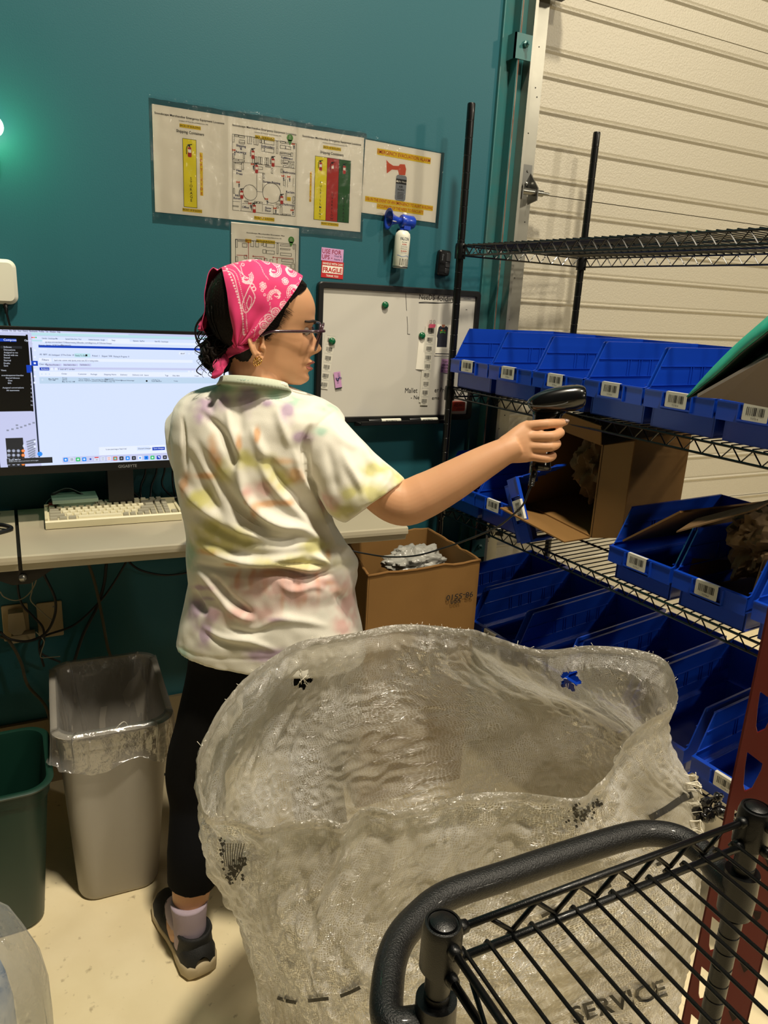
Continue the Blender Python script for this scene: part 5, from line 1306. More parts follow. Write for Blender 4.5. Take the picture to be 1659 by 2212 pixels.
# creases run to the knot at the nape
kx, kz = uv(508, 750); ang = np.arctan2(Z_-kz, U-kx); dist = np.hypot(U-kx, Z_-kz)
dis = .0030*np.sin(ang*15+1.0)*np.exp(-((dist-.03)/.055)**2)+.0022*np.sin(ang*7+2)*np.exp(-((dist-.07)/.05)**2)
dis += .0015*np.sin(U*90+Z_*40)*np.sin(Z_*70-U*30); dis *= np.sign(1)
rearm = np.exp(-((U+.085)/.016)**2)*(S > -.004)*(Z_ < .13); dis += rearm*(.006+.005*np.sin(Z_*60+1))
out = V-np.array([.01, 0, .05]); out /= np.linalg.norm(out, axis=1)[:, None]; V2 = V+out*dis[:, None]
me.vertices.foreach_set('co', V2.ravel()); me.update()
# white print : drawn in photo-side coordinates of the cloth (crop of 3.77 px per photo px)
PX = (552+U*1076-340)*3.77; PY = (745-Z_*1076-520)*3.77
wht = np.zeros(len(V))
def stroke(pts, w, dash=0, fill=False):
    d, t = segdist(PX, PY, pts); m_ = d < w
    if dash: L = sum(sqrt((pts[i+1][0]-pts[i][0])**2+(pts[i+1][1]-pts[i][1])**2) for i in range(len(pts)-1)); m_ &= ((t*L/dash) % 1 < .55)
    wht[m_] = 1
def circ(x, y, r, w, dash=0):
    rr_ = np.hypot(PX-x, PY-y); m_ = abs(rr_-r) < w
    if dash: m_ &= (np.arctan2(PY-y, PX-x)*r/dash % 1 < .55)
    wht[m_] = 1
def dot(x, y, r): wht[np.hypot(PX-x, PY-y) < r] = 1
for x, y, r in ((745, 178, 27), (820, 192, 31), (900, 203, 29), (950, 512, 30), (890, 572, 31), (846, 622, 30), (814, 675, 29), (803, 728, 22), (1010, 215, 24)):
    circ(x, y, r, 3.4); circ(x, y, r*.55, 2.4); 
    for q in range(3): stroke([(x-8+8*q, y-6), (x-6+8*q, y+6)], 2)
def paisley(x, y, s, a, fl=1):
    P = []
    for i in range(26):
        t = i/25; r = s*(1.0-.72*t); an = a+fl*t*4.6; P.append((x+r*cos(an), y+r*sin(an)))
    stroke(P, 3.4); P2 = [(x+(px_-x)*.74, y+(py_-y)*.74) for px_, py_ in P]
    for i in range(0, 22, 2): dot(*P2[i], 5.0)
    P3 = [(x+(px_-x)*1.24, y+(py_-y)*1.24) for px_, py_ in P[:17]]
    for q in P3: dot(*q, 4.6)
    for i in range(0, 5): dot(x+(i-2)*7, y+((i*13) % 9)-4, 4)
paisley(860, 268, 58, 5.6, 1); paisley(1000, 240, 52, .2, 1); paisley(890, 455, 58, 2.6, 1); paisley(1030, 400, 56, 2.4, 1); paisley(655, 350, 50, 5.5, 1); paisley(690, 215, 34, 3, 1)
for x, y in ((950, 338), (785, 385)):
    for q in range(7): an = q*.9; stroke([(x+8*cos(an), y+8*sin(an)), (x+27*cos(an-.2), y+27*sin(an-.2)), (x+25*cos(an+.35), y+25*sin(an+.35)), (x+8*cos(an+.5), y+8*sin(an+.5))], 2.2)
    circ(x, y, 6, 2.2)
for i in range(26):   # dotted rear border and front border
    t = i/25; dot(lerp(520, 668, t)+25*sin(t*3), lerp(285, 760, t), 8 if i % 2 else 6)
stroke(smooth2d([(490, 320), (560, 330), (600, 430), (640, 600), (670, 770)]), 2.6); stroke(smooth2d([(545, 300), (590, 330), (640, 480), (680, 640), (690, 740)]), 2.6, 9)
stroke(smooth2d([(700, 380), (670, 450), (640, 540), (665, 600), (700, 560), (730, 480), (700, 420)]), 3.2); stroke(smooth2d([(690, 470), (670, 530), (690, 570), (708, 500), (690, 470)]), 2.6)
for q in ((718, 420), (705, 400), (690, 372)): circ(q[0], q[1], 14, 3.2)
stroke(smooth2d([(880, 380), (840, 470), (850, 560), (800, 620), (760, 700), (740, 780)]), 2.6, 11); stroke(smooth2d([(700, 200), (760, 240), (790, 300), (830, 340)]), 2.6, 10)
stroke(smooth2d([(540, 250), (600, 290), (640, 380), (690, 390)]), 2.6, 10); stroke(smooth2d([(560, 240), (640, 330), (690, 350), (640, 330), (620, 260)]), 2.4)
for i in range(24):
    t = i/23; dot(lerp(1095, 770, t), lerp(300, 790, t), 3.4)
for i in range(30):
    t = i/29; dot(lerp(1075, 745, t)-12, lerp(330, 740, t)-14*sin(t*9), 3.2)
for x, y, r in ((1085, 300, 9), (640, 250, 10), (600, 240, 8), (780, 420, 9), (800, 450, 8)): circ(x, y, r, 2.4)
pink = np.array(hx('#dc2f73')); white = np.array(hx('#f2d3dc')); setcol(me, pink+(white-pink)*wht[:, None]*.9)
BAN = mat('bandana_pink', '#dc2f73', .75, attr='Col', sheen=.2, bump=(900, .2, .0006)); BANP = mat('bandana_plain', '#b81f5c', .75, sheen=.2)
me.transform(HM)
o = pw(meobj('bandana', me, BAN, None, True, 'pink paisley bandana tied over the hair')); sm = o.modifiers.new('s', 'SOLIDIFY'); sm.thickness = .0014; sm.offset = 1
ban = o
b = MB()
def ribbon(pts, ws, m_=0):
    P = catmull(pts, 6); k = len(P); R = []
    for i, p in enumerate(P):
        t = i/(k-1)*(len(ws)-1); j = min(int(t), len(ws)-2); w_ = lerp(ws[j], ws[j+1], t-j); tn = (P[min(i+1, k-1)]-P[max(i-1, 0)]).normalized(); sd = tn.cross(fw).normalized()
        R.append([p+sd*w_*cos(a_)+fw*(.0035*sin(a_)+.002*sin(a_*3+i*.5)) for a_ in [2*pi*q/14 for q in range(14)]])
    b.loft(R, True, True)
ribbon([atD(535, 742, 1.415), atD(515, 750, 1.41), atD(495, 762, 1.43), atD(480, 775, 1.45)], [.010, .012, .009, .006])
ribbon([atD(478, 775, 1.44), atD(470, 788, 1.43), atD(474, 800, 1.42), atD(461, 812, 1.42), atD(458, 812, 1.42)], [.006, .010, .009, .006, .002])
ribbon([atD(478, 760, 1.445), atD(484, 780, 1.43), atD(478, 800, 1.425)], [.006, .010, .004])
ribbon([atD(451, 672, 1.47), atD(441, 690, 1.465), atD(436, 706, 1.46), atD(428, 712, 1.46)], [.006, .007, .009, .002])
ribbon([atD(462, 615, 1.49), atD(452, 640, 1.485), atD(449, 668, 1.475), atD(447, 680, 1.47)], [.009, .010, .006, .003])
o = b.build('bandana_knot', BANP, None, True); o.parent = ban
# ---- earrings and glasses
GOLD = mat('gold', '#c79a4b', .25, .9)
b = MB(); b.T = HM
for k in range(3):
    c = Vector((-.004-.003*k+.004, -.0815, -.024-.002*k)); pts = [c+Vector((.0045*cos(t), .0016*sin(t*7), .0075*sin(t))) for t in [2*pi*i/28 for i in range(28)]]; b.tube(pts, .0009, 5, False, True)
pw(b.build('earring', GOLD, None, True))
GL = mat('frame_translucent_brown', '#4f3440', .15, coat=.5, trans=.35); 
gl = empty('eyeglasses', (0, 0, 0), 0); COL.objects.unlink(gl); bpy.data.objects.remove(gl)
b = MB(); b.T = HM
for s in (-1, 1):
    pts = []
    for i in range(40):
        t = 2*pi*i/40; c_, s_ = cos(t), sin(t); px_ = abs(c_)**.55*(1 if c_ > 0 else -1)*.0275; pz = abs(s_)**.6*(1 if s_ > 0 else -1)*.0265-.002
        pts.append((.1275-.18*abs(s*.034+px_)+.22*(pz), s*.034+px_, .0330+pz))
    b.tube(pts, .0024, 8, False, True)
    b.tube(catmull([(.125, s*.059, .044), (.110, s*.071, .042), (.09, s*.0755, .040), (.05, s*.079, .036), (.02, s*.080, .032), (.0, s*.079, .022)], 5), .0030, 8)
b.tube(catmull([(.1245, -.008, .036), (.1275, 0, .0385), (.1245, .008, .036)], 5), .0018, 8)
gf = pw(b.build('eyeglasses', GL, None, True, label='translucent brown framed eyeglasses'))
b = MB(); b.T = HM
for s in (-1, 1):
    P = []
    for i in range(40):
        t = 2*pi*i/40; c_, s_ = cos(t), sin(t); px_ = abs(c_)**.55*(1 if c_ > 0 else -1)*.0265; pz = abs(s_)**.6*(1 if s_ > 0 else -1)*.0255-.002
        P.append((.1275-.18*abs(s*.034+px_)+.22*(pz), s*.034+px_, .0330+pz))
    b.poly(P)
lensm = bpy.data.materials.new('lens_glass'); lensm.use_nodes = True; n_ = lensm.node_tree; n_.nodes.clear(); o1 = n_.nodes.new('ShaderNodeOutputMaterial'); t1 = n_.nodes.new('ShaderNodeBsdfTransparent'); t1.inputs[0].default_value = (.86, .84, .9, 1); g1 = n_.nodes.new('ShaderNodeBsdfGlossy'); g1.inputs['Roughness'].default_value = .03; m1_ = n_.nodes.new('ShaderNodeMixShader'); m1_.inputs[0].default_value = .07
n_.links.new(t1.outputs[0], m1_.inputs[1]); n_.links.new(g1.outputs[0], m1_.inputs[2]); n_.links.new(m1_.outputs[0], o1.inputs[0])
o = b.build('lens', lensm, None); o.parent = gf

# ---- t-shirt
def ring_sil(xl, xr, py, az, back, lean=0, n=72, dep=.125, ex=2.3):
    """closed body section whose outline spans photo columns xl..xr on row py"""
    A, B_ = onpl(xl, py, lean), onpl(xr, py, lean); c = (A+B_)/2; w_ = (B_-A).length/2; z = c.z; f = Vector((sin(az), cos(az), 0)); r = Vector((cos(az), -sin(az), 0))
    da = az-VAZ; aa = sqrt(max(1e-6, (w_**2-(dep*sin(da))**2)))/cos(da); P = []
    for k in range(n):
        t = 2*pi*k/n; c_, s_ = cos(t), sin(t); cc = abs(c_)**(2/ex)*(1 if c_ > 0 else -1); ss = abs(s_)**(2/ex)*(1 if s_ > 0 else -1)
        P.append(c+r*(aa*cc)+f*(dep*ss))
    return P
AZ = radians(36)
b = MB(); R = []
SIL = [(829, 482, 616, .066), (836, 462, 634, .074), (844, 436, 656, .082), (856, 408, 700, .096), (872, 388, 728, .106), (892, 374, 742, .114), (920, 368, 738, .120), (955, 370, 722, .124), (1000, 374, 708, .124), (1050, 380, 703, .122), (1095, 390, 710, .120),
       (1130, 398, 722, .120), (1165, 403, 744, .122), (1205, 402, 766, .128), (1235, 404, 769, .132), (1262, 408, 762, .132), (1300, 400, 768, .135), (1340, 391, 777, .138), (1375, 384, 783, .138), (1398, 379, 787, .138)]
for py, xl, xr, dp in SIL: R.append(ring_sil(xl, xr, py, AZ, 0, 0, 96, dp))
# collar rises round the neck
def nring(c, a, b_, n=96, tilt=0):
    f = Vector((sin(AZ), cos(AZ), 0)); r = Vector((cos(AZ), -sin(AZ), 0)); P = []
    for k in range(n): t = 2*pi*k/n; P.append(c+r*a*cos(t)+f*b_*sin(t)+Vector((0, 0, tilt*sin(t))))
    return P
nc = onpl(549, 834, -.045)
top = [nring(nc+Vector((0, 0, .012)), .064, .060, tilt=-.014), nring(nc+Vector((0, 0, .002)), .071, .067, tilt=-.014)]
b.loft(top+R, True, True)
# right sleeve
def sl_ring(p0, p1, d, dep, n=48):
    A, B_ = atD(*p0, d), atD(*p1, d); c = (A+B_)/2; u_ = (B_-A)/2; P = []
    for k in range(n): t = 2*pi*k/n; P.append(c+u_*cos(t)+fw*(dep*sin(t)))
    return P
b.loft([sl_ring((640, 860), (625, 1010), 1.53, .07), sl_ring((690, 872), (650, 1020), 1.515, .072), sl_ring((728, 893), (672, 1040), 1.505, .072), sl_ring((765, 932), (690, 1075), 1.50, .070), sl_ring((808, 976), (708, 1108), 1.50, .068), sl_ring((846, 1008), (726, 1124), 1.50, .067), sl_ring((877, 1035), (745, 1131), 1.50, .066)], True, True)
# left sleeve
b.loft([sl_ring((470, 870), (500, 1010), 1.56, .06), sl_ring((400, 862), (420, 1020), 1.57, .07), sl_ring((364, 905), (400, 1040), 1.62, .07), sl_ring((366, 950), (405, 1060), 1.68, .066), sl_ring((374, 985), (420, 1075), 1.74, .062)], True, True)
sh = remesh(b, .0034, 5, .6)
V = mverts(sh); N = mnorms(sh); X, Y = topx(V); SX = (X-340)*2.9625; SY = (Y-780)*2.9625
tocam = np.array(CAM)-V; tocam /= np.linalg.norm(tocam, axis=1)[:, None]; face = np.clip((N*tocam).sum(1)*2.2, 0, 1)
FOLDS = [ # (points, amplitude mm, width px, skew)
 ([(130,760),(270,920),(480,1060),(700,1110),(860,1125)], 11, 42), ([(540,800),(640,950),(780,1040),(930,1075),(1090,1190)], 13, 34), ([(500,600),(560,860),(640,960)], 7, 34),
 ([(230,480),(400,790),(560,985),(760,1110)], -9, 40), ([(170,520),(300,800),(380,960),(520,1110)], -7, 34), ([(250,1130),(400,1235),(620,1285),(800,1270),(975,1235)], 13, 34), ([(975,1235),(1060,1280),(1120,1325)], 9, 24),
 ([(640,1310),(850,1320),(1000,1345),(1090,1325)], 9, 22), ([(700,1265),(830,1290),(960,1300),(1060,1305)], -6, 12), ([(250,1290),(400,1335),(620,1352),(800,1350),(960,1378),(1110,1340),(1250,1260)], -15, 24),
 ([(1130,1180),(1240,1210),(1280,1290),(1230,1360)], 12, 40), ([(340,1370),(470,1540),(620,1630)], -12, 30), ([(215,1440),(260,1560),(320,1620)], -10, 26), ([(240,1320),(400,1490),(520,1620),(640,1660)], 8, 30),
 ([(640,1730),(760,1650),(920,1660),(1100,1700)], 5, 26), ([(280,1700),(420,1770),(600,1790),(780,1860)], 5, 18), ([(300,1740),(440,1810),(620,1840)], -5, 16), ([(420,1700),(600,1745),(740,1700)], -4, 18),
 ([(320,170),(335,260),(350,340)], -5, 30), ([(270,320),(400,450),(470,600),(500,700)], -9, 30), ([(520,260),(530,400),(540,480)], -3, 28), ([(440,300),(480,480),(540,640)], 5, 26),
 ([(690,600),(780,740),(910,890),(1080,1130)], -9, 38), ([(640,640),(740,800),(880,950),(1000,1060)], 6, 28), ([(870,560),(930,740),(1020,900),(1100,1080),(1140,1200)], 10, 26), ([(900,640),(1000,830),(1080,1010),(1150,1180)], -10, 26),
 ([(990,400),(950,500),(945,600),(970,740)], -12, 20), ([(560,1000),(650,1080),(760,1130),(880,1140)], -8, 26), ([(200,900),(330,1020),(520,1130),(700,1180)], -6, 40), ([(230,1010),(400,1120),(600,1180),(840,1200),(1000,1170)], 5, 36),
 ([(1170,540),(1230,680),(1300,800),(1330,900)], 5, 30), ([(1190,660),(1250,780),(1300,860)], -2.5, 30), ([(1280,480),(1350,620),(1420,700)], 5, 24), ([(1390,640),(1350,760),(1310,880)], -4, 30), ([(1080,520),(1120,700),(1150,860)], -4, 34), ([(1440,660),(1480,740),(1400,860)], 5, 22),
 ([(1100,400),(1200,520),(1300,560)], 4, 30), ([(760,1400),(860,1470),(1000,1440),(1100,1480)], 4, 20), ([(850,1380),(900,1440),(1050,1400)], -4, 16), ([(1130,1480),(1200,1560),(1260,1680)], -5, 24), ([(160,350),(175,520),(185,720)], -6, 10), ([(600,180),(700,260),(860,300)], 4, 34), ([(760,300),(800,420),(850,560)], 5, 28), ([(600,420),(660,560),(720,640)], 5, 30)]
disp = np.zeros(len(V))
for pts, amp, wd in FOLDS:
    d, t = segdist(SX, SY, smooth2d(pts)); env = np.sin(np.clip(t, .0, 1)*pi)**.85
    disp += amp*.00120*np.exp(-(d/(wd*(.55+.5*env)))**2)*env
nz_ = np.array([noise.noise(Vector(v)*16)*.5+noise.noise(Vector(v)*38)*.28 for v in V])
disp = disp*1.35*face+nz_*.0065*np.clip(face+.3, 0, 1)
# stitched bands : hem, sleeve cuff
d, t = segdist(SX, SY, [(1555,730),(1440,890),(1210,985)]); disp -= .0028*np.exp(-(d/5)**2)*face
hemz = np.interp(X, [370, 420, 480, 560, 800], [1390, 1415, 1424, 1424, 1424]); disp -= .0022*np.exp(-((Y-hemz)/2.2)**2)*face
d, t = segdist(SX, SY, smooth2d([(1130,322),(1040,400),(990,480),(965,600),(975,730)])); disp -= .004*np.exp(-(d/6)**2)*face
V2 = V+N*disp[:, None]
sh.vertices.foreach_set('co', V2.ravel()); sh.update()
o_ = bpy.data.objects.new('t', sh); COL.objects.link(o_); q_ = o_.modifiers.new('s', 'SMOOTH'); q_.iterations = 6; q_.factor = .5
dg = bpy.context.evaluated_depsgraph_get(); sh2 = bpy.data.meshes.new_from_object(o_.evaluated_get(dg)); bpy.data.objects.remove(o_); sh = sh2
PAT = [('#9ec9b4', [(620,130,130,38),(760,225,55,36),(440,170,70,34),(880,255,70,40),(1110,300,70,30),(1040,450,45,26),(250,120,120,60),(190,1250,60,90),(150,1880,60,40),(590,205,60,24)]),
       ('#b194b8', [(300,290,75,60),(420,255,40,55),(575,250,60,85),(835,335,42,62),(930,490,62,34),(350,1625,55,45),(245,1590,60,70),(290,1740,50,80),(700,1880,110,45),(280,1450,70,16),(320,1520,50,12),(770,1650,60,14),(270,360,40,40),(700,280,45,20)]),
       ('#dca26a', [(350,570,28,85),(385,660,24,60),(180,790,32,62),(525,520,18,55),(640,480,18,55),(800,640,60,24),(870,735,50,45),(570,865,18,42),(300,740,60,22),(620,960,28,50),(720,910,80,20),(330,1215,60,22),(480,1300,50,16),
                    (510,1410,16,55),(600,1405,16,62),(690,1430,20,60),(720,1360,60,14),(800,1490,16,85),(905,1480,26,75),(940,1510,18,40),(1030,1430,15,85),(1180,1480,60,40),(1100,1420,40,16),(830,900,50,20),(1090,1240,20,30)]),
       ('#cdc877', [(300,880,75,60),(450,1140,210,75),(630,650,150,50),(780,770,80,70),(560,620,60,50),(1010,1180,90,48),(860,1300,270,52),(1440,850,170,75),(1240,850,75,40),(1390,690,90,40),(420,720,60,60),(330,1060,80,60),(250,900,50,50),(1560,740,60,60),(1170,960,110,50)]),
       ('#d3a6a0', [(680,820,70,48),(1210,1560,75,120),(1190,1700,60,60),(830,1450,380,110),(560,1620,200,60),(575,830,30,40),(1100,900,60,60)])]
C = np.tile(np.array(hx('#ebe8dc')), (len(V), 1)); wob = np.array([noise.noise(Vector(v)*30) for v in V]); wob2 = np.array([noise.noise(Vector(v)*75+Vector((5, 5, 5))) for v in V])
for col, L_ in PAT:
    c_ = np.array(hx(col))
    for x, y, rx, ry in L_:
        k = np.exp(-(((SX-x)/rx)**2+((SY-y)/ry)**2)*.9)*(1+.9*wob+.5*wob2); k = np.clip(k*1.1-.08, 0, .80)*np.clip(face+.25, 0, 1); C = C*(1-k[:, None])+c_*k[:, None]
setcol(sh, C)
SHIRT = mat('tie_dye_cotton', '#cfcab2', .88, attr='Col', bump=(1100, .35, .0012), sheen=.25)
tee = pw(meobj('t_shirt', sh, SHIRT, None, True, 'loose pastel tie-dye cotton t-shirt'))
# ribbed neckband
b = MB(); P0 = nring(nc+Vector((0, 0, .003)), .0665, .0625, 120, -.014); rr_ = []
for k in range(120):
    p = P0[k]; o_ = (p-nc); o_.z = 0; o_.normalize(); rb = .0006*sin(k*3.1)
    rr_.append([p+o_*(.003+rb)+Vector((0, 0, .0)), p+o_*(.0+rb)+Vector((0, 0, .008)), p-o_*.003+Vector((0, 0, .009)), p-o_*.0035+Vector((0, 0, -.004)), p+o_*(.008+rb)+Vector((0, 0, -.008))])
b.loft(rr_+[rr_[0]], closed=True); o = b.build('neckband', mat('neckband_mint', '#c4cdb8', .9), None, True); o.parent = tee

# ---- leggings, socks, shoes
b = MB(); LEG = mat('leggings_black', '#08080a', .9, spec=.15)
def legc(hip, knee, ank, r0):
    tubew([hip+Vector((0, 0, .06)), hip, hip.lerp(knee, .5), knee+Vector((0, .01, .02)), knee+Vector((0, 0, -.08)), knee.lerp(ank, .45)+Vector((0, -.02, 0)), knee.lerp(ank, .66)+Vector((0, -.008, 0))], [r0, r0, .088, .071, .066, .065, .058])
legc(hipL, KL, AL, .10); legc(hipR, Vector((.20, -.86, .46)), Vector((.20, -.90, .085)), .10)
tubew([hipL+Vector((0, 0, .08)), hipR+Vector((0, 0, .08))], [.10, .10])
pw(meobj('leggings', remesh(b, .005, 3), LEG, None, True))
def foot(a, rz, nm):
    s = empty('shoe', (0, 0, 0)); s.parent = person; s.matrix_parent_inverse = Matrix.Translation(-person.location)
    s.location = (a.x, a.y, 0); s.rotation_euler = (0, 0, rz)
    L = [(-.096, .018, .010, .034, .060), (-.088, .034, .002, .042, .078), (-.066, .043, 0, .044, .090), (-.03, .0425, 0, .042, .092), (0, .040, .001, .032, .086), (.04, .042, .001, .030, .074), (.08, .048, .001, .028, .066), (.12, .050, .002, .026, .058), (.155, .043, .006, .026, .050), (.178, .026, .012, .028, .040), (.186, .008, .018, .028, .034)]
    b = MB(); R = []
    for y, w, z0, z1, zt in L: R.append([(w*1.06*cos(t)*(1.0), y-.0, (z0 if sin(t) < 0 else z1)+(.004*sin(y*60) if sin(t) > 0 else 0)) for t in [2*pi*(k+.5)/24 for k in range(24)]])
    R2 = []
    for y, w, z0, z1, zt in L:
        P = []
        for k in range(24):
            t = 2*pi*(k+.5)/24; cx = abs(cos(t))**.45*(1 if cos(t) > 0 else -1); sz = abs(sin(t))**.45*(1 if sin(t) > 0 else -1)
            P.append((w*1.07*cx, y*1.03, lerp(z0, z1, (sz+1)/2)))
        R2.append(P)
    b.loft(R2, True, True); b.build('sole', mat('sole_cream', '#b8a888', .6), s, 50, 'thick cream rubber sole')
    b = MB(); R2 = []
    for y, w, z0, z1, zt in L:
        P = []
        for k in range(25):
            t = pi*k/24; P.append((w*cos(t)*(1-.25*sin(t)**2), y, z1-.004+(zt-z1+.004)*sin(t)**.8))
        R2.append(P)
    b.loft(R2, closed=False); b.build('upper', mat('shoe_black', '#101112', .7, bump=(500, .6, .002)), s, True, 'black knitted upper')
    b = MB()
    for sd in (-1, 1):
        for q in range(5):
            y0 = .0+q*.022; b.tube([(sd*.040, y0-.02, .036), (sd*.034, y0-.006, .056), (sd*.022, y0+.012, .072)], .0016, 5)
    for q in range(5): b.tube([(-.018, .02+q*.018, .076-q*.003), (0, .026+q*.018, .080-q*.003), (.018, .02+q*.018, .076-q*.003)], .0022, 6)
    b.build('lacing', mat('shoe_grey', '#55594f', .6), s, True, 'grey side stripes and laces')
    b = MB(); b.lathe([(.040, .030), (.043, .050), (.041, .070), (.040, .085), (.042, .096), (.040, .103), (.035, .103), (.032, .09)], (0, -.043, 0), 28); b.build('heel_collar', mat('shoe_black', '#101112'), s, True)
    b = MB(); b.lathe([(.038, .05), (.0385, .10), (.0395, .13), (.0435, .166), (.043, .171), (.036, .171)], (-.006, -.028, 0), 28); b.tube([(-.006, -.028, .118), (-.006, .0, .098), (-.004, .05, .070), (-.002, .10, .050)], [.038, .0405, .036, .026], 20)
    o = b.build('sock', mat('sock_lilac', '#a99aa8', .9, bump=(800, .5, .001)), None, True, 'short pale lilac sock'); o.parent = s
    return s
foot(Vector((-.122, -.838)), radians(7), 'l'); foot(Vector((.20, -.86)), radians(-8), 'r')

# ================================================================ barcode scanner (held) with its cord
sc_ = empty('barcode_scanner', hp(800, 620), 0, 'black handheld barcode scanner gripped by the person and pointed at the bins', 'barcode scanner')
def pscan(o): o.parent = sc_; o.matrix_parent_inverse = Matrix.Translation(-sc_.location); return o
SCB = mat('scanner_black', '#0b0c0d', .22, coat=.4)
dS = .018
def scring(x, yt, yb, dep, n=32, e_=2.4):
    A, B_ = hp(x, yt, dS), hp(x+ (12 if x < 700 else 6), yb, dS); c = (A+B_)/2; u_ = (A-B_)/2; P = []
    for k in range(n):
        t = 2*pi*k/n; P.append(c+u_*(abs(cos(t))**(2/e_)*(1 if cos(t) > 0 else -1))+fw*(dep*abs(sin(t))**(2/e_)*(1 if sin(t) > 0 else -1)))
    return P
b = MB(); b.loft([scring(628, 318, 345, .003), scring(650, 268, 385, .012), scring(700, 225, 430, .019), scring(780, 180, 455, .025), scring(880, 145, 465, .029), scring(1000, 112, 455, .032), scring(1120, 90, 440, .034), scring(1230, 78, 428, .035), scring(1300, 76, 418, .035), scring(1360, 88, 400, .034), scring(1385, 100, 385, .032)], True, True)
pscan(b.build('scanner_head', SCB, None, True))
b = MB(); b.loft([scring(1378, 112, 375, .029), scring(1392, 118, 368, .028)], True, True); pscan(b.build('scan_window', mat('dark_red_glass', '#1c0506', .08, coat=.8), None, 40))
b = MB(); pts = [hp(640, 345, dS-.006), hp(700, 365, dS-.022), hp(850, 372, dS-.031), hp(1000, 362, dS-.0345), hp(1120, 340, dS-.0365), hp(1195, 310, dS-.037)]; b.tube(catmull(pts, 5), .0011, 6); pscan(b.build('seam_line', mat('scanner_trim', '#3a3b3a', .3), None, True))
b = MB(); b.lathe([(0, 0), (.006, 0), (.0055, .0012), (0, .0016)], (0, 0, 0), 14); 
o = b.build('status_light', mat('status_clear', '#cfd3d6', .15, coat=.5), None, True, 'small oval status light'); o.parent = sc_; o.matrix_parent_inverse = Matrix.Translation(-sc_.location); q = hp(1145, 113, dS-.019); o.location = q; o.rotation_euler = (UP*.75-fw*.65).to_track_quat('Z', 'Y').to_euler()
b = MB()
def hring(x0, x1, y, dep, d=0, n=24):
    A, B_ = hp(x0, y, dS+.012+d), hp(x1, y, dS+.012+d); c = (A+B_)/2; u_ = (B_-A)/2; return [c+u_*cos(2*pi*k/n)+fw*dep*sin(2*pi*k/n) for k in range(n)]
b.loft([hring(690, 1190, 430, .020), hring(705, 1120, 500, .018), hring(700, 1040, 580, .0165), hring(690, 1010, 760, .016), hring(685, 980, 940, .016), hring(680, 960, 1100, .0165), hring(670, 950, 1180, .018), hring(690, 960, 1235, .017), hring(740, 950, 1255, .012)], True, True)
pscan(b.build('grip_handle', SCB, None, True))
b = MB(); b.tube(catmull([hp(1075, 470, dS), hp(1060, 530, dS), hp(1075, 590, dS), hp(1100, 620, dS)], 4), [.006]*13, 10); pscan(b.build('trigger', SCB, None, True))
b = MB(); b.tube([hp(725, 1200, dS), hp(715, 1330, dS), hp(690, 1470, dS)], [.0085, .0065, .0045], 12)
for k in range(7): b.lathe([(.0055, 0), (.0065, .0012), (.0055, .0024)], tuple(hp(705-k*3, 1330+k*22, dS)), 10)
pscan(b.build('strain_relief', SCB, None, True))
pts = [hp(690, 1460, dS), hp(640, 1570, dS), atD(1130, 1090, 1.50), atD(1105, 1115, 1.54), atD(1075, 1138, 1.60), atD(1030, 1158, 1.68), atD(985, 1175, 1.76), atD(955, 1185, 1.82), atD(900, 1200, 1.88), atD(840, 1203, 1.92), atD(790, 1196, 1.95), atD(760, 1190, 1.96)]
b = MB(); b.tube(catmull(pts, 8), .0022, 8); pscan(b.build('scanner_cord', BLK, None, True))

# ================================================================ bins on the floor
GRYB = mat('bin_grey_plastic', '#a39d92', .5, bump=(900, .1, .0006)); GRNB = mat('bin_green_plastic', (.004, .028, .018), .4)
def film(name, tint, gl=.14, rough=.12, opac=.10, bscale=45):
    m = bpy.data.materials.new(name); m.use_nodes = True; n = m.node_tree; n.nodes.clear()
    o = n.nodes.new('ShaderNodeOutputMaterial'); t = n.nodes.new('ShaderNodeBsdfTransparent'); t.inputs[0].default_value = (.93, .93, .93, 1)
    d = n.nodes.new('ShaderNodeBsdfDiffuse'); d.inputs[0].default_value = (*tint, 1); tl = n.nodes.new('ShaderNodeBsdfTranslucent'); tl.inputs[0].default_value = (*tint, 1)
    g = n.nodes.new('ShaderNodeBsdfGlossy'); g.inputs['Roughness'].default_value = rough
    m1 = n.nodes.new('ShaderNodeMixShader'); m1.inputs[0].default_value = .5; m2 = n.nodes.new('ShaderNodeMixShader'); m2.inputs[0].default_value = opac; m3 = n.nodes.new('ShaderNodeMixShader'); m3.inputs[0].default_value = gl
    tc = n.nodes.new('ShaderNodeTexCoord'); nz = n.nodes.new('ShaderNodeTexNoise'); nz.inputs['Scale'].default_value = bscale; nz.inputs['Detail'].default_value = 5; bp = n.nodes.new('ShaderNodeBump'); bp.inputs['Strength'].default_value = .8; bp.inputs['Distance'].default_value = .01
    K = n.links.new; K(tc.outputs['Object'], nz.inputs['Vector']); K(nz.outputs['Fac'], bp.inputs['Height']); K(bp.outputs[0], g.inputs['Normal'])
    K(d.outputs[0], m1.inputs[1]); K(tl.outputs[0], m1.inputs[2]); K(t.outputs[0], m2.inputs[1]); K(m1.outputs[0], m2.inputs[2]); K(m2.outputs[0], m3.inputs[1]); K(g.outputs[0], m3.inputs[2]); K(m3.outputs[0], o.inputs[0])
    return m
def rr_ring(cx, cy, hx_, hy, r, z, n=9):
    P = []
    for sx, sy, a0 in ((1, 1, 0), (-1, 1, 90), (-1, -1, 180), (1, -1, 270)):
        for k in range(n):
            t = radians(a0+90*k/(n-1)); P.append((cx+sx*(hx_-r)+r*cos(t), cy+sy*(hy-r)+r*sin(t), z))
    return P
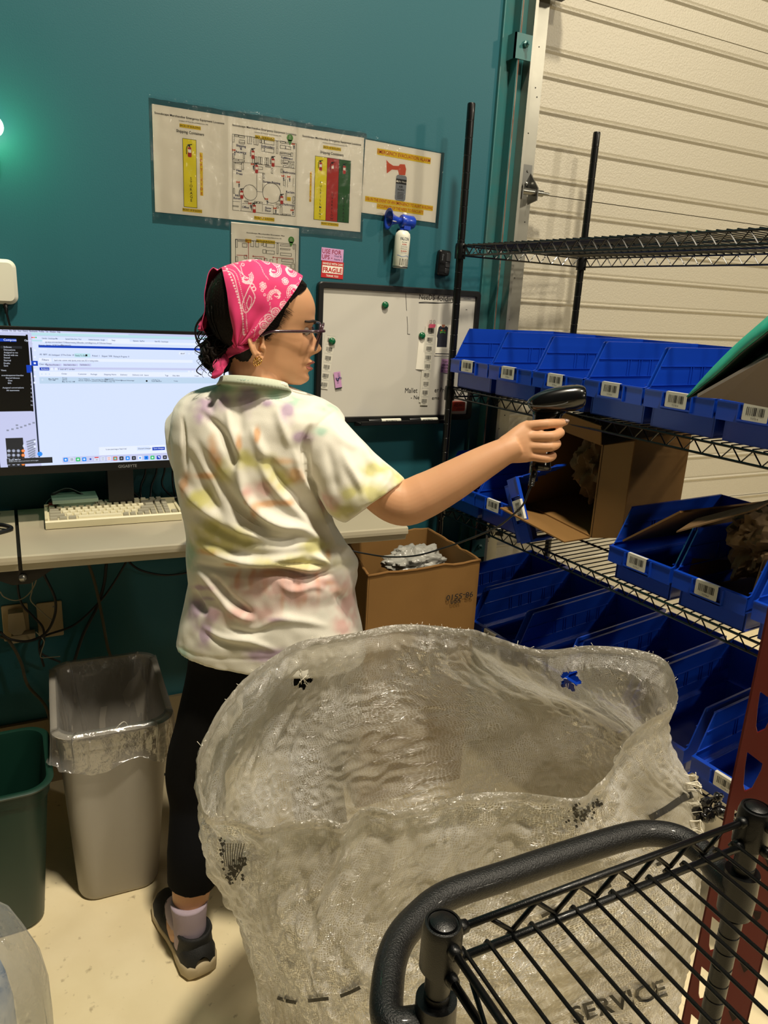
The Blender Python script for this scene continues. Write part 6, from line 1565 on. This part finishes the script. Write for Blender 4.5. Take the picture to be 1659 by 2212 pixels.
def waste(name, loc, top, bot, h, m_, label, rz=0, off=(0, 0)):
    e = empty(name, loc, rz, label, 'trash bin')
    b = MB(); R = []; ox, oy = off
    def rg(t, ins=0, z=None): return rr_ring(ox*(1-t), oy*(1-t), lerp(bot[0], top[0], t)-ins, lerp(bot[1], top[1], t)-ins, lerp(.05, .055, t)-ins*.5, h*t if z is None else z)
    R = [rg(0, .012), rg(0, .003, .004), rg(.03), rg(.5), rg(.86)]
    R += [rr_ring(0, 0, top[0]-.004, top[1]-.004, .05, h*.90), rr_ring(0, 0, top[0]+.001, top[1]+.001, .055, h*.905), rr_ring(0, 0, top[0]+.002, top[1]+.002, .056, h*.975), rr_ring(0, 0, top[0]+.010, top[1]+.010, .06, h*.98), rr_ring(0, 0, top[0]+.012, top[1]+.012, .062, h*.992), rr_ring(0, 0, top[0]+.006, top[1]+.006, .058, h), rr_ring(0, 0, top[0]-.004, top[1]-.004, .052, h-.002), rg(.97, .006, h*.96), rg(.5, .005), rg(.01, .006, .008)]
    b.loft(R, True, True); b.build('bin_body', m_, e, 50)
    return e
gb = waste('trash_bin', (-.236, -.415, 0), (.135, .195), (.103, .160), .515, GRYB, 'grey plastic wastebasket lined with a clear bag under the desk', radians(-2.5), (-.006, -.022))
b = MB(); b.box((-.062, -.2105, .478), (-.058, -.203, .498)); b.box((.068, -.2105, .478), (.072, -.203, .498)); b.build('rim_tab', GRYB, gb)
LIN = film('liner_film', (.80, .78, .74), .20, .14, .22, 30)
b = MB(); r5 = random.Random(8); R = []; NN = 36*5
def lring(hx_, hy, r, z, amp=0, zf=None, sd=0, ox=0, oy=0):
    base = rr_ring(ox, oy, hx_, hy, r, z, 9); base = catmull([Vector(p) for p in base], 5, True); P = []
    for i, p in enumerate(base):
        d = Vector((p.x, p.y, 0)).normalized(); k = amp*(noise.noise(Vector((p.x*24+sd, p.y*24, z*6)))+.5*noise.noise(Vector((p.x*60, p.y*60+sd, z*9)))); zz = p.z+(zf(p) if zf else 0); P.append(p+d*k+Vector((0, 0, zz-p.z)))
    return P
R = [lring(.152, .214, .065, .40, .020, lambda p: .015*sin(p.x*35)+.022*sin(p.y*21+p.x*8)), lring(.149, .211, .065, .43, .014), lring(.147, .208, .064, .46, .010), lring(.1475, .2075, .062, .50, .002), lring(.146, .206, .062, .519, .001), lring(.128, .188, .05, .519, .001), lring(.120, .180, .05, .47, .014), lring(.112, .170, .05, .40, .030, sd=3), lring(.105, .16, .05, .33, .035, sd=5), lring(.10, .15, .05, .26, .038, sd=7), lring(.085, .13, .04, .19, .03, sd=9), lring(.05, .09, .03, .15, .02, sd=2)]
b.loft(R, False, True); b.build('bin_liner', LIN, gb, True, 'clear crinkled plastic liner folded over the rim')
b = MB(); b.tube(catmull([(-.06, -.13, .33), (-.02, -.08, .40), (.03, -.03, .43), (.045, -.04, .40), (.04, -.07, .35)], 8), .0018, 6); o = b.build('liner_tie', mat('white_plastic', '#d9d6c8'), gb, True)
waste('trash_bin', (-.602, -.515, 0), (.200, .140), (.165, .110), .425, GRNB, 'dark green recycling bin at the left edge beside the grey bin', 0, (0, .0))
# translucent bag with blue contents at the bottom left
e = empty('plastic_bag', (-.56, -1.07, 0), 0, 'clear plastic bag with pale blue contents at the bottom left corner', 'plastic bag')
OUT = [(0, .11), (.05, .12), (.12, .125), (.20, .124), (.28, .122), (.34, .112), (.40, .095), (.44, .078), (.468, .050)]
b = MB(); R = []
for z, hw in OUT:
    P = []
    for k in range(80):
        t = 2*pi*k/80; q = 1+.10*noise.noise(Vector((cos(t)*3, sin(t)*3, z*8)))+.05*noise.noise(Vector((cos(t)*9, sin(t)*9, z*14))); P.append((hw*cos(t)*q, hw*.75*sin(t)*q, z+.03*sin(t*3+1)*(z/.47)**4))
    R.append(P)
b.loft(R, True, False); b.build('bag_film', film('bag_film', (.72, .76, .78), .18, .10, .28, 16), e, True)
b = MB(); R = []
for z, hw in OUT[:-2]:
    R.append([(hw*.72*cos(t)-.025, hw*.5*sin(t), z*.94+.004) for t in [2*pi*k/40 for k in range(40)]])
b.loft(R, True, True); b.build('bag_contents', mat('blue_cloth', '#5d83b5', .6, var=(14, .9, '#c9cfd2')), e, True, 'pale blue folded contents')

# ================================================================ woven sack
RIM = [(427,1680,.90),(430,1620,.90),(452,1572,.91),(490,1505,.92),(570,1433,.93),(650,1386,.93),(764,1368,.93),(827,1353,.93),(891,1348,.93),(1000,1359,.93),(1028,1362,.93),(1161,1403,.93),(1277,1395,.93),(1377,1404,.93),(1435,1423,.92),(1455,1460,.92),(1461,1518,.92),
       (1400,1560,.92),(1360,1595,.92),(1316,1667,.91),(1288,1695,.90),(1247,1723,.90),(1128,1714,.90),(1045,1711,.90),(934,1734,.89),(855,1750,.89),(789,1743,.89),(747,1775,.88),(705,1768,.88),(621,1777,.88),(578,1791,.88),(553,1789,.88),(490,1767,.89),(439,1757,.90)]
rimp = catmull([at(x, y, 2, z) for x, y, z in RIM], 10, True)
SC0 = Vector((.23, -1.36, 0)); NS = 880; 
cum = [0]
for i in range(len(rimp)): cum.append(cum[-1]+(rimp[(i+1) % len(rimp)]-rimp[i]).length)
angs = [atan2(p.y-SC0.y, p.x-SC0.x) for p in rimp]
ua = [angs[0]]
for a in angs[1:]+[angs[0]]:
    d = a-ua[-1]; d = (d+pi) % (2*pi)-pi; ua.append(ua[-1]+d)
def rim_at(s):
    s = (s % 1)*cum[-1]; lo, hi = 0, len(cum)-1
    while hi-lo > 1:
        m_ = (lo+hi)//2
        if cum[m_] <= s: lo = m_
        else: hi = m_
    t = (s-cum[lo])/(cum[lo+1]-cum[lo]); return rimp[lo].lerp(rimp[(lo+1) % len(rimp)], t), lerp(ua[lo], ua[lo+1], t)
ST_ = [(0.0, -.075, .86, -1.60, -1.14), (.15, -.080, .86, -1.61, -1.12), (.32, -.090, .85, -1.62, -1.10), (.43, -.106, .84, -1.62, -1.10), (.59, -.143, .81, -1.62, -1.09), (.66, -.165, .79, -1.62, -1.09), (.75, -.190, .75, -1.62, -1.08), (.83, -.205, .71, -1.62, -1.07), (.94, -.22, .68, -1.62, -1.07)]
NZS = 250; SV = []; UVS = []
zl = [(.91-.905*(i/NZS)**1.05) for i in range(NZS+1)]
for i in range(NZS+1):
    t = i/NZS
    for j in range(NS):
        p, a = rim_at(j/NS); z = p.z-(p.z-.004)*t; x0, x1, y0, y1 = interp(ST_, z)
        c_, s_ = cos(a), sin(a); ex = 2/2.7; q = Vector(((x0+x1)/2+(x1-x0)/2*(abs(c_)**ex)*(1 if c_ > 0 else -1), (y0+y1)/2+(y1-y0)/2*(abs(s_)**ex)*(1 if s_ > 0 else -1), z))
        w_ = min(1, max(0, (p.z-z)/.30)); w_ = w_*w_*(3-2*w_); v = Vector((p.x, p.y, z)).lerp(q, w_)
        n_ = Vector((c_, s_, 0)); d = p.z-z; u_ = j/NS*cum[-1]
        amp = min(1, d/.05)
        k = .016*noise.noise(Vector((u_*5.5, z*1.6, 3)))+.010*noise.noise(Vector((u_*13, z*4+u_*2, 7)))+.0065*(abs(noise.noise(Vector((u_*22-z*6, z*11, 1))))*2-.5)+.004*(abs(noise.noise(Vector((u_*50, z*38, 5))))*2-.5)
        k += -.016*exp(-((d-.045)/.02)**2)*(.5+.5*noise.noise(Vector((u_*8, 1, 1))))
        v = v+n_*(k*(.25+.75*amp)); SV.append(tuple(v)); UVS.append((u_, d))
SF = []
HOLES = [at(652, 1467, 1, -1.12), at(1232, 1471, 1, -1.20)]
def near_hole(v, c, px, py, rad):
    if v[2] < .74 or v[1] < -1.4: return False
    d = Vector(v)-CAM; zc = d.dot(fw); X_ = W/2+F*d.dot(RT)/zc; Y_ = H/2-F*d.dot(UP)/zc; a = atan2(Y_-py, X_-px)
    return sqrt(((X_-px)/1.0)**2+((Y_-py)/1.05)**2) < rad*(1+.22*sin(a*5+1)+.14*sin(a*11)) and d.dot(fw) > 1.2
hole = [near_hole(v, None, 652, 1467, 16) and v[1] > -1.35 or near_hole(v, None, 1232, 1470, 17) and v[1] > -1.40 for v in SV]
for i in range(NZS):
    for j in range(NS):
        a = i*NS+j; b_ = i*NS+(j+1) % NS; q = (a, b_, b_+NS, a+NS)
        if not any(hole[k] for k in q): SF.append(q)
sack = empty('woven_sack', (SC0.x, SC0.y, 0), 0, 'large open translucent white woven sack standing in front of the person', 'sack')
def wpar(o, root): o.parent = root; o.matrix_parent_inverse = Matrix.Translation(-root.location); return o
me = bpy.data.meshes.new('sack_cloth'); me.from_pydata(SV, [], SF)
uvl = me.uv_layers.new(name='UVMap'); 
for lp in me.loops:
    u_, d = UVS[lp.vertex_index]; uvl.data[lp.index].uv = (u_, d)
for p in me.polygons:   # unwrap seam
    L = [uvl.data[k].uv for k in p.loop_indices]
    if max(q[0] for q in L)-min(q[0] for q in L) > 1:
        for q in L:
            if q[0] < 1: q[0] += cum[-1]
me.update()
WV = bpy.data.materials.new('woven_poly'); WV.use_nodes = True; n = WV.node_tree; n.nodes.clear(); K = n.links.new
def nd(t, **kw):
    x = n.nodes.new(t)
    for k_, v_ in kw.items():
        if k_ in ('operation', 'feature', 'blend_type'): setattr(x, k_, v_)
    return x
def mth(op, a, b_=None, cl=False):
    x = n.nodes.new('ShaderNodeMath'); x.operation = op; x.use_clamp = cl
    for i, q in enumerate((a, b_)):
        if q is None: continue
        if isinstance(q, (int, float)): x.inputs[i].default_value = q
        else: K(q, x.inputs[i])
    return x.outputs[0]
uv_ = nd('ShaderNodeUVMap'); uv_.uv_map = 'UVMap'
dn = nd('ShaderNodeTexNoise'); dn.inputs['Scale'].default_value = 26; dn.inputs['Detail'].default_value = 4; K(uv_.outputs[0], dn.inputs['Vector'])
sub = nd('ShaderNodeVectorMath', operation='SUBTRACT'); K(dn.outputs['Color'], sub.inputs[0]); sub.inputs[1].default_value = (.5, .5, .5)
scl = nd('ShaderNodeVectorMath', operation='SCALE'); K(sub.outputs[0], scl.inputs[0]); scl.inputs[3].default_value = .028
adv = nd('ShaderNodeVectorMath', operation='ADD'); K(uv_.outputs[0], adv.inputs[0]); K(scl.outputs[0], adv.inputs[1])
sep = nd('ShaderNodeSeparateXYZ'); K(adv.outputs[0], sep.inputs[0])
def lines(o_, freq, wid):
    f = mth('FRACT', mth('MULTIPLY', o_, freq)); d = mth('ABSOLUTE', mth('SUBTRACT', f, .5)); return mth('LESS_THAN', d, wid)
grid = mth('MAXIMUM', lines(sep.outputs[0], 290, .17), lines(sep.outputs[1], 290, .17))
# crinkles : ridged noise
def ridged(scale, det, thr, dist=0.0, vec=None):
    t = nd('ShaderNodeTexNoise'); t.inputs['Scale'].default_value = scale; t.inputs['Detail'].default_value = det; t.inputs['Distortion'].default_value = dist; K(vec or uv_.outputs[0], t.inputs['Vector'])
    a = mth('ABSOLUTE', mth('SUBTRACT', t.outputs['Fac'], .5)); return mth('SUBTRACT', 1.0, mth('DIVIDE', a, thr, True), True)
cr = mth('MAXIMUM', ridged(38, 6, .022, .6), mth('MULTIPLY', ridged(90, 5, .03, .4), .7))
pm = nd('ShaderNodeTexNoise'); pm.inputs['Scale'].default_value = 5; pm.inputs['Detail'].default_value = 3; K(uv_.outputs[0], pm.inputs['Vector']); pmr = nd('ShaderNodeMapRange'); K(pm.outputs['Fac'], pmr.inputs[0]); pmr.inputs[1].default_value = .44; pmr.inputs[2].default_value = .58
crm = mth('MULTIPLY', cr, mth('ADD', mth('MULTIPLY', pmr.outputs[0], .95), .12))
thr = mth('MAXIMUM', mth('MULTIPLY', grid, mth('ADD', mth('MULTIPLY', pmr.outputs[0], .85), .22)), crm)
colr = nd('ShaderNodeMixRGB'); colr.inputs[1].default_value = (*hx('#b8b19d'), 1); colr.inputs[2].default_value = (*hx('#ffffff'), 1); K(thr, colr.inputs[0])
df = nd('ShaderNodeBsdfDiffuse'); K(colr.outputs[0], df.inputs[0]); tl = nd('ShaderNodeBsdfTranslucent'); K(colr.outputs[0], tl.inputs[0])
gls = nd('ShaderNodeBsdfGlossy'); gls.inputs['Roughness'].default_value = .2; tp = nd('ShaderNodeBsdfTransparent'); tp.inputs[0].default_value = (.95, .95, .95, 1)
bmp = nd('ShaderNodeBump'); bmp.inputs['Strength'].default_value = .9; bmp.inputs['Distance'].default_value = .004
hgt = mth('ADD', mth('MULTIPLY', cr, .8), mth('MULTIPLY', grid, .35)); K(hgt, bmp.inputs['Height']); K(bmp.outputs[0], gls.inputs['Normal'])
ma = nd('ShaderNodeMixShader'); ma.inputs[0].default_value = .45; K(df.outputs[0], ma.inputs[1]); K(tl.outputs[0], ma.inputs[2])
mb_ = nd('ShaderNodeMixShader'); K(ma.outputs[0], mb_.inputs[1]); K(gls.outputs[0], mb_.inputs[2]); K(mth('ADD', mth('MULTIPLY', thr, .42), .08), mb_.inputs[0])
mc = nd('ShaderNodeMixShader'); K(tp.outputs[0], mc.inputs[1]); K(mb_.outputs[0], mc.inputs[2]); K(mth('ADD', mth('MULTIPLY', thr, .22), .78, True), mc.inputs[0])
out_ = nd('ShaderNodeOutputMaterial'); K(mc.outputs[0], out_.inputs[0])
sk = wpar(meobj('sack_cloth', me, WV, None, True), sack)
# rolled hem : second layer just below the rim, both sides
b = MB(); NH = 12
def svat(i, j): return Vector(SV[i*NS+(j % NS)])
rows_h = [svat(i, 0) for i in range(2)]
for off, sgn in ((.0022, 1), (-.0022, -1)):
    R = []
    for i in range(0, 5):
        P = []
        for j in range(0, NS, 2):
            v = svat(i, j); n_ = Vector((v.x-SC0.x, v.y-SC0.y, 0)).normalized(); P.append(v+n_*(off*(1+.8*noise.noise(Vector((j*.05, i*.5, 2))))*min(1, i/1.5+.1))+Vector((0, 0, .0006-.0015*noise.noise(Vector((j*.11, 0, 0)))*(i/4))))
        R.append(P)
    b.loft(R)
HEM = film('hem_poly', hx('#d9d4c4'), .30, .22, .45, 160)
wpar(b.build('rolled_hem', HEM, None, True, label='brighter double folded rim'), sack)
# ink on the sack : found where it lies on the cloth
from mathutils.bvhtree import BVHTree
bvh = BVHTree.FromPolygons([Vector(v) for v in SV], SF)
def onto(px, py, lift=.007):
    d = ray(px, py).normalized(); h = bvh.ray_cast(CAM, d)
    return (h[0]-d*lift) if h[0] else None
def decal(b, poly, n=1):
    P = [onto(x, y) for x, y in poly]
    if all(P): b.poly(P)
def dline(b, pts, w):
    pts = [Vector((x, y)) for x, y in pts]; Q = []
    for i in range(len(pts)-1):
        k = max(1, int((pts[i+1]-pts[i]).length/6)); Q += [pts[i].lerp(pts[i+1], s/k) for s in range(k)]
    Q.append(pts[-1])
    for i in range(len(Q)-1):
        d = (Q[i+1]-Q[i]).normalized(); n_ = Vector((-d.y, d.x))*w/2; decal(b, [Q[i]+n_, Q[i+1]+n_, Q[i+1]-n_, Q[i]-n_])
SINK = mat('sack_ink', '#1e1c18', .6)
b = MB()
for s in ([(599, 2155), (618, 2162), (640, 2166)], [(665, 2162), (710, 2157)], [(735, 2152), (758, 2143), (778, 2133)], [(802, 2128), (838, 2131)], [(1418, 1868), (1432, 1863)], [(1298, 1922), (1320, 1912)], [(1170, 1980), (1205, 1963)]): dline(b, s, 8)
def dtext(b, s, x, y, size, ang, width):
    V_, F_, x0, x1 = glyphs(s, .02); k = width/(x1-x0); ca, sa = cos(ang), sin(ang)
    for q in F_:
        P = []
        for i in q:
            X_, Y_ = (V_[i][0]-x0)*k, -V_[i][1]*size; P.append((x+X_*ca-Y_*sa, y+X_*sa+Y_*ca))
        decal(b, P)
dtext(b, 'SERVICE', 1240, 2212, 52, radians(-17), 212)
dtext(b, '& U', 1318, 2262, 52, radians(-17), 60)
wpar(b.build('sack_lettering', SINK, None, normals=False, label='black SERVICE lettering and dashes'), sack)
b = MB(); r5 = random.Random(4)
dline(b, [(1404, 1768), (1440, 1748), (1470, 1727), (1496, 1716)], 15); dline(b, [(1470, 1727), (1478, 1712)], 6)
def smudge(x, y, rx, ry, k):
    for _ in range(k):
        cx, cy = x+r5.gauss(0, rx), y+r5.gauss(0, ry); s = r5.uniform(1.5, 4.5); decal(b, [(cx-s, cy-s*.6), (cx+s*.3, cy-s), (cx+s, cy+s*.4), (cx-s*.2, cy+s)])
smudge(1253, 1760, 12, 10, 60); smudge(1288, 1736, 6, 4, 16); smudge(502, 1888, 9, 10, 60); smudge(520, 1862, 6, 6, 16); smudge(478, 1835, 4, 12, 16)
for k in range(9): dline(b, [(480+k*6, 1822), (482+k*5, 1845), (486+k*4, 1872)], 1.6)
for k in range(5): dline(b, [(528+r5.uniform(-5, 5), 1855), (520, 1880), (508, 1898)], 2)
wpar(b.build('sack_stain', mat('stain_dark', '#2a2824', .7), None, normals=False, label='dark ink smears and tape mark'), sack)
# loose threads round the torn holes and the frayed right edge
b = MB()
for (px, py, y_) in ((652, 1467, None), (1232, 1470, None)):
    for k in range(26):
        a = r5.random()*6.28; r0 = r5.uniform(14, 19); r1 = r0-r5.uniform(2, 10) if k % 4 else -r0*.7
        A, B_ = onto(px+r0*cos(a)*1.15, py+r0*sin(a)*1.15, .002), None
        if not A: continue
        dd_ = (A-CAM).dot(fw); B_ = atD(px+r1*cos(a+.3), py+r1*sin(a+.3), dd_-.002)
        if px > 1000 and k % 4 == 0: continue
        b.tube([A, A.lerp(B_, .5)+Vector((0, 0, .002)), B_], .0006 if k % 4 else .0009, 4)
for k in range(40):
    t = r5.random(); A = onto(lerp(1480, 1503, t)-r5.uniform(0, 14), lerp(1580, 1800, t))
    if not A: continue
    dd_ = (A-CAM).dot(fw); x, y = lerp(1490, 1512, t), lerp(1580, 1800, t); l = r5.uniform(2, 15)*(1 if t < .35 else .8 if t > .75 else 1.2)
    b.tube(catmull([A, atD(x+l*.4, y+r5.uniform(-4, 6), dd_-.002), atD(x+l*.8, y+r5.uniform(-4, 14), dd_-.004), atD(x+l*r5.uniform(.3, 1.1), y+r5.uniform(0, 20), dd_)], 4), r5.choice((.0006, .0009, .0014)), 4)
for k in range(60):
    i = r5.randrange(NS); v = svat(0, i); b.tube([v, v+Vector((r5.uniform(-.006, .006), r5.uniform(-.006, .006), r5.uniform(.001, .006)))], .0005, 4)
wpar(b.build('loose_thread', mat('thread_white', '#d8d2c0', .8), None, True, label='frayed white threads'), sack)
b = MB(); kd = 1.0
K0 = onto(1497, 1752) or atD(1497, 1752, 1.3); kd = (K0-CAM).dot(fw)
for pts, w in (([(1500, 1758), (1520, 1738), (1545, 1724), (1560, 1718)], .010), ([(1505, 1765), (1525, 1770), (1548, 1748), (1572, 1768), (1586, 1775)], .013), ([(1515, 1728), (1530, 1745), (1520, 1765)], .010), ([(1548, 1735), (1560, 1752), (1585, 1762)], .009)):
    b.tube(catmull([atD(x, y, kd-.01*i) for i, (x, y) in enumerate(pts)], 6), [w*(.7+.3*sin(k)) for k in range(6*(len(pts)-1)+1)], 8)
wpar(b.build('knotted_tie', mat('black_film', '#0c0c0d', .18, coat=.6, bump=(60, .8, .004)), None, True, label='black plastic tie knotted at the right edge'), sack)

# ================================================================ red rack upright
RED = mat('upright_red', '#6c110d', .45, coat=.0, bump=(60, .15, .002), var=(7, .4, '#64100d'))
e = empty('pallet_rack_upright', (.435, -1.775, 0), 0, 'red steel rack upright with keyhole slots at the right edge', 'rack upright')
e.rotation_euler = (0, 0, radians(-57))
XW, YD = .085, .022
pitch, zo = .0918, 1.1
HS = [(.0115, 0), (.032, -.010), (.032, -.022), (.026, -.052), (.0185, -.060), (.0155, -.052), (.0130, -.028)]  # hole outline
bm = bmesh.new(); zs = [zo+pitch*k for k in range(-11, 4)]
# face panel built as strips around each slot
Z0_, Z1_ = zs[0]-.075, zs[-1]+.02
xs = 0
def V_(x, z, y=0): return bm.verts.new((x, y, z))
b = MB(); prev = 0.0
for z in zs:
    top = z+.008; bot = z-.070; hole_ = [(x, z+dz) for x, dz in HS]
    # ring between rectangle and slot
    rect = [(0, top), (.045, top), (.045, bot), (0, bot)]
    H_ = hole_; 
    tri = [((0, top), (.045, top), H_[1], H_[0]), ((.045, top), (.045, (top+bot)/2), H_[2], H_[1]), ((.045, (top+bot)/2), (.045, bot), H_[3], H_[2]), ((.045, bot), (.020, bot), H_[4], H_[3]), ((.020, bot), (0, bot), H_[5], H_[4]), ((0, bot), (0, (top+bot)/2), H_[6], H_[5]), ((0, (top+bot)/2), (0, top), H_[0], H_[6])]
    for q in tri: b.poly([(x, 0, zz) for x, zz in q])
    for i in range(7):
        (x0, z0), (x1, z1) = H_[i], H_[(i+1) % 7]; b.poly([(x0, 0, z0), (x1, 0, z1), (x1, .0035, z1), (x0, .0035, z0)])
    b.poly([(0, 0, bot), (.045, 0, bot), (.045, 0, bot-(pitch-.078)), (0, 0, bot-(pitch-.078))])
b.poly([(0, 0, Z1_-.012), (.045, 0, Z1_-.012), (.045, 0, 2.6), (0, 0, 2.6)]); b.poly([(0, 0, 0), (.045, 0, 0), (.045, 0, zs[0]-.070-(pitch-.078)), (0, 0, zs[0]-.070-(pitch-.078))])
b.poly([(.045, 0, 0), (XW, 0, 0), (XW, 0, 2.6), (.045, 0, 2.6)])
b.prism([(0, 0, 0), (0, YD, 0), (0, YD, 2.6), (0, 0, 2.6)], (.0025, 0, 0)); b.prism([(XW, 0, 0), (XW, YD, 0), (XW, YD, 2.6), (XW, 0, 2.6)], (-.0025, 0, 0)); b.box((0, YD-.002, 0), (.006, YD, 2.6)); b.box((XW-.006, YD-.002, 0), (XW, YD, 2.6))
b.box((-.01, -.015, 0), (XW+.01, YD+.015, .006))
b.build('upright_column', RED, e, normals=False)
b = MB()
for k in range(-11, 4): b.prism([(.058, -.0008, zo+pitch*k-.055), (.070, -.0008, zo+pitch*k-.052), (.070, -.0008, zo+pitch*k-.062), (.066, -.0008, zo+pitch*k-.070)], (0, .0006, 0))
b.build('lock_slot', mat('slot_dark', '#200605', .7), e, label='small dark lock slots')
bm.free()
cb = empty('rack_brace', (.445, -1.71, 0), 0, 'red steel brace behind the slotted upright', 'brace')
bpy.data.objects.remove(cb)

# ================================================================ wire cart in the foreground
CRT = mat('cart_black_enamel', '#060708', .34, 0, coat=.08, bump=(900, .5, .0006), spec=.35)
cart = empty('wire_utility_cart', (.119, -2.1, 0), 0, 'black wire shelf cart with a push handle in the lower right foreground', 'cart')
def cp(o): return wpar(o, cart)
LP, RP = Vector((-.095, -1.876, 0)), Vector((.333, -1.880, 0)); CL = .75; ZC = 1.02
for P_ in (LP, RP, LP+Vector((0, -CL, 0)), RP+Vector((0, -CL, 0))):
    b = MB(); pr = [(0, .06), (.0125, .06)]; z = .10
    while z < ZC-.06: pr += [(.0125, z), (.0116, z+.001), (.0116, z+.003), (.0125, z+.004)]; z += .0254
    pr += [(.0125, ZC-.05), (.0165, ZC-.052), (.0195, ZC-.050), (.0192, ZC-.008), (.0178, ZC-.002), (.0172, ZC), (.0150, ZC+.0005), (.0146, ZC-.0012), (.0135, ZC-.0015), (.0125, ZC+.0012), (.008, ZC+.0035), (0, ZC+.0042)]
    b.lathe(pr, (P_.x, P_.y, 0), 32); cp(b.build('cart_post', CRT, None, 35))
    b = MB(); b.lathe([(0, 0), (.028, 0), (.030, .006), (.030, .05), (.028, .058), (0, .058)], (P_.x-.012, P_.y, .032), 24, 'y'); 
    b = MB(); b.T = Matrix.Translation((P_.x, P_.y, .0)); b.lathe([(0, -.012), (.026, -.012), (.030, -.008), (.030, .008), (.026, .012), (0, .012)], (0, 0, .030), 24, 'x'); cp(b.build('caster_wheel', BLK, None, 40))
b = MB(); zt, zb = ZC-.014, ZC-.046
b.tube([LP+Vector((0, 0, zt)), RP+Vector((0, 0, zt))], .0038, 10); b.tube([LP+Vector((0, -.004, zb)), RP+Vector((0, -.004, zb))], .0042, 10)
for P_ in (LP, RP):
    b.tube([P_+Vector((0, 0, zt)), P_+Vector((0, -CL, zt))], .0038, 10); b.tube([P_+Vector((0, 0, zb)), P_+Vector((0, -CL, zb))], .0042, 10)
    for z in (zt, zb): b.lathe([(0, -.006), (.006, -.006), (.0068, 0), (.006, .006), (0, .006)], (P_.x+(.021 if P_ is LP else -.021), P_.y, z), 10, 'x'); b.lathe([(0, -.006), (.006, -.006), (.0068, 0), (.006, .006), (0, .006)], (P_.x, P_.y-.021, z), 10, 'y')
b.tube([LP+Vector((0, -CL, zt)), RP+Vector((0, -CL, zt))], .0038, 8)
cp(b.build('shelf_frame', CRT, None, True))
b = MB(); pts = []
x = LP.x+.055; k = 0
while x < RP.x-.045: pts.append((x, LP.y-.001, zb+.004 if k % 2 else zt-.003)); x += .027; k += 1
Pz = []
for i in range(len(pts)-1): Pz += [Vector(pts[i]).lerp(Vector(pts[i+1]), t) for t in (0.04, .5, .96)]
b.tube(Pz, .0026, 8)
for s, P_ in ((1, LP), (-1, RP)):
    y = P_.y-.05; pts = []; k = 0
    while y > P_.y-CL+.05: pts.append((P_.x, y, zb+.004 if k % 2 else zt-.003)); y -= .027; k += 1
    b.tube(pts, .0026, 8)
cp(b.build('truss_wire', CRT, None, True))
x = LP.x+.026; k = 0
while x < RP.x-.02:
    b = MB(); b.tube([(x, LP.y-.001, zb+.0035), (x, LP.y-CL, zb+.0035)], .0021, 8); b.tube([(x, LP.y+.002, zb-.003), (x, LP.y-.001, zb+.0035)], .0021, 8); cp(b.build('shelf_wire', CRT, None, True)); x += .0268; k += 1
b = MB()
for yy in (-2.055, -2.30, -2.52): b.tube([(LP.x, yy, zb-.002), (RP.x, yy, zb-.002)], .0036, 10)
cp(b.build('cross_brace', CRT, None, True))
# lower shelf of the cart
b = MB()
for P_, Q_ in ((LP, RP), (LP+Vector((0, -CL, 0)), RP+Vector((0, -CL, 0))), (LP, LP+Vector((0, -CL, 0))), (RP, RP+Vector((0, -CL, 0)))): b.tube([P_+Vector((0, 0, .16)), Q_+Vector((0, 0, .16))], .004, 8)
for k in range(16): x = LP.x+.026*k+.02; b.tube([(x, LP.y, .163), (x, LP.y-CL, .163)], .0021, 6)
cp(b.build('lower_shelf', CRT, None, True))
# push handle : thick bent tube with textured grip
hz = .90
HPx = [(868, 2300), (845, 2212), (838, 2120), (858, 2040), (900, 1985), (965, 1935), (1090, 1892), (1220, 1848), (1350, 1808), (1410, 1800), (1470, 1812), (1525, 1850), (1568, 1905)]
pts = [at(x, y, 2, hz) for x, y in HPx]; pts = [LP+Vector((0, 0, hz))]+pts[1:]+[RP+Vector((-.005, .002, hz))]
b = MB(); b.tube(catmull(pts, 8), .0170, 24); cp(b.build('push_handle', mat('handle_grip', '#0b0c0d', .42, .1, coat=.1, bump=(520, .9, .0012)), None, True, label='thick black textured handle bar'))
for P_ in (LP, RP):
    b = MB(); b.lathe([(.0128, -.03), (.020, -.03), (.021, 0), (.020, .03), (.0128, .03)], (P_.x, P_.y, hz), 24); cp(b.build('handle_clamp', CRT, None, 40))
# white bottle corner below the cart at the right edge
e = empty('cardboard_box', (.40, -2.02, .168), 0, 'white box on the cart at the bottom right corner, mostly cut off', 'box')
bpy.data.objects.remove(e)
